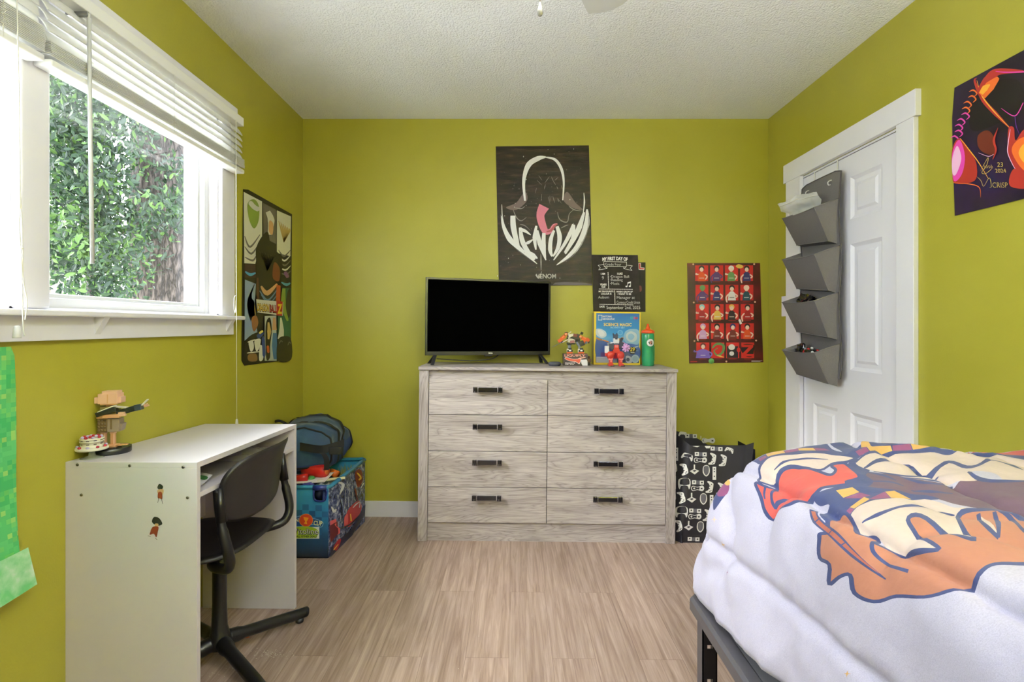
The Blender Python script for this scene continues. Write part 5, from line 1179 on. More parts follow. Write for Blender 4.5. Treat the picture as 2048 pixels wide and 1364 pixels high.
# toys in the bin
def toyp(px, py, Y): return P(px, py, Y)
REDT = mat('toy_bright_red', rgb(190, 34, 30), .3); ORT = mat('toy_bright_orange', rgb(222, 110, 40), .35); GRT = mat('toy_green', rgb(60, 140, 70), .4); PUR = mat('toy_purple', rgb(92, 84, 160), .4); SIL = mat('toy_pale', rgb(186, 186, 190), .4)
a, b = toyp(622, 941, 2.74), toyp(652, 943, 2.70)
mb = MB(); d_ = (b-a); mb.tube([a-d_*.4, a, a+d_*.85, b, b+d_*.06], [.030, .034, .034, .028, .022], 20, m=0); mb.tube([b, b+d_*.08], [.016, .016], 16, m=1)
tag(mb.build('toy_rocket', [REDT, ORT]), 'red cylinder toy lying on top of the pile in the toy bin', 'toy')
a = toyp(668, 946, 2.80); mb = MB(); mb.tube([a+V((-.02, .01, .004)), a+V((.022, -.01, -.006))], [.018, .020], 18); tag(mb.build('toy_ball', ORT), 'orange toy just right of the red cylinder in the bin', 'toy')
a = toyp(604, 956, 2.66); mb = MB(); mb.tube([a+V((-.03, 0, -.002)), a+V((.030, 0, .004))], .018, 18); tag(mb.build('toy_tube', REDT), 'short red toy at the near left edge of the bin', 'toy')
a = toyp(622, 957, 2.68); mb = MB(); mb.ball(a, (.022, .018, .014)); tag(mb.build('toy_piece', GRT), 'small green toy between the red ones in the bin', 'toy')
a = toyp(616, 968, 2.62); mb = MB(); mb.hexa([a+V((-.04, -.01, -.03)), a+V((.04, -.01, -.03)), a+V((.03, .03, -.03)), a+V((-.03, .03, -.03)), a+V((-.02, -.01, .006)), a+V((.01, -.01, .012)), a+V((.02, .02, .006)), a+V((-.02, .02, .004))]); tag(mb.build('toy_block', PUR), 'violet blocky toy at the near rim of the bin', 'toy')
a = toyp(664, 958, 2.72); mb = MB(); T = Matrix.Translation(a) @ Matrix.Rotation(R(25), 4, 'Z') @ Matrix.Rotation(R(-14), 4, 'X'); mb.box(-.075, .06, -.05, .05, -.006, .006, .002, T=T)
cp_ = mb.build('comic_book', mat('comic_cream', rgb(206, 196, 150), .4)); tag(cp_, 'colourful comic book lying on the toys in the bin', 'book')
s = Sheet(lambda u, v, h: T @ V((u, v, .006+h))); s.blob([(-.06, -.03), (-.01, -.04), (.0, .02), (-.05, .03)], RED); s.blob([(.005, -.03), (.05, -.035), (.045, .02), (.01, .01)], ink('comic_yellow', 226, 190, 60)); s.blob([(-.03, -.02), (.02, -.01), (.0, .02)], WHITE); s.disc(.03, .02, .012, RED); WM[cp_.name] = Matrix.Translation(cp_.location); s.build('cover_print', cp_)
a = toyp(690, 935, 2.90); mb = MB(); rr = random.Random(5)
for k in range(90):
    x, y = a.x+rr.uniform(-.06, .035), a.y+rr.uniform(-.05, .10); z = .305; t = V((rr.uniform(-.02, .02), rr.uniform(-.02, .02), rr.uniform(.02, .045))); w0 = V((.0022, 0, 0))
    mb.add([V((x, y, z))-w0, V((x, y, z))+w0, V((x, y, z))+t+w0*.6, V((x, y, z))+t*1.3, V((x, y, z))+t-w0*.6], [(0, 1, 2, 3, 4)])
mb.box(a.x-.065, a.x+.04, a.y-.055, a.y+.105, .29, .306, .003)
tag(mb.build('artificial_grass', mat('pale_grass', rgb(130, 136, 84), .6)), 'pale green tufted toy mat in the far corner of the bin', 'toy')
mb = MB(); rr = random.Random(8)
for k in range(26):
    x, y = rr.uniform(bl+.05, -.96), rr.uniform(2.63, 2.98); mb.ball((x, y, .255+rr.uniform(0, .03)), (rr.uniform(.03, .05), rr.uniform(.03, .05), rr.uniform(.02, .035)), 10, 6, m=k % 4)
o = mb.build('assorted_toys', [SIL, PUR, mat('toy_dark_blue', rgb(30, 36, 60), .5), GRT]); tag(o, 'jumble of mixed small toys filling the blue bin', 'toys', kind='stuff')
mb = MB(); a = toyp(600, 945, 2.66); mb.grid(lambda i, j: V((-1.20+.25*i, 2.62+.14*j, .352+.012*i+.010*j)), 3, 3); mb.grid(lambda i, j: V((-1.20+.25*i, 2.62+.14*j, .351+.012*i+.010*j)), 3, 3); tag(mb.build('paper_sheet', WHITE), 'white sheet sticking out from under the blue duffel bag', 'paper')
# crinkled wrapping film
mb = MB(); mb.grid(lambda i, j: V((-1.02+.12*i, 2.60+.12*j, .330+.022*abs(math.sin(i*9+j*4))*math.sin(PI*i)+.01*math.sin(j*7))), 14, 14); tag(mb.build('plastic_wrap', cl.m), 'clear crinkled wrapping film on the toys at the near bin corner', 'wrapping')

# duffel bag
w = NT('duffel_cloth'); tc = w.n('ShaderNodeTexCoord'); sp = w.n('ShaderNodeSeparateXYZ'); w.l(tc.outputs['Object'], sp.inputs[0]); n1 = w.n('ShaderNodeTexNoise', Scale=9.0, Detail=6.0); w.l(tc.outputs['Object'], n1.inputs['Vector'])
w.l(w.ramp(n1.outputs['Fac'], [(.3, rgb(24, 52, 84)), (.6, rgb(30, 66, 98)), (.78, rgb(52, 92, 120))]), w.b.inputs['Base Color']); w.b.inputs['Roughness'].default_value = .65; w.b.inputs['Sheen Weight'].default_value = .2; DUF = w.m
DUF2 = mat('duffel_royal', rgb(30, 52, 104), .6, noise=.2, nscale=20); WEB = mat('webbing_black', rgb(15, 15, 18), .7, bump=.3, bscale=900)
dc = V((-1.108, 2.865, .372))
du = thing('duffel_bag', dc, 'blue duffel bag with black straps resting on the toy bin', 'bag')
def duf(a, b, infl=0):     # a around length (angle about y axis), b along y
    hx, hz = .158+infl, .128+infl
    t = 2*PI*a; y = (b*2-1); e = (1-abs(y)**5)**.32 if abs(y) < 1 else 0
    c_, s_ = superpt(t, 5)
    p = V((dc.x+c_*hx*(.86+.14*e)*(e if abs(y) > .96 else 1), dc.y+y*.165, dc.z+.130+s_*hz*(e*.92+.0)))
    nz = mnoise.noise(p*9)*.022+mnoise.noise(p*23)*.008
    sag = -.035*max(0, s_)*(p.x-dc.x < 0)*abs((p.x-dc.x)/.17)*0
    top = max(0, s_)*( .012*math.sin((p.x-dc.x)*14+1.6)-.10*max(0, p.x-dc.x-.06)+ .012*math.sin((p.y-dc.y)*20))
    q_ = p+V((nz, nz*.6, nz+top)); q_.z = max(q_.z, dc.z-.004); q_.x = max(q_.x, XL+.006); return q_
mb = MB()
nu, nv = 56, 34
for i in range(nu+1):
    pass
vs = [duf(i/nu, j/nv) for i in range(nu) for j in range(nv+1)]
fs_t = []; fs_b = []
for i in range(nu):
    for j in range(nv):
        f = (i*(nv+1)+j, ((i+1) % nu)*(nv+1)+j, ((i+1) % nu)*(nv+1)+j+1, i*(nv+1)+j+1); (fs_t if vs[f[0]].z > dc.z+.125 else fs_b).append(f)
mb.add(vs, fs_t, 0, True); o0 = len(mb.v)
mb.f += [list(f) for f in fs_b]; mb.mi += [1]*len(fs_b); mb.sm += [True]*len(fs_b)
mb.build('bag_body', [DUF, DUF2], du)
def loop_b(b, r_=.0, n=40, a0_=0., a1_=1.): return [duf(a0_+(a1_-a0_)*k/n, b, .004) for k in range(n+1)]
for b in (.05, .95): mb = MB(); mb.tube(loop_b(b)[:-1], .005, 6, closed=True); mb.build('piping', WEB, du)
mb = MB()
for b in (.30, .70):
    pts = loop_b(b, n=40, a0_=-.30, a1_=.42); vs = []
    for k, p in enumerate(pts): vs += [p+V((.0, -.016, .002)), p+V((0, .016, .002))]
    mb.add(vs, [(2*k, 2*k+1, 2*k+3, 2*k+2) for k in range(len(pts)-1)], 0, True)
mb.build('webbing', WEB, du)
mb = MB()
hp = [P(600, 893, 2.69), P(640, 899, 2.66), P(668, 893, 2.68), P(688, 886, 2.72)]; c_ = spline([tuple(p) for p in hp], 6)
for off in (0,):
    vs = []
    for p in c_: vs += [V(p)+V((0, -.002, -.020)), V(p)+V((0, -.002, .020)), V(p)+V((0, .004, -.020)), V(p)+V((0, .004, .020))]
    n = len(c_); mb.add(vs, [(4*k, 4*k+1, 4*k+5, 4*k+4) for k in range(n-1)]+[(4*k+2, 4*k+3, 4*k+7, 4*k+6) for k in range(n-1)], 0, True)
c_ = spline([tuple(p) for p in (P(618, 900, 2.70), P(640, 903, 2.665), P(652, 915, 2.655), P(654, 934, 2.66), P(652, 940, 2.67))], 6); vs = []
for p in c_: vs += [V(p)+V((-.014, -.002, 0)), V(p)+V((.014, -.002, 0))]
mb.add(vs, [(2*k, 2*k+1, 2*k+3, 2*k+2) for k in range(len(c_)-1)], 0, True)
a = P(672, 902, 2.665); mb.box(a.x-.035, a.x+.03, a.y-.006, a.y+.006, a.z-.018, a.z+.02, .004)
mb.build('carry_strap', WEB, du)
mb = MB(); a = P(549, 846, 2.80); mb.tube(spline([tuple(P(546, 844, 2.80)), tuple(P(560, 842, 2.76)), tuple(P(577, 852, 2.74)), tuple(P(590, 872, 2.72))], 5), .007, 8); mb.build('zip_flap', WEB, du)

# ================================================================ BLINDS
SLT = mat('blind_white', rgb(238, 237, 234), .42); CORD = mat('cord_white', rgb(226, 224, 214), .7); WANDM = mat('wand_plastic', rgb(206, 206, 204), .3)
slm = NT('blind_slat_white'); slm.b.inputs['Base Color'].default_value = rgb(240, 239, 236); slm.b.inputs['Roughness'].default_value = .4; slm.b.inputs['Subsurface Weight'].default_value = 0
_tr = slm.t.nodes.new('ShaderNodeBsdfTranslucent'); _tr.inputs['Color'].default_value = (.9, .9, .87, 1); _mx = slm.t.nodes.new('ShaderNodeMixShader'); _mx.inputs[0].default_value = .35
slm.l(slm.b.outputs[0], _mx.inputs[1]); slm.l(_tr.outputs[0], _mx.inputs[2]); slm.l(_mx.outputs[0], slm.out.inputs['Surface'])
def make_blind(ya, yb, label, nopen, tilt, cords):
    X0 = XL+.022; X1 = X0+.052; xc = (X0+X1)/2
    b = thing('window_blind', (xc, (ya+yb)/2, 1.83), label, 'blind')
    mb = MB(); mb.box(X0, X1-.002, ya+.004, yb-.004, 2.040, 2.078, .003); mb.build('headrail', SLT, b)
    mb = MB()
    def slat(z, ang, jit=0):
        n = 6; vs = []
        for side in (0, 1):
            for i in range(n+1):
                t = (i/n-.5)*.050; bow = .0035*(1-(2*i/n-1)**2)
                x = t*math.cos(ang)-(-bow+side*.0028)*math.sin(ang); z_ = -t*math.sin(ang)+(bow-side*.0028)*math.cos(ang)
                for y in (ya+jit, yb+jit): vs.append(V((xc+x, y, z+z_)))
        fs = []
        for side in (0, 1):
            o = side*(n+1)*2
            for i in range(n): fs.append((o+2*i, o+2*i+1, o+2*i+3, o+2*i+2))
        o = (n+1)*2
        fs += [(0, 1, o+1, o), (2*n, 2*n+1, o+2*n+1, o+2*n)]
        for e in (0, 1): fs += [(2*i+e, 2*i+2+e, o+2*i+2+e, o+2*i+e) for i in range(n)]
        mb.add(vs, fs, 0, False)
    for k in range(nopen): slat(2.022-k*.0262, tilt)
    zz = 2.022-nopen*.0262+.004; nst = int((zz-1.856)/.0044)
    rj = random.Random(4)
    for k in range(nst+1): slat(zz-k*.0044, R(5), rj.uniform(-.002, .002))
    mb.build('slats', slm.m, b)
    mb = MB(); mb.box(X0+.001, X1-.001, ya, yb, 1.830, 1.848, .005, seg=3, smooth=True); mb.build('bottom_rail', SLT, b)
    L_ = yb-ya
    for f in (.12, .5, .88):
        mb = MB(); y = ya+L_*f
        for x in (X0-.0012, X1+.0012): mb.tube([(x, y, 2.04), (x, y, 1.832)], .0007, 5)
        for k in range(7): mb.tube([(X1+.002, y+.006*math.sin(k*2.1), 1.905-k*.008), (X1+.007, y+.010*math.cos(k*1.7), 1.898-k*.008), (X1+.002, y-.004, 1.892-k*.008)], .0007, 5)
        mb.build('ladder_cord', CORD, b)
    return b
bl1 = make_blind(1.352, 2.326, 'white slatted blind, half raised over the window with the tree view', 5, R(52), None)
bl2 = make_blind(.40, 1.335, 'white slatted blind at the left picture edge, raised over the nearer window', 4, R(66), None)
mb = MB(); xw = -1.190
p, q_ = P(176, 38, 0), 0
s_ = F/ (xw*F/(176-VX)) ; Yw = xw*F/(178-VX); zt_, zb_ = CH-(36-VY)*Yw/F, CH-(526-VY)*Yw/F
mb.tube([(xw, Yw, zt_), (xw, Yw+.005, (zt_+zb_)/2), (xw, Yw+.012, zb_)], .0052, 6); mb.cyl((xw, Yw, zt_+.012), (xw, Yw, zt_-.004), .003, seg=8)
mb.build('tilt_wand', WANDM, bl1)
mb = MB(); mb.box(XL+.02, xw, Yw-.006, Yw+.006, zt_+.004, zt_+.016, .002); mb.build('wand_clip', STEEL, bl1)
xc_ = -1.194; Yc = xc_*F/(473-VX)
mb = MB(); zz = lambda py: CH-(py-VY)*Yc/F
mb.tube([(xc_, Yc-.004, 2.04), (xc_, Yc-.002, zz(500)), (xc_, Yc, zz(640)), (xc_, Yc+.002, zz(838))], .0013, 6)
mb.tube(spline([(xc_, Yc, zz(592)), (xc_-.002, Yc-.012, zz(594)), (xc_, Yc-.020, zz(612)), (xc_+.001, Yc-.012, zz(626)), (xc_, Yc-.001, zz(600))], 5), .0016, 6)
cd = mb.build('pull_cord', CORD, bl1)
mb = MB(); mb.lathe([(.006, -.022), (.0065, -.020), (.004, -.002), (.002, 0), (0, 0)], (xc_, Yc+.002, zz(838)), 12); mb.build('cord_tassel', WANDM, cd)
xl_ = -1.186; Yl = xl_*F/(42-VX); zz = lambda py: CH-(py-VY)*Yl/F
yy = lambda px: xl_*F/(px-VX)
mb = MB()
mb.tube(spline([(xl_, yy(32), zz(-60)), (xl_, yy(37), zz(150)), (xl_, yy(40), zz(400)), (xl_, yy(38), zz(450)), (xl_, yy(43), zz(520)), (xl_, yy(46), zz(640)), (xl_, yy(49), zz(672))], 6), .0014, 6)
mb.tube(spline([(xl_, yy(41), zz(395)), (xl_, yy(44), zz(450)), (xl_, yy(45), zz(495)), (xl_, yy(47), zz(560)), (xl_, yy(54), zz(600)), (xl_, yy(53), zz(620)), (xl_, yy(50), zz(640))], 6), .0014, 6)
mb.ball((xl_, yy(45), zz(496)), .003, 8, 6); cd = mb.build('pull_cord', CORD, bl2)
mb = MB(); mb.lathe([(.0085, 0), (.009, .002), (.006, .028), (.003, .030), (0, .030)], (xl_-.012, yy(44), zz(676)), 14); mb.build('cord_tassel', WANDM, cd)

# ================================================================ OUTDOORS
mb = MB(); mb.box(-30, XL-T_, -12, 30, -.75, -.60); o = mb.build('ground', mat('pale_ground', rgb(214, 212, 206), .9, noise=.12, nscale=2)); o['kind'] = 'structure'
w = NT('tree_bark'); tc = w.n('ShaderNodeTexCoord'); mp_ = w.n('ShaderNodeMapping'); mp_.inputs['Scale'].default_value = (14, 14, 3.2); w.l(tc.outputs['Object'], mp_.inputs['Vector'])
vo = w.n('ShaderNodeTexVoronoi', Scale=1.3, _feature='DISTANCE_TO_EDGE'); nn = w.n('ShaderNodeTexNoise', Scale=3.0, Detail=6.0); w.l(mp_.outputs['Vector'], nn.inputs['Vector'])
av = w.n('ShaderNodeVectorMath', _operation='ADD'); w.l(mp_.outputs['Vector'], av.inputs[0]); w.l(nn.outputs['Color'], av.inputs[1]); w.l(av.outputs[0], vo.inputs['Vector'])
w.l(w.ramp(vo.outputs['Distance'], [(0, rgb(30, 25, 24)), (.12, rgb(66, 57, 55)), (.4, rgb(102, 91, 87))]), w.b.inputs['Base Color']); w.b.inputs['Roughness'].default_value = .95
bp = w.n('ShaderNodeBump', Strength=1.0, Distance=.04); w.l(vo.outputs['Distance'], bp.inputs['Height']); w.l(bp.outputs['Normal'], w.b.inputs['Normal']); BARK = w.m
tc_ = P(331, 500, 6.1); tr1 = thing('large_tree', (tc_.x, 6.1, -.6), 'thick grey-brown tree trunk with rough bark outside the window', 'tree')
mb = MB(); rad = 62*6.1/F
def trunk(i, j):
    a = 2*PI*i; z = -.6+7.0*j; r_ = rad*(1.12-.16*j)*(1+.035*mnoise.noise(V((math.cos(a)*3, math.sin(a)*3, z*.6)))+.02*abs(math.sin(a*17+2*mnoise.noise(V((a, z*2, 0))))))
    return V((tc_.x+r_*math.cos(a)+.02*z, 6.1+r_*math.sin(a), z))
mb.grid(trunk, 120, 60); mb.build('trunk', BARK, tr1, weld=True)
LEAF = []
for nm, c in (('leaf_dark', (26, 42, 32)), ('leaf_mid', (40, 60, 40)), ('leaf_bright', (72, 98, 48))):
    w = NT(nm); w.b.inputs['Base Color'].default_value = rgb(*c); w.b.inputs['Roughness'].default_value = .5
    t_ = w.t.nodes.new('ShaderNodeBsdfTranslucent'); t_.inputs['Color'].default_value = rgb(c[0]+8, c[1]+14, c[2]); m_ = w.t.nodes.new('ShaderNodeMixShader'); m_.inputs[0].default_value = .35
    w.l(w.b.outputs[0], m_.inputs[1]); w.l(t_.outputs[0], m_.inputs[2]); w.l(m_.outputs[0], w.out.inputs['Surface']); LEAF.append(w.m)
def leaves(mb, c, rad_, n, size, rr, mset=(0, 0, 1, 1, 2)):
    for _ in range(n):
        d_ = V((rr.gauss(0, .5), rr.gauss(0, .5), rr.gauss(0, .5))); p = V(c)+V((d_.x*rad_[0], d_.y*rad_[1], d_.z*rad_[2]))
        q_ = Quaternion((rr.uniform(-1, 1), rr.uniform(-1, 1), rr.uniform(-1, 1), rr.uniform(-1, 1))).normalized(); sz = size*rr.uniform(.6, 1.35)
        pts = [(-1, 0, 0), (-.4, .36, .06), (.3, .34, .06), (1, 0, -.1), (.3, -.34, .06), (-.4, -.36, .06)]
        mb.add([p+q_ @ (V(t)*sz*.5) for t in pts], [(0, 1, 2, 3), (0, 3, 4, 5)], rr.choice(mset), False)
tr2 = thing('leafy_tree', P(185, 560, 5.6), 'leafy green tree with thin branches in front of the big trunk outside', 'tree')
tr2.location.z = -.6; WM[tr2.name] = Matrix.Translation(tr2.location)
mb = MB(); rr = random.Random(11)
cl_ = []
for _ in range(330):
    px = rr.uniform(40, 400); py = rr.uniform(60, 600); Y = rr.uniform(4.3, 5.4)
    gap = (205 < px < 290 and 200 < py < 300 and rr.random() < .75) or (px < 270 and py > 530 and rr.random() < .6) or (px > 265 and (py < 330 or py > 455) and rr.random() < .95) or (px > 280 and rr.random() < .75)
    if gap: continue
    c = P(px, py, Y); cl_.append(c); leaves(mb, c, (.22, .24, .20), 95, .068, rr, (0, 0, 0, 1, 1, 2) if rr.random() < .8 else (1, 2, 2))
mb.build('foliage', LEAF, tr2)
mb = MB()
def br_(pts, r0, r1):
    c = spline([tuple(P(*p)) for p in pts], 6); mb.tube(c, [r0+(r1-r0)*k/(len(c)-1) for k in range(len(c))], 6)
br_([(100, 285, 4.6), (125, 255, 4.6), (148, 212, 4.7), (165, 170, 4.8)], .012, .005); br_([(95, 456, 4.5), (130, 450, 4.5), (152, 432, 4.6), (172, 422, 4.7), (240, 425, 4.8)], .012, .004); br_([(212, 360, 4.8), (218, 385, 4.8), (214, 400, 4.9)], .008, .004); br_([(205, 440, 4.8), (218, 470, 4.8), (218, 500, 4.9)], .008, .004)
c0 = tr2.location; mb.tube([(c0.x, c0.y, -.6), (c0.x+.02, c0.y, .8), (c0.x-.05, c0.y, 2.2), (c0.x+.1, c0.y, 4.0)], [.06, .045, .035, .015], 8)
br_([(178, 560, 5.6), (240, 470, 5.2), (330, 420, 4.9)], .014, .004); br_([(178, 500, 5.6), (130, 420, 5.0), (100, 380, 4.7)], .014, .004); br_([(178, 420, 5.6), (250, 330, 5.2), (360, 300, 4.9)], .014, .004)
mb.build('branches', BARK, tr2)
tr3 = thing('small_tree', P(178, 590, 10.5), 'small distant tree with olive foliage near the bottom of the window', 'tree'); tr3.location.z = -.6; WM[tr3.name] = Matrix.Translation(tr3.location)
mb = MB(); rr = random.Random(21)
for _ in range(26): leaves(mb, P(rr.uniform(140, 265), rr.uniform(540, 612), 10.5+rr.uniform(-.5, .5)), (.3, .3, .2), 40, .11, rr, (1, 2, 2))
mb.build('foliage', LEAF, tr3)
mb = MB(); c0 = tr3.location; mb.tube([(c0.x, c0.y, -.6), (c0.x, c0.y, 1.2), (c0.x, c0.y, 2.2)], [.12, .10, .06], 10); mb.build('trunk', BARK, tr3)
# neighbour's shed
a = P(98, 590, 7.2); mb = MB(); SHD = NT('beige_siding'); SHD.b.inputs['Base Color'].default_value = rgb(84, 76, 64); SHD.b.inputs['Roughness'].default_value = .8
sh = thing('garden_shed', (a.x-1.1, 7.2, -.6), 'beige sided shed corner at the lower left of the window view', 'shed')
zt_ = P(98, 490, 7.2).z; xr = P(120, 590, 7.2).x
def shq(mb, x, y, za, zb): mb.hexa([(x-2.2, y, za), (x, y, za), (x*1.19, 8.6, za), (x-2.2, 8.6, za), (x-2.2, y, zb), (x, y, zb), (x*1.19, 8.6, zb), (x-2.2, 8.6, zb)])
for k in range(14):
    z = -.6+k*(zt_+.6)/14; shq(mb, xr-.08, 7.188, z, z+(zt_+.6)/14-.012)
shq(mb, xr-.09, 7.2, -.6, zt_); mb.build('siding', SHD.m, sh)
mb = MB(); mb.box(xr-.10, xr, 7.17, 7.25, -.6, zt_); mb.build('corner_board', mat('beige_trim', rgb(100, 94, 84), .7), sh)
mb = MB(); mb.hexa([(xr-2.3, 7.12, zt_), (xr+.02, 7.12, zt_), ((xr+.02)*1.19, 8.6, zt_), (xr-2.3, 8.6, zt_), (xr-2.3, 7.9, zt_+.4), ((xr)*1.1, 7.9, zt_+.4), ((xr)*1.11, 8.0, zt_+.4), (xr-2.3, 8.0, zt_+.4)]); mb.build('roof', mat('roof_grey', rgb(70, 66, 64), .9), sh)
# ================================================================ BED
BMT = mat('bed_metal_grey', rgb(88, 86, 92), .42, .35, noise=.08, nscale=60); BMD = mat('bed_metal_dark', rgb(24, 22, 28), .45, .3)
EY = 1.466; BX0, BX1, BY1 = .492, 1.500, -.42; bzt = .400
bed = thing('bed_frame', ((BX0+BX1)/2, .5, FZ(1.0)), 'low dark grey metal bed frame under the quilt at the right', 'bed')
def rail(mb, a, b, w_, h, z):       # moulded bar with sloping outer edge
    a = V(a); b = V(b); d_ = (b-a).normalized(); n_ = V((d_.y, -d_.x, 0))
    prof = [(0, -h), (0, -h*.35), (w_*.28, 0), (w_, 0), (w_, -h)]
    vs = []
    for e in (a, b):
        for (u, v) in prof: vs.append(V((e.x, e.y, z))-n_*(-u)+V((0, 0, v)))
    n = len(prof); mb.add(vs, [(i, (i+1) % n, (i+1) % n+n, i+n) for i in range(n)]+[tuple(range(n-1, -1, -1)), tuple(range(n, 2*n))])
mb = MB(); prof = [(0, -.036), (0, -.008), (.007, 0), (.034, 0), (.034, -.036)]
for (e0, e1, ax) in (((BX0, BY1), (BX0, EY-.018), 'y'), ((BX0+.018, EY), (BX1, EY), 'x')):
    vs = []
    for e in (e0, e1):
        for (u, v) in prof: vs.append(V((e[0]+u, e[1], bzt+v)) if ax == 'y' else V((e[0], e[1]-u, bzt+v)))
    n = len(prof); mb.cur = 0; mb.add(vs, [(i, (i+1) % n, (i+1) % n+n, i+n) for i in range(n)]+[tuple(range(n-1, -1, -1)), tuple(range(n, 2*n))])
# clipped corner joining the two bars
vs = []
for e, ax in (((BX0, EY-.018), 'y'), ((BX0+.018, EY), 'x')):
    for (u, v) in prof: vs.append(V((e[0]+u, e[1], bzt+v)) if ax == 'y' else V((e[0], e[1]-u, bzt+v)))
mb.add(vs, [(i, (i+1) % 5, (i+1) % 5+5, i+5) for i in range(5)])
mb.box(BX1-.034, BX1, BY1, EY, bzt-.036, bzt, .004); mb.box(BX0, BX1, BY1, BY1+.034, bzt-.036, bzt, .004)
mb.build('side_rail', BMT, bed)
mb = MB(); mb.box(BX0+.036, BX1-.036, BY1+.036, EY-.036, bzt-.014, bzt-.002, .002); mb.build('platform_board', mat('board_grey', rgb(92, 92, 98), .5, noise=.1, nscale=12), bed)
def bed_leg(x, y):
    mb = MB(); f = FZ(x)
    mb.box(x, x+.003, y, y+.040, f, bzt-.034, m=0)
    holes = [.284, .192, .10]; zs_ = [f]
    for h in sorted(holes): zs_ += [h-.0055, h+.0055]
    zs_.append(bzt-.034)
    for i in range(len(zs_)-1):
        if i % 2 == 0: mb.box(x, x+.040, y, y+.003, zs_[i], zs_[i+1], m=1)
        else:
            mb.box(x, x+.013, y, y+.003, zs_[i], zs_[i+1], m=1); mb.box(x+.028, x+.040, y, y+.003, zs_[i], zs_[i+1], m=1)
    mb.box(x+.037, x+.040, y, y+.040, f, bzt-.034, m=1)
    return mb.build('leg', [BMT, BMD], bed)
bed_leg(.512, 1.405); bed_leg(1.44, 1.405); bed_leg(.512, -.40); bed_leg(1.44, -.40)
mb = MB(); mb.box(.575, 1.485, -.40, 1.43, bzt, .690, .04, seg=3, smooth=True)
tag(mb.build('mattress', mat('mattress_white', rgb(214, 214, 220), .8)), 'mattress on the bed frame, hidden beneath the patterned quilt', 'mattress')

# ---------------------------------------------------------------- quilt
PROF = [(.499, 0.0), (.506, .16), (.518, .34), (.535, .53), (.560, .72), (.592, .86), (.640, .945), (.72, .99), (.86, 1.0), (1.05, .985), (1.25, .985), (1.42, 1.0), (1.515, .985), (1.532, .95)]
PS = spline(PROF, 10); HT = .425; HEM = .405
arc = [0]
for i in range(1, len(PS)): arc.append(arc[-1]+math.hypot(PS[i][0]-PS[i-1][0], (PS[i][1]-PS[i-1][1])*HT))
LA = arc[-1]
ENDP = [(1.508, 0.0), (1.506, .25), (1.500, .5), (1.488, .72), (1.465, .88), (1.42, .97), (1.34, 1.0)]
ES = spline(ENDP, 8); earc = [0]
for i in range(1, len(ES)): earc.append(earc[-1]+math.hypot(ES[i][0]-ES[i-1][0], (ES[i][1]-ES[i-1][1])*HT))
LE = earc[-1]; LB = LE+(1.34+.40)
import bisect
def look(arr, tab, s_):
    s_ = max(0, min(arr[-1]-1e-6, s_)); i = max(1, bisect.bisect_right(arr, s_)); t = (s_-arr[i-1])/(arr[i]-arr[i-1])
    return (tab[i-1][0]+(tab[i][0]-tab[i-1][0])*t, tab[i-1][1]+(tab[i][1]-tab[i-1][1])*t)
def QB(a, b):
    x, f = look(arc, PS, a)
    if b < LE: y, g = look(earc, ES, b)
    else: y, g = 1.34-(b-LE), 1.0
    side = 1-min(1, max(0, (f)))
    hem = HEM+.055*min(1, max(0, (1.43-y)/.65))
    # lumps on the top
    lump = .010*math.sin(x*9+y*4)*f+.012*math.exp(-((x-.98)**2/.02+(y-1.36)**2/.02))
    top = HEM+HT+lump
    z = hem+(top-hem)*f*g
    x = x+.030*(1-g)*(1 if x < 1 else -1)*(1-f*.3)+.046*(1-f)*min(1, max(0, (1.43-y)/.7))
    y = y-.02*(1-f)*(1-min(1, g*1.0))
    return V((x, y, z))
def aof(X):                       # arc position of an X on the top
    for i in range(1, len(PS)):
        if PS[i][0] >= X and PS[i][1] > .7: return arc[i]
SEAMS = [aof(.612), aof(.905), aof(1.20)]; SEAMS = [SEAMS[0]-.235]+SEAMS
def QN(a, b):
    e = .004; d1 = QB(min(LA, a+e), b)-QB(max(0, a-e), b); d2 = QB(a, min(LB, b+e))-QB(a, max(0, b-e))
    n = d1.cross(d2); n = -n if n.z < 0 or (abs(n.z) < .25*n.length and n.x > 0 and a < .4) else n
    return n.normalized() if n.length > 0 else V((0, 0, 1))
def QP(a, b):
    p = QB(a, b); n = QN(a, b)
    ds = min(abs(a-s_) for s_ in SEAMS); k = min(SEAMS, key=lambda s_: abs(a-s_))
    h = -.014*math.exp(-(ds/.013)**2)-.004*math.exp(-(ds/.05)**2)
    w1 = mnoise.noise(V((a*5, b*18, 3)))*.013*math.exp(-(ds/.06)**2)         # gathers at the seams
    q_ = V((a*3.2+.7*mnoise.noise(V((a*2, b*2, 0))), b*5.5, 1.7)); r1 = mnoise.noise(q_)
    w2 = .034*(1-min(1, abs(r1)*3.2))**2*mnoise.noise(V((a*1.7, b*1.7, 9)))   # creases
    w3 = mnoise.noise(V((a*11+b*4, b*9, 5)))*.0045+mnoise.noise(V((a*26, b*22, 7)))*.0024
    side = 1 if a < SEAMS[1] else 0
    if side:                                                                   # hanging folds
        dn = (SEAMS[1]-a)/SEAMS[1]
        w3 += (.007*dn*math.sin(b*15+2*math.sin(b*6))-.004*dn)*(1 if b > LE*.6 else .3)+.006*mnoise.noise(V((a*6, b*20, 2)))
    if a < .05: h += -.006*(1-a/.05)**2
    return p+n*(h+w1+w2+w3)
def proj(p): return (VX+p.x*F/p.y, VY+(CH-p.z)*F/p.y)
_tab = []
for i in range(0, 141):
    for j in range(0, 150):
        a, b = LA*i/140, LB*j/149
        p = QB(a, b)
        if p.y > .28:
            pr = proj(p); n = QN(a, b); view = (V((0, 0, CH))-p)
            if n.dot(view) > 0: _tab.append((pr[0], pr[1], a, b))
_bins = {}
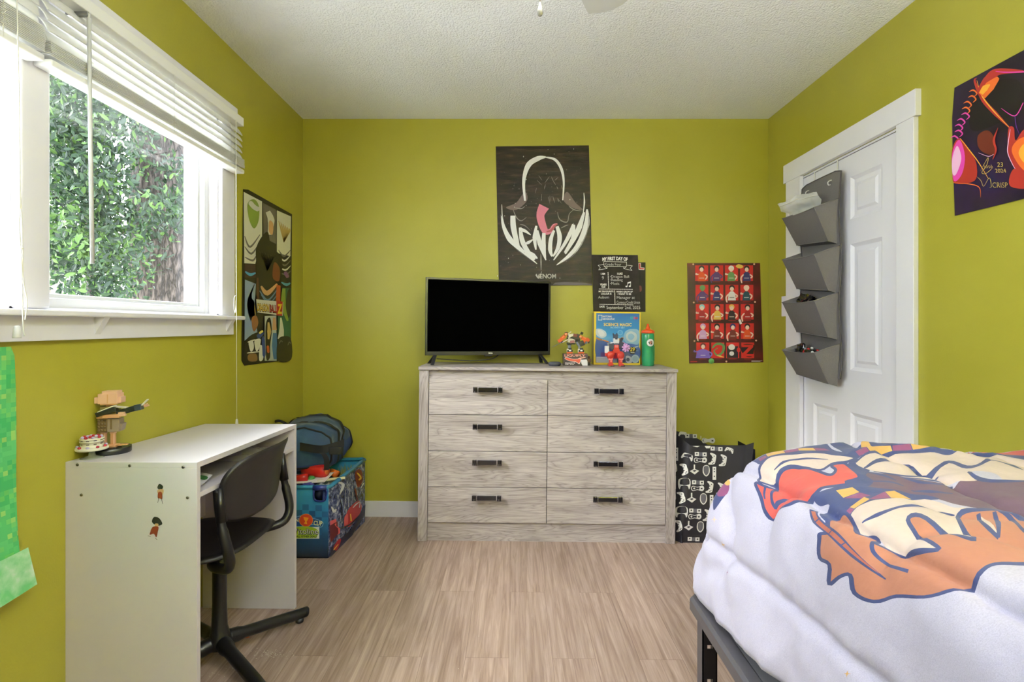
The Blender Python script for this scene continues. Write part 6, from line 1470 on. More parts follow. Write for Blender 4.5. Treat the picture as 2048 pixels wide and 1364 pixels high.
for t in _tab: _bins.setdefault((int(t[0]//20), int(t[1]//20)), []).append(t)
_ic = {}
def inv(px, py):
    key = (round(px, 1), round(py, 1))
    if key in _ic: return _ic[key]
    best = None; bx_, by_ = int(px//20), int(py//20); R_ = 1
    while best is None and R_ < 40:
        for i in range(bx_-R_, bx_+R_+1):
            for j in range(by_-R_, by_+R_+1):
                for t in _bins.get((i, j), ()):
                    d_ = (t[0]-px)**2+(t[1]-py)**2
                    if best is None or d_ < best[0]: best = (d_, t[2], t[3])
        R_ += 1 if R_ < 3 else 3
    a, b = best[1], best[2]
    for _ in range(8):
        p0 = proj(QB(a, b)); e = .002; pa = proj(QB(a+e, b)); pb = proj(QB(a, b+e))
        j11, j12, j21, j22 = (pa[0]-p0[0])/e, (pb[0]-p0[0])/e, (pa[1]-p0[1])/e, (pb[1]-p0[1])/e
        D = j11*j22-j12*j21
        if abs(D) < 1e3: break
        rx, ry = px-p0[0], py-p0[1]
        da, db = (rx*j22-ry*j12)/D, (ry*j11-rx*j21)/D
        L_ = math.hypot(da, db)
        if L_ > .03: da, db = da*.03/L_, db*.03/L_
        a = max(.002, min(LA-.002, a+da)); b = max(.002, min(LB-.002, b+db))
        if L_ < 1e-4: break
    _ic[key] = (a, b); return a, b
w = NT('quilt_heather'); tc = w.n('ShaderNodeTexCoord'); mp_ = w.n('ShaderNodeMapping'); mp_.inputs['Scale'].default_value = (160, 700, 700); w.l(tc.outputs['Object'], mp_.inputs['Vector'])
n1 = w.n('ShaderNodeTexNoise', Scale=1.0, Detail=4.0, Roughness=.7); w.l(mp_.outputs['Vector'], n1.inputs['Vector'])
w.l(w.ramp(n1.outputs['Fac'], [(.3, rgb(156, 152, 172)), (.6, rgb(176, 172, 192))]), w.b.inputs['Base Color']); w.b.inputs['Roughness'].default_value = .85; w.b.inputs['Sheen Weight'].default_value = .15
nb = w.n('ShaderNodeTexNoise', Scale=38.0, Detail=5.0); w.l(tc.outputs['Object'], nb.inputs['Vector']); bp = w.n('ShaderNodeBump', Strength=.35, Distance=.004); w.l(nb.outputs['Fac'], bp.inputs['Height']); w.l(bp.outputs['Normal'], w.b.inputs['Normal'])
QM = [w.m]; QI = {'w': 0}
for k, c in {'n': (44, 54, 98), 'o': (160, 104, 82), 'r': (180, 74, 68), 'c': (192, 174, 164), 'p': (116, 58, 96), 'y': (190, 148, 82), 'd': (84, 62, 78), 'k': (40, 50, 66), 't': (96, 170, 172), 'b': (150, 80, 62), 'g': (176, 178, 190), 'x': (206, 176, 150)}.items():
    QI[k] = len(QM); QM.append(mat('quilt_'+{'n': 'navy', 'o': 'terracotta', 'r': 'coral', 'c': 'cream', 'p': 'plum', 'y': 'amber', 'd': 'aubergine', 'k': 'ink', 't': 'teal', 'b': 'rust', 'g': 'grey', 'x': 'tan'}[k], rgb(*c), .85, noise=.06, nscale=90, bump=.3, bscale=45, sheen=.1))
SH = []                             # (colour, polygon in cloth coordinates)
def C4(pts): return [(1370+x/2.653, 850+y/2.653) for x, y in pts]
def qpoly(col, pts, n=4, smooth=True):
    q_ = C4(pts); q_ = spline(q_, n, True) if smooth else q_
    SH.append((col, [inv(*p) for p in q_]))
def qstroke(col, pts, wd_, n=5, closed=False):
    q_ = C4(pts); c = spline(q_, n, closed); N = len(c)
    ws = wd_ if isinstance(wd_, (list, tuple)) else [wd_, wd_]
    L_ = []; R_ = []
    for i, p in enumerate(c):
        a = c[(i-1) % N] if closed else c[max(i-1, 0)]; b = c[(i+1) % N] if closed else c[min(i+1, N-1)]
        dx, dy = b[0]-a[0], b[1]-a[1]; l_ = math.hypot(dx, dy) or 1
        t = i/max(1, N-1); k = t*(len(ws)-1); j = min(int(k), len(ws)-2); ww = (ws[j]+(ws[j+1]-ws[j])*(k-j))/2.653/2
        L_.append((p[0]-dy/l_*ww, p[1]+dx/l_*ww*.8)); R_.append((p[0]+dy/l_*ww, p[1]-dx/l_*ww*.8))
    for i in range(N if closed else N-1):
        j = (i+1) % N
        SH.append((col, [inv(*L_[i]), inv(*L_[j]), inv(*R_[j]), inv(*R_[i])]))
def qshape(col, pts, ow=0, n=4):
    qpoly(col, pts, n)
    if ow: qstroke('n', pts, ow, n, True)
# far motifs first
qpoly('k', [(1330, 84), (1420, 76), (1600, 72), (1799, 72), (1990, 76), (1990, 135), (1799, 128), (1600, 124), (1450, 112)])
for q_ in ([(1560, 92), (1640, 90), (1680, 103), (1590, 106)], [(1700, 112), (1790, 110), (1810, 118), (1720, 120)], [(1840, 96), (1920, 95), (1950, 106), (1870, 108)]): qpoly('t', q_, smooth=False)
qpoly('x', [(1330, 88), (1400, 90), (1500, 105), (1590, 122), (1480, 134), (1400, 124)])
qpoly('n', [(1380, 150), (1500, 122), (1640, 128), (1799, 140), (1990, 150), (1990, 210), (1799, 190), (1640, 176), (1480, 172)])
qpoly('r', [(1500, 132), (1600, 124), (1799, 142), (1990, 152), (1990, 176), (1799, 168), (1650, 156), (1530, 150)])
qpoly('x', [(1640, 118), (1760, 116), (1990, 124), (1990, 146), (1799, 136)])
# middle motif
qpoly('d', [(860, 226), (960, 244), (1100, 262), (1250, 290), (1400, 300), (1520, 286), (1799, 300), (1990, 310), (1990, 560), (1799, 500), (1700, 450), (1560, 436), (1440, 414), (1350, 386), (1150, 356), (1000, 340), (900, 330), (850, 306), (900, 280)])
qpoly('n', [(850, 300), (900, 250), (860, 215), (905, 178), (960, 200), (980, 240), (960, 270), (1000, 300), (960, 330), (900, 330)])
for pts in ([(900, 240), (1040, 262), (1120, 290)], [(960, 300), (1080, 300), (1160, 320)], [(1120, 262), (1240, 300), (1380, 308)], [(1200, 335), (1300, 350), (1420, 352)]): qstroke('n', pts, [4, 16, 4])
qpoly('n', [(722, 76), (770, 64), (860, 56), (940, 58), (1020, 64), (1180, 72), (1300, 88), (1370, 128), (1420, 158), (1350, 162), (1150, 140), (980, 146), (905, 182), (850, 160), (820, 128), (760, 98)])
for q_ in ([(1020, 70), (1110, 72), (1165, 96), (1075, 94)], [(965, 132), (1090, 124), (1100, 136), (985, 148)], [(1195, 126), (1290, 130), (1320, 142), (1215, 140)]): qpoly('y', q_, smooth=False)
for q_ in ([(1080, 96), (1170, 96), (1230, 116), (1130, 116)], [(1100, 124), (1190, 126), (1210, 140), (1105, 138)], [(1300, 131), (1370, 138), (1400, 154), (1335, 146)], [(905, 150), (960, 134), (980, 148), (925, 166)]): qpoly('p', q_, smooth=False)
qpoly('y', [(930, 92), (960, 86), (1000, 104), (960, 108)])
qpoly('c', [(905, 196), (980, 152), (1150, 142), (1300, 148), (1400, 166), (1520, 158), (1799, 184), (1990, 200), (1990, 300), (1799, 296), (1700, 296), (1640, 262), (1520, 262), (1560, 290), (1420, 290), (1300, 284), (1180, 276), (1050, 250), (960, 226)])
qstroke('n', [(905, 196), (980, 150), (1150, 140), (1300, 146), (1400, 164), (1480, 160)], [8, 12, 10, 8])
qstroke('n', [(950, 222), (1040, 176), (1160, 190), (1280, 240), (1400, 196), (1520, 230), (1650, 200), (1799, 240)], [10, 24, 18, 24, 16, 20, 18, 12]); qstroke('n', [(1000, 240), (1120, 262), (1250, 266), (1345, 250)], [6, 12, 16, 6])
qstroke('n', [(1500, 262), (1560, 286), (1700, 296), (1990, 304)], [16, 18, 12, 8]); qstroke('n', [(1150, 274), (1300, 290), (1420, 296)], [4, 10, 6])
# left motif
qpoly('n', [(308, 146), (322, 118), (352, 100), (420, 84), (560, 76), (640, 78), (740, 96), (790, 128), (860, 150), (905, 160), (850, 168), (700, 150), (520, 158), (440, 178), (396, 200), (366, 186), (330, 172)])
for q_ in ([(504, 96), (560, 92), (590, 108), (532, 114)], [(428, 152), (520, 134), (532, 146), (440, 166)], [(600, 124), (680, 122), (694, 133), (604, 134)]): qpoly('y', q_, smooth=False)
for q_ in ([(534, 116), (600, 109), (628, 118), (545, 126)], [(524, 136), (598, 124), (604, 136), (536, 147)], [(384, 170), (424, 156), (436, 170), (396, 184)], [(682, 122), (740, 122), (770, 132), (696, 133)]): qpoly('p', q_, smooth=False)
qpoly('y', [(430, 128), (446, 118), (470, 122), (452, 134)])
qshape('c', [(392, 210), (440, 170), (520, 152), (620, 146), (720, 142), (800, 158), (900, 172), (860, 196), (790, 202), (720, 236), (640, 216), (560, 210), (505, 230), (490, 262), (430, 282), (385, 290), (374, 250)], 14)
qstroke('n', [(470, 232), (520, 196), (620, 176), (760, 182)], [4, 14, 10, 3])
qshape('r', [(500, 236), (560, 212), (640, 214), (700, 240), (770, 262), (800, 240), (776, 216), (820, 200), (860, 210), (925, 282), (850, 302), (870, 312), (740, 330), (690, 366), (620, 396), (560, 434), (480, 446), (436, 492), (404, 440), (384, 372), (364, 300), (404, 306), (444, 296)], 17)
qstroke('n', [(455, 295), (432, 340), (440, 400), (448, 430)], [12, 14, 14, 8]); qstroke('n', [(448, 430), (460, 390), (490, 360), (514, 340)], [6, 18, 14, 3]); qstroke('n', [(408, 308), (398, 350), (402, 380)], [10, 10, 6])
# big terracotta motif
qpoly('n', [(676, 376), (740, 345), (820, 322), (920, 318), (1020, 334), (1150, 346), (1290, 366), (1350, 384), (1260, 392), (1120, 388), (980, 404), (900, 440), (900, 500), (800, 470), (740, 500), (700, 450), (760, 410), (700, 396)])
for q_ in ([(800, 343), (888, 330), (925, 352), (838, 378)], [(868, 416), (950, 374), (980, 384), (892, 424)], [(1062, 352), (1110, 346), (1200, 374), (1092, 380)]): qpoly('y', q_, smooth=False)
for q_ in ([(842, 380), (928, 354), (984, 366), (930, 380)], [(975, 384), (1060, 352), (1088, 380), (1000, 386)], [(836, 440), (866, 418), (890, 426), (866, 448)]): qpoly('p', q_, smooth=False)
qpoly('c', [(878, 444), (950, 402), (1080, 384), (1240, 380), (1340, 400), (1430, 430), (1520, 436), (1480, 470), (1500, 560), (1560, 620), (1420, 580), (1280, 510), (1200, 510), (1260, 590), (1360, 650), (1300, 665), (1160, 640), (1050, 620), (1000, 560), (930, 540), (880, 560), (870, 500)])
qstroke('n', [(930, 500), (1020, 470), (1140, 440), (1300, 432), (1430, 452)], [4, 20, 14, 18, 4])
br_pts = [(704, 600), (712, 572), (764, 566), (745, 520), (750, 470), (830, 436), (872, 480), (900, 556), (950, 548), (996, 566), (990, 606), (1040, 618), (1150, 634), (1260, 656), (1352, 662), (1250, 584), (1182, 500), (1250, 486), (1400, 566), (1540, 616), (1470, 530), (1452, 456), (1560, 444), (1700, 450), (1850, 510), (1990, 530), (1990, 720), (1799, 732), (1650, 744), (1560, 798), (1420, 866), (1260, 908), (1100, 900), (992, 934), (900, 892), (884, 800), (820, 808), (758, 842), (768, 742), (704, 700)]
qshape('o', br_pts, 24, 4)
qpoly('c', [(1560, 476), (1600, 490), (1664, 580), (1600, 548)]); qstroke('n', [(1556, 462), (1580, 520), (1664, 584)], [22, 22, 16]); qstroke('n', [(1664, 584), (1662, 520), (1640, 458)], [16, 30, 20]); qstroke('n', [(1664, 452), (1740, 490), (1799, 560), (1900, 600)], [18, 22, 18, 10])
qstroke('n', [(984, 596), (992, 668), (1060, 728), (1165, 760)], [16, 22, 22, 28])
qstroke('n', [(664, 428), (690, 500), (800, 590), (900, 690), (1036, 806)], [34, 50, 52, 40, 8]); qstroke('b', [(664, 440), (700, 510), (800, 592), (900, 684), (1010, 778)], [18, 26, 26, 18, 2])
for p_ in ((694, 490), (770, 560), (846, 628)): qstroke('n', [(p_[0]+14, p_[1]-8), (p_[0]-12, p_[1]+18)], 7, 2)
# crescent near the far corner and two tiny stars
qpoly('n', [(150, 452), (152, 380), (172, 300), (198, 250), (196, 330), (176, 400)]); qpoly('p', [(168, 372), (176, 300), (200, 240), (204, 300), (190, 360)]); qpoly('y', [(192, 300), (196, 230), (220, 186), (222, 230), (206, 296)])
for (x, y, col) in ((222, 782, 'p'), (862, 1320, 'y'), (182, 632, 'y'), (150, 500, 'x')):
    r_ = 14; qpoly(col, [(x, y-r_*1.3), (x+3, y-3), (x+r_, y), (x+3, y+3), (x, y+r_*1.3), (x-3, y+3), (x-r_, y), (x-3, y-3)], smooth=False)

# triangulate cloth with the print outlines as constraints
pts2 = []; edges = []
step = .0135; na, nb_ = int(LA/step), int(LB/step)
def vadd(a, b): pts2.append(V((a, b))); return len(pts2)-1
bnd = []
for i in range(na): bnd.append(vadd(LA*i/na, 0))
for j in range(nb_): bnd.append(vadd(LA, LB*j/nb_))
for i in range(na): bnd.append(vadd(LA*(1-i/na), LB))
for j in range(nb_): bnd.append(vadd(0, LB*(1-j/nb_)))
edges += [(bnd[i], bnd[(i+1) % len(bnd)]) for i in range(len(bnd))]
rj = random.Random(2)
for i in range(1, na):
    for j in range(1, nb_): vadd(LA*i/na+rj.uniform(-.001, .001), LB*j/nb_+rj.uniform(-.001, .001))
for s_ in SEAMS:
    for off in (-.012, -.006, 0, .006, .012):
        for j in range(1, int(LB/.009)): vadd(s_+off, LB*j/int(LB/.009))
for col, poly in SH:
    idx = [vadd(*p) for p in poly]; edges += [(idx[i], idx[(i+1) % len(idx)]) for i in range(len(idx)) if (pts2[idx[i]]-pts2[idx[(i+1) % len(idx)]]).length > 1e-6]
res = delaunay_2d_cdt(pts2, edges, [], 0, 1e-5)
v2, f2 = res[0], res[2]
sh2 = [(QI[c], p, min(q_[0] for q_ in p), max(q_[0] for q_ in p), min(q_[1] for q_ in p), max(q_[1] for q_ in p)) for c, p in SH]
cellmap = {}
for k, sh_ in enumerate(sh2):
    for i in range(int(sh_[2]/.04), int(sh_[3]/.04)+1):
        for j in range(int(sh_[4]/.04), int(sh_[5]/.04)+1): cellmap.setdefault((i, j), []).append(k)
def inpoly(x, y, poly):
    c = False; n = len(poly); j = n-1
    for i in range(n):
        if (poly[i][1] > y) != (poly[j][1] > y) and x < (poly[j][0]-poly[i][0])*(y-poly[i][1])/(poly[j][1]-poly[i][1])+poly[i][0]: c = not c
        j = i
    return c
mb = MB(); mb.keepn = True
vs = [QP(max(0, min(LA, v.x)), max(0, min(LB, v.y))) for v in v2]
mb.v = vs
for f in f2:
    cx = sum(v2[i].x for i in f)/len(f); cy = sum(v2[i].y for i in f)/len(f); mi = 0
    for k in reversed(cellmap.get((int(cx/.04), int(cy/.04)), ())):
        s_ = sh2[k]
        if s_[2] <= cx <= s_[3] and s_[4] <= cy <= s_[5] and inpoly(cx, cy, s_[1]): mi = s_[0]; break
    mb.f.append(list(f)); mb.mi.append(mi); mb.sm.append(True)
qo = mb.build('quilt', QM)
tag(qo, 'puffy pale quilt with large coral, terracotta and navy printed shapes covering the bed', 'quilt')
md = qo.modifiers.new('thickness', 'SOLIDIFY'); md.thickness = .010; md.offset = -1
# make sure the shell faces outward
me = qo.data; sgn = sum(p.normal.z*p.area for p in me.polygons)
if sgn < 0: me.flip_normals()

# ================================================================ FABRIC BAG WITH CONTROLLER PRINT
bagb = V((1.09, 2.93, FZ(1.09))); ZB = FZ(1.09)+.001
bg_ = thing('laundry_bag', bagb, 'black fabric bag printed with white game controllers between the dresser and the bed', 'bag')
BKC = mat('bag_black', rgb(26, 24, 32), .55, noise=.15, nscale=15)
def bagc(z): return .9445-.10*(.45-z)
def bagp(u, z, h=0):
    # u: distance along the wall of the bag, 0 at the front-left corner (X=.955), + to the right, - round to the left side
    taper = .018*max(0, (.12-z))/.12; c0 = bagc(z)
    if u >= 0:
        x = c0+u; y = 2.795+.0015*math.sin(u*14)+taper*.6; n = V((0, -1, 0))
        if u > .30: t = (u-.30); x = c0+.30+t*.75; y += t*.66; n = V((.66, -.75, 0))
    elif u > -.10: x = c0+u*.62; y = 2.795-u*.75; n = V((-.70, -.72, 0))
    else: x = c0-.062+taper; y = 2.870-(u+.10)*1.0; n = V((-1, 0, 0))
    if u < 0 and u > -.10: x += taper
    return V((x, y, z))+n*h
def bag_top(u):
    if u >= 0: return .509-.03*max(0, u-.06)*0
    return .509+.05*min(1, -u/.10)
mb = MB(); mb.grid(lambda i, j: bagp(-.30+.70*i, ZB+(bag_top(-.30+.70*i)-ZB)*j), 60, 14); mb.grid(lambda i, j: bagp(-.30+.70*i, ZB+(bag_top(-.30+.70*i)-ZB)*j, -.003), 60, 14)
zb_of = lambda x: .530-.085*((x-.90)/.25)**2 if x < 1.16 else .442
mb.grid(lambda i, j: V((.896+.437*i, 3.075+.02*math.sin(3*i), ZB+(zb_of(.883+.45*i)-ZB)*j)), 20, 8); mb.grid(lambda i, j: V((.896+.437*i, 3.079+.02*math.sin(3*i), ZB+(zb_of(.883+.45*i)-ZB)*j)), 20, 8)
mb.grid(lambda i, j: V((1.333, 2.862+.22*i, ZB+(.47-ZB)*j)), 8, 8)
mb.box(.90, 1.32, 2.82, 3.07, ZB, ZB+.004); mb.build('bag_body', BKC, bg_)
CT = ink('print_offwhite', 216, 214, 210)
def bagm(cx, cy):
    px, py = 1320+cx/5.05, 840+cy/5.05
    Zf = CH-(py-VY)*2.795/F; X = (px-VX)*2.795/F
    if X >= bagc(Zf): return (X-bagc(Zf), Zf)
    # left facet
    lo, hi = -.25, 0.0
    for _ in range(30):
        m_ = (lo+hi)/2; p = bagp(m_, Zf)
        if VX+p.x*F/p.y > px: hi = m_
        else: lo = m_
    p = bagp(lo, Zf); return (lo, CH-(py-VY)*p.y/F)
s = Sheet(lambda u, v, h: bagp(u, v, h), bagm); s.h = .0026; L0 = s.h
def rot(pts, cx, cy, a, k=1.0): c_, s_ = math.cos(R(a)), math.sin(R(a)); return [(cx+(x*c_-y*s_)*k, cy+(x*s_+y*c_)*k) for x, y in pts]
def pad(cx, cy, a, k=1):
    s.h = L0; s.blob(rot([(-50, -22), (-20, -30), (20, -30), (50, -22), (64, 30), (50, 40), (28, 14), (-28, 14), (-50, 40), (-64, 30)], cx, cy, a, k), CT, 3)
    s.h = L0+.0002
    for (x, y) in ((-34, -8), (32, -14), (44, -4), (-14, 6), (14, 6)): p = rot([(x, y)], cx, cy, a, k)[0]; s.disc(p[0], p[1], 6*k, BKC, 6*k, 8, lift=False)
def dpad(cx, cy, a=0):
    s.h = L0; s.blob(rot([(-55, -40), (0, -56), (55, -40), (58, 30), (44, 58), (28, 24), (-28, 24), (-44, 58), (-58, 30)], cx, cy, a), CT, 3); s.h = L0+.0002; s.rect(cx-16, cy-38, cx+16, cy-10, BKC); s.disc(cx-38, cy-6, 7, BKC, 7, 8); s.disc(cx+38, cy-6, 7, BKC, 7, 8)
def stick(cx, cy):
    s.h = L0; s.poly([(cx-48, cy+10), (cx, cy-14), (cx+48, cy+8), (cx+4, cy+44)], CT); s.rect(cx-7, cy-56, cx+7, cy, CT); s.h = L0+.0003; s.poly([(cx-20, cy+6), (cx+4, cy-2), (cx+22, cy+6), (cx, cy+18)], BKC)
def mouse(cx, cy):
    s.h = L0; s.blob([(cx-34, cy+20), (cx-30, cy-40), (cx, cy-58), (cx+30, cy-40), (cx+34, cy+20), (cx, cy+58)], CT, 3); s.h = L0+.0002; s.blob([(cx-24, cy+16), (cx-24, cy-38), (cx, cy-50), (cx+24, cy-38), (cx+24, cy+16), (cx, cy+46)], ink('print_dim', 92, 90, 98), 3)
def remote(cx, cy, a=0):
    s.h = L0; s.poly(rot([(-18, -66), (18, -66), (18, 66), (-18, 66)], cx, cy, a), CT); s.h = L0+.0002; [s.disc(*rot([(0, y)], cx, cy, a)[0], 7, BKC, 7, 8, lift=False) for y in (-44, -18, 30)]
def cart(cx, cy):
    s.h = L0; s.rect(cx-60, cy-22, cx-18, cy+18, CT); s.rect(cx+18, cy-18, cx+60, cy+22, CT); s.rect(cx-16, cy-20, cx+16, cy+20, ink('print_dim', 92, 90, 98)); s.h = L0+.0002; s.rect(cx-46, cy-12, cx-32, cy+2, BKC); s.rect(cx+32, cy-6, cx+48, cy+8, BKC)
def ringpad(cx, cy):
    s.h = L0; s.blob([(cx-66, cy), (cx-50, cy-26), (cx, cy-16), (cx+50, cy-28), (cx+68, cy), (cx+48, cy+28), (cx, cy+16), (cx-48, cy+26)], CT, 4); s.h = L0+.0002; s.blob([(cx-58, cy), (cx-46, cy-19), (cx, cy-9), (cx+20, cy-14), (cx+16, cy+14), (cx, cy+9), (cx-44, cy+19)], BKC, 4); s.h = L0+.0004; s.rect(cx-44, cy-4, cx-24, cy+4, CT); s.rect(cx-38, cy-10, cx-30, cy+10, CT); s.rect(cx+32, cy-6, cx+50, cy+8, BKC)
for k in range(3):
    dx, dy = -28*k, 285*k
    pad(250+dx, 495+dy, 78, .95); stick(346+dx, 505+dy); mouse(466+dx, 512+dy)
    if k: dpad(275+dx, 355+dy)
    if k < 2 or True: cart(410+dx, 345+dy); ringpad(406+dx, 405+dy)
    pad(534+dx, 395+dy, 100, .95); remote(548+dx, 538+dy)
    pad(640+dx, 410+dy, 100, .95); cart(570, 290) if k == 0 else None
    pad(152+dx*.4, 480+dy, 85, .8); remote(148+dx*.4, 630+dy)
pad(280, 365, 20, .9); remote(170, 345); cart(345, 1210); s.h = L0; s.poly([(325, 262), (400, 262), (375, 274)], CT); s.poly([(450, 262), (510, 262), (500, 285), (465, 285)], CT); pad(700, 300, 20, .7); mouse(620, 800)
s.build('bag_print', bg_)
s = Sheet(lambda u, v, h: V((u, 3.074+.02*math.sin(3*(u-.883)/.45)-h, v)), lambda cx, cy: (P(1320+cx/5.05, 0, 3.08).x, P(0, 840+cy/5.05, 3.08).z)); s.h = .002; L0 = s.h
pad(235, 142, 8, .7); cart(320, 165); s.h = L0; s.rect(366, 150, 376, 180, CT); s.rect(416, 165, 424, 195, CT); ringpad(495, 212); s.build('back_print', bg_)

# ================================================================ OVER-DOOR ORGANISER
FAB = mat('felt_grey', rgb(112, 108, 108), .9, noise=.10, nscale=140, bump=.4, bscale=500); FABD = mat('felt_grey_piping', rgb(74, 70, 72), .9)
og = thing('door_organizer', (1.50, 2.575, .90), 'grey fabric organiser with four pockets hanging on the white door', 'organizer')
y0o, y1o = 2.410, 2.735; xo = 1.522
mb = MB()
def obk(i, j, h=0):
    z = .905+(1.880-.905)*j; y = y0o+(y1o-y0o)*i; cor = .0
    return V((xo-.006+.006*math.sin(z*14)-h-.004*math.sin(PI*i), y, z-(.010 if j == 1 and (i == 0 or i == 1) else 0)))
mb.grid(lambda i, j: obk(i, j), 8, 40); mb.grid(lambda i, j: obk(i, j, -.003), 8, 40)
mb.build('back_panel', FAB, og)
mb = MB(); mb.tube([obk(0, k/40) for k in range(41)], .0035, 6); mb.tube([obk(1, k/40) for k in range(41)], .0035, 6); mb.tube([obk(k/8, 1) for k in range(9)], .003, 6); mb.build('piping', FABD, og)
def quad_th(mb, q_, th=.003, m=0):
    q_ = [V(p) for p in q_]; n = (q_[1]-q_[0]).cross(q_[2]-q_[0]).normalized()*th
    mb.hexa([p-n*.5 for p in q_]+[p+n*.5 for p in q_], m)
pk = [(1.715, 1.704, 1.572, 1.548), (1.498, 1.484, 1.345, 1.317), (1.274, 1.268, 1.120, 1.098), (1.024, 1.026, .900, .880)]
for zl, zr_, zbl, zbr in pk:
    FLt, FRt = V((1.415, 2.735, zl)), V((1.402, 2.420, zr_)); BLt, BRt = V((xo-.004, 2.738, zl+.035)), V((xo-.004, 2.414, zr_+.042))
    FLb, FRb = V((1.480, 2.715, zbl)), V((1.474, 2.432, zbr)); BLb, BRb = V((xo-.004, 2.715, zbl-.010)), V((xo-.004, 2.435, zbr-.012))
    mb = MB(); n_ = 8
    def fr(i, j): # front with slight belly
        p = (FLt.lerp(FRt, i)).lerp(FLb.lerp(FRb, i), j); return p+V((-.006*math.sin(PI*i)*math.sin(PI*j), 0, -.006*math.sin(PI*i)*(1-j)))
    mb.grid(fr, n_, n_); mb.grid(lambda i, j: fr(i, j)+V((.003, 0, 0)), n_, n_)
    def sd(A, B_, Cc, D, s_): return lambda i, j: A.lerp(B_, i).lerp(D.lerp(Cc, i), j)+V((0, s_*.008*math.sin(PI*i)*math.sin(PI*j), 0))
    mb.grid(sd(FRt, BRt, BRb, FRb, 1), 6, 6); mb.grid(lambda i, j: sd(FRt, BRt, BRb, FRb, 1)(i, j)+V((0, .003, 0)), 6, 6)
    mb.grid(sd(FLt, BLt, BLb, FLb, -1), 6, 6); mb.grid(lambda i, j: sd(FLt, BLt, BLb, FLb, -1)(i, j)+V((0, -.003, 0)), 6, 6)
    mb.grid(lambda i, j: FLb.lerp(FRb, i).lerp(BLb.lerp(BRb, i), j), 2, 2)
    pko = mb.build('pocket', FAB, og)
    mb = MB(); mb.tube([fr(k/8, 0) for k in range(9)], .0024, 6); mb.tube([FRt, BRt], .0024, 6); mb.tube([FLt, BLt], .0024, 6); mb.tube([fr(1, k/8) for k in range(9)], .002, 6); mb.tube([fr(k/8, 1) for k in range(9)], .002, 6); mb.build('pocket_hem', FAB, pko)
HK = mat('hook_white', rgb(228, 226, 220), .3)
for (px, zt) in ((1664, 1.870), (1619, 1.870)):
    Y = 1.520*F/(px-VX+0); mb = MB()
    mb.box(XR-.003, XR-.0015, Y-.004, Y+.004, 1.86, 1.940); mb.tube(spline([(XR-.002, Y, 1.90), (XR-.004, Y, 1.872), (1.532, Y, 1.850), (1.508, Y, 1.842), (1.500, Y, 1.832), (1.504, Y, 1.822), (1.512, Y, 1.824)], 5), .0026, 8)
    mb.build('door_hook', HK, og)
# contents
zb1 = NT('zip_bag_film'); zb1.b.inputs['Base Color'].default_value = (.86, .86, .84, 1); zb1.b.inputs['Roughness'].default_value = .15; zb1.b.inputs['Alpha'].default_value = .58
def bump3(p, k, a): return V((mnoise.noise(p*k), mnoise.noise(p*k+V((9, 0, 0))), mnoise.noise(p*k+V((0, 9, 0)))))*a
mb = MB()
def zbag(i, j, off=0):
    y = 2.765-.285*i+.03*(j > .7)*(.5-i); z = 1.655+.155*j-.012*i-.02*abs(i-.5); x = 1.478-.075*max(0, j-.55)**1.0-(.045 if j > .7 else .0)*0+off*math.sin(PI*i)*(1-j*.7)*.018-(.03*(1-i) if j > .7 else 0)
    p = V((x, y, z)); return p+bump3(p, 28, .010)
mb.grid(lambda i, j: zbag(i, j, -1), 20, 12); mb.grid(lambda i, j: zbag(i, j, 1), 20, 12)
zo = mb.build('plastic_bag', zb1.m); tag(zo, 'clear zip bag poking out of the top pocket of the door organiser', 'bag')
mb = MB(); mb.tube([zbag(k/12, .90, -1)+V((-.001, 0, 0)) for k in range(13)], .0022, 6); WM[zo.name] = Matrix.Translation(zo.location); mb.build('zip_seal', HK, zo)
mb = MB(); c = V((1.484, 2.60, 1.672))
def lump(mb, c, r_, seed, amp, m=0, seg=20, rings=12):
    vs = []; fs = []
    for i in range(rings+1):
        th = PI*i/rings
        for k in range(seg):
            an = 2*PI*k/seg; d_ = V((math.sin(th)*math.cos(an), math.sin(th)*math.sin(an), -math.cos(th))); f = 1+amp*mnoise.noise(d_*2.6+V((seed, 0, 0)))+amp*.6*mnoise.noise(d_*6+V((seed, 3, 0)))
            vs.append(V(c)+V((d_.x*r_[0], d_.y*r_[1], d_.z*r_[2]))*f)
    for i in range(rings):
        for k in range(seg): fs.append((i*seg+k, i*seg+(k+1) % seg, (i+1)*seg+(k+1) % seg, (i+1)*seg+k))
    mb.add(vs, fs, m, False)
lump(mb, c, (.016, .105, .050), 1, .2); tag(mb.build('bag_contents', mat('pale_parts', rgb(214, 212, 190), .5)), 'pale bits packed inside the clear zip bag in the top pocket', 'parts')
GBK = mat('glossy_black_wrap', rgb(18, 18, 20), .15, coat=.5)
mb = MB(); lump(mb, (1.478, 2.625, 1.262), (.024, .080, .042), 3, .5, seg=24, rings=14); tag(mb.build('black_bundle', GBK), 'glossy black crumpled bundle in the third pocket of the door organiser', 'bundle')
mb = MB(); lump(mb, (1.476, 2.665, 1.012), (.022, .045, .040), 5, .5, seg=22, rings=12); tag(mb.build('black_bundle', GBK), 'small black bundle on the left in the lowest pocket of the organiser', 'bundle')
mb = MB(); T = Matrix.Translation((1.466, 2.545, 1.014)) @ Matrix.Rotation(R(25), 4, 'X'); mb.lathe([(0, -.02), (.036, -.014), (.040, 0), (.036, .016), (0, .024)], (0, 0, 0), 20, T=T, m=0)
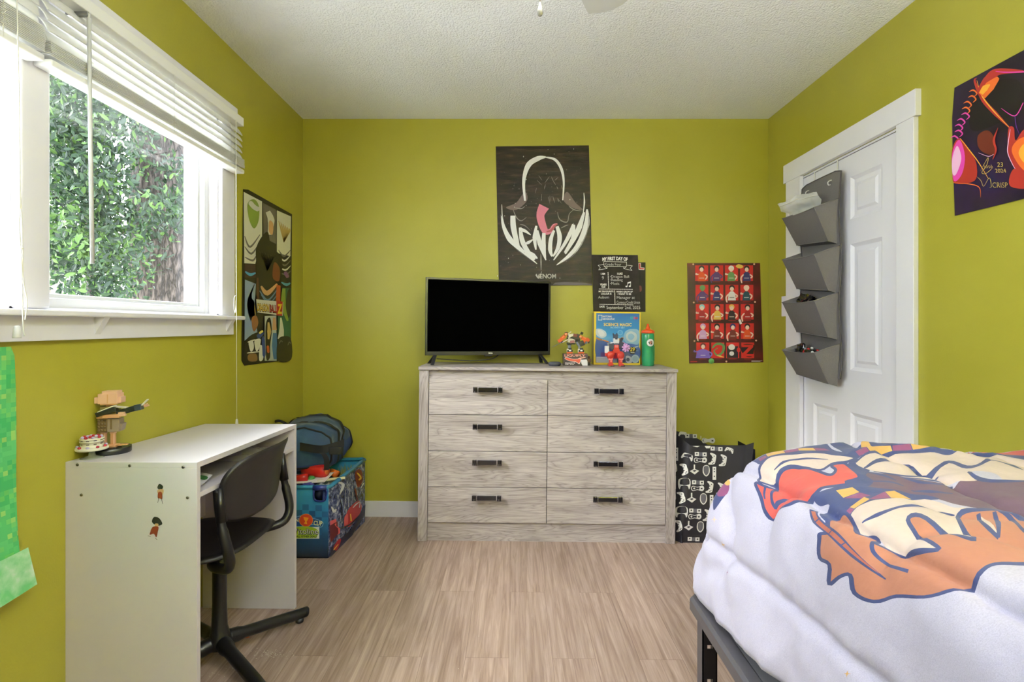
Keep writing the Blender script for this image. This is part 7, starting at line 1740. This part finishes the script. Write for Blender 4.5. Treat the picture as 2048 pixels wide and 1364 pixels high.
mb.tube([T @ V((.0405*math.cos(a), .0405*math.sin(a), .002)) for a in [2*PI*k/20 for k in range(12)]], .004, 6, m=1)
for k in range(5): mb.ball(T @ V((.02*math.cos(k*1.3), .026*math.sin(k*1.3), .018)), .007, 8, 6, m=2 if k % 2 else 1)
tag(mb.build('small_toy', [GBK, REDT, WHITE]), 'round black, red and white toy in the lowest organiser pocket', 'toy')
# light switch
sw = thing('light_switch', (XR-.004, 2.948, 1.21), 'white light switch plate beside the door casing, partly behind the organiser', 'light switch')
mb = MB(); mb.box(XR-.006, XR, 2.918, 2.988, 1.205, 1.320, .002); mb.build('switch_plate', TRIM, sw)
mb = MB(); mb.box(XR-.016, XR-.005, 2.947, 2.957, 1.255, 1.275, .002); mb.cyl((XR-.0068, 2.952, 1.298), (XR-.005, 2.952, 1.298), .003); mb.build('toggle', TRIM, sw)

# ================================================================ CRUMBS ON THE FLOOR
def flo(px, py): 
    Y = 1.155*F/(py-VY); return V(((px-VX)*Y/F, Y, FZ((px-VX)*Y/F)+.0002))
mb = MB(); c = flo(494, 1277); lump(mb, c+V((0, 0, .006)), (.008, .007, .006), 2, .5, seg=10, rings=6); tag(mb.build('crumb', ORT), 'orange crumb on the floor beside the swivel chair base', 'crumb')
rr = random.Random(6); mb = MB()
for (px, py, sx, sy, n) in ((543, 1309, 20, 5, 110), (468, 1335, 9, 8, 34), (425, 1348, 8, 6, 10), (500, 1246, 60, 20, 14), (700, 1090, 90, 30, 16), (800, 1210, 150, 60, 16)):
    for _ in range(n):
        p = flo(px+rr.gauss(0, sx), py+rr.gauss(0, sy)); r_ = rr.uniform(.0006, .0022); z = V((0, 0, .0006))
        mb.add([p+V((-r_, 0, 0)), p+V((0, -r_, 0)), p+V((r_, 0, 0)), p+V((0, r_, 0)), p+z], [(0, 1, 4), (1, 2, 4), (2, 3, 4), (3, 0, 4)])
tag(mb.build('dust_specks', mat('dust_white', rgb(200, 192, 176), .9)), 'pale dust specks scattered on the wood floor near the chair', 'dust', kind='stuff')
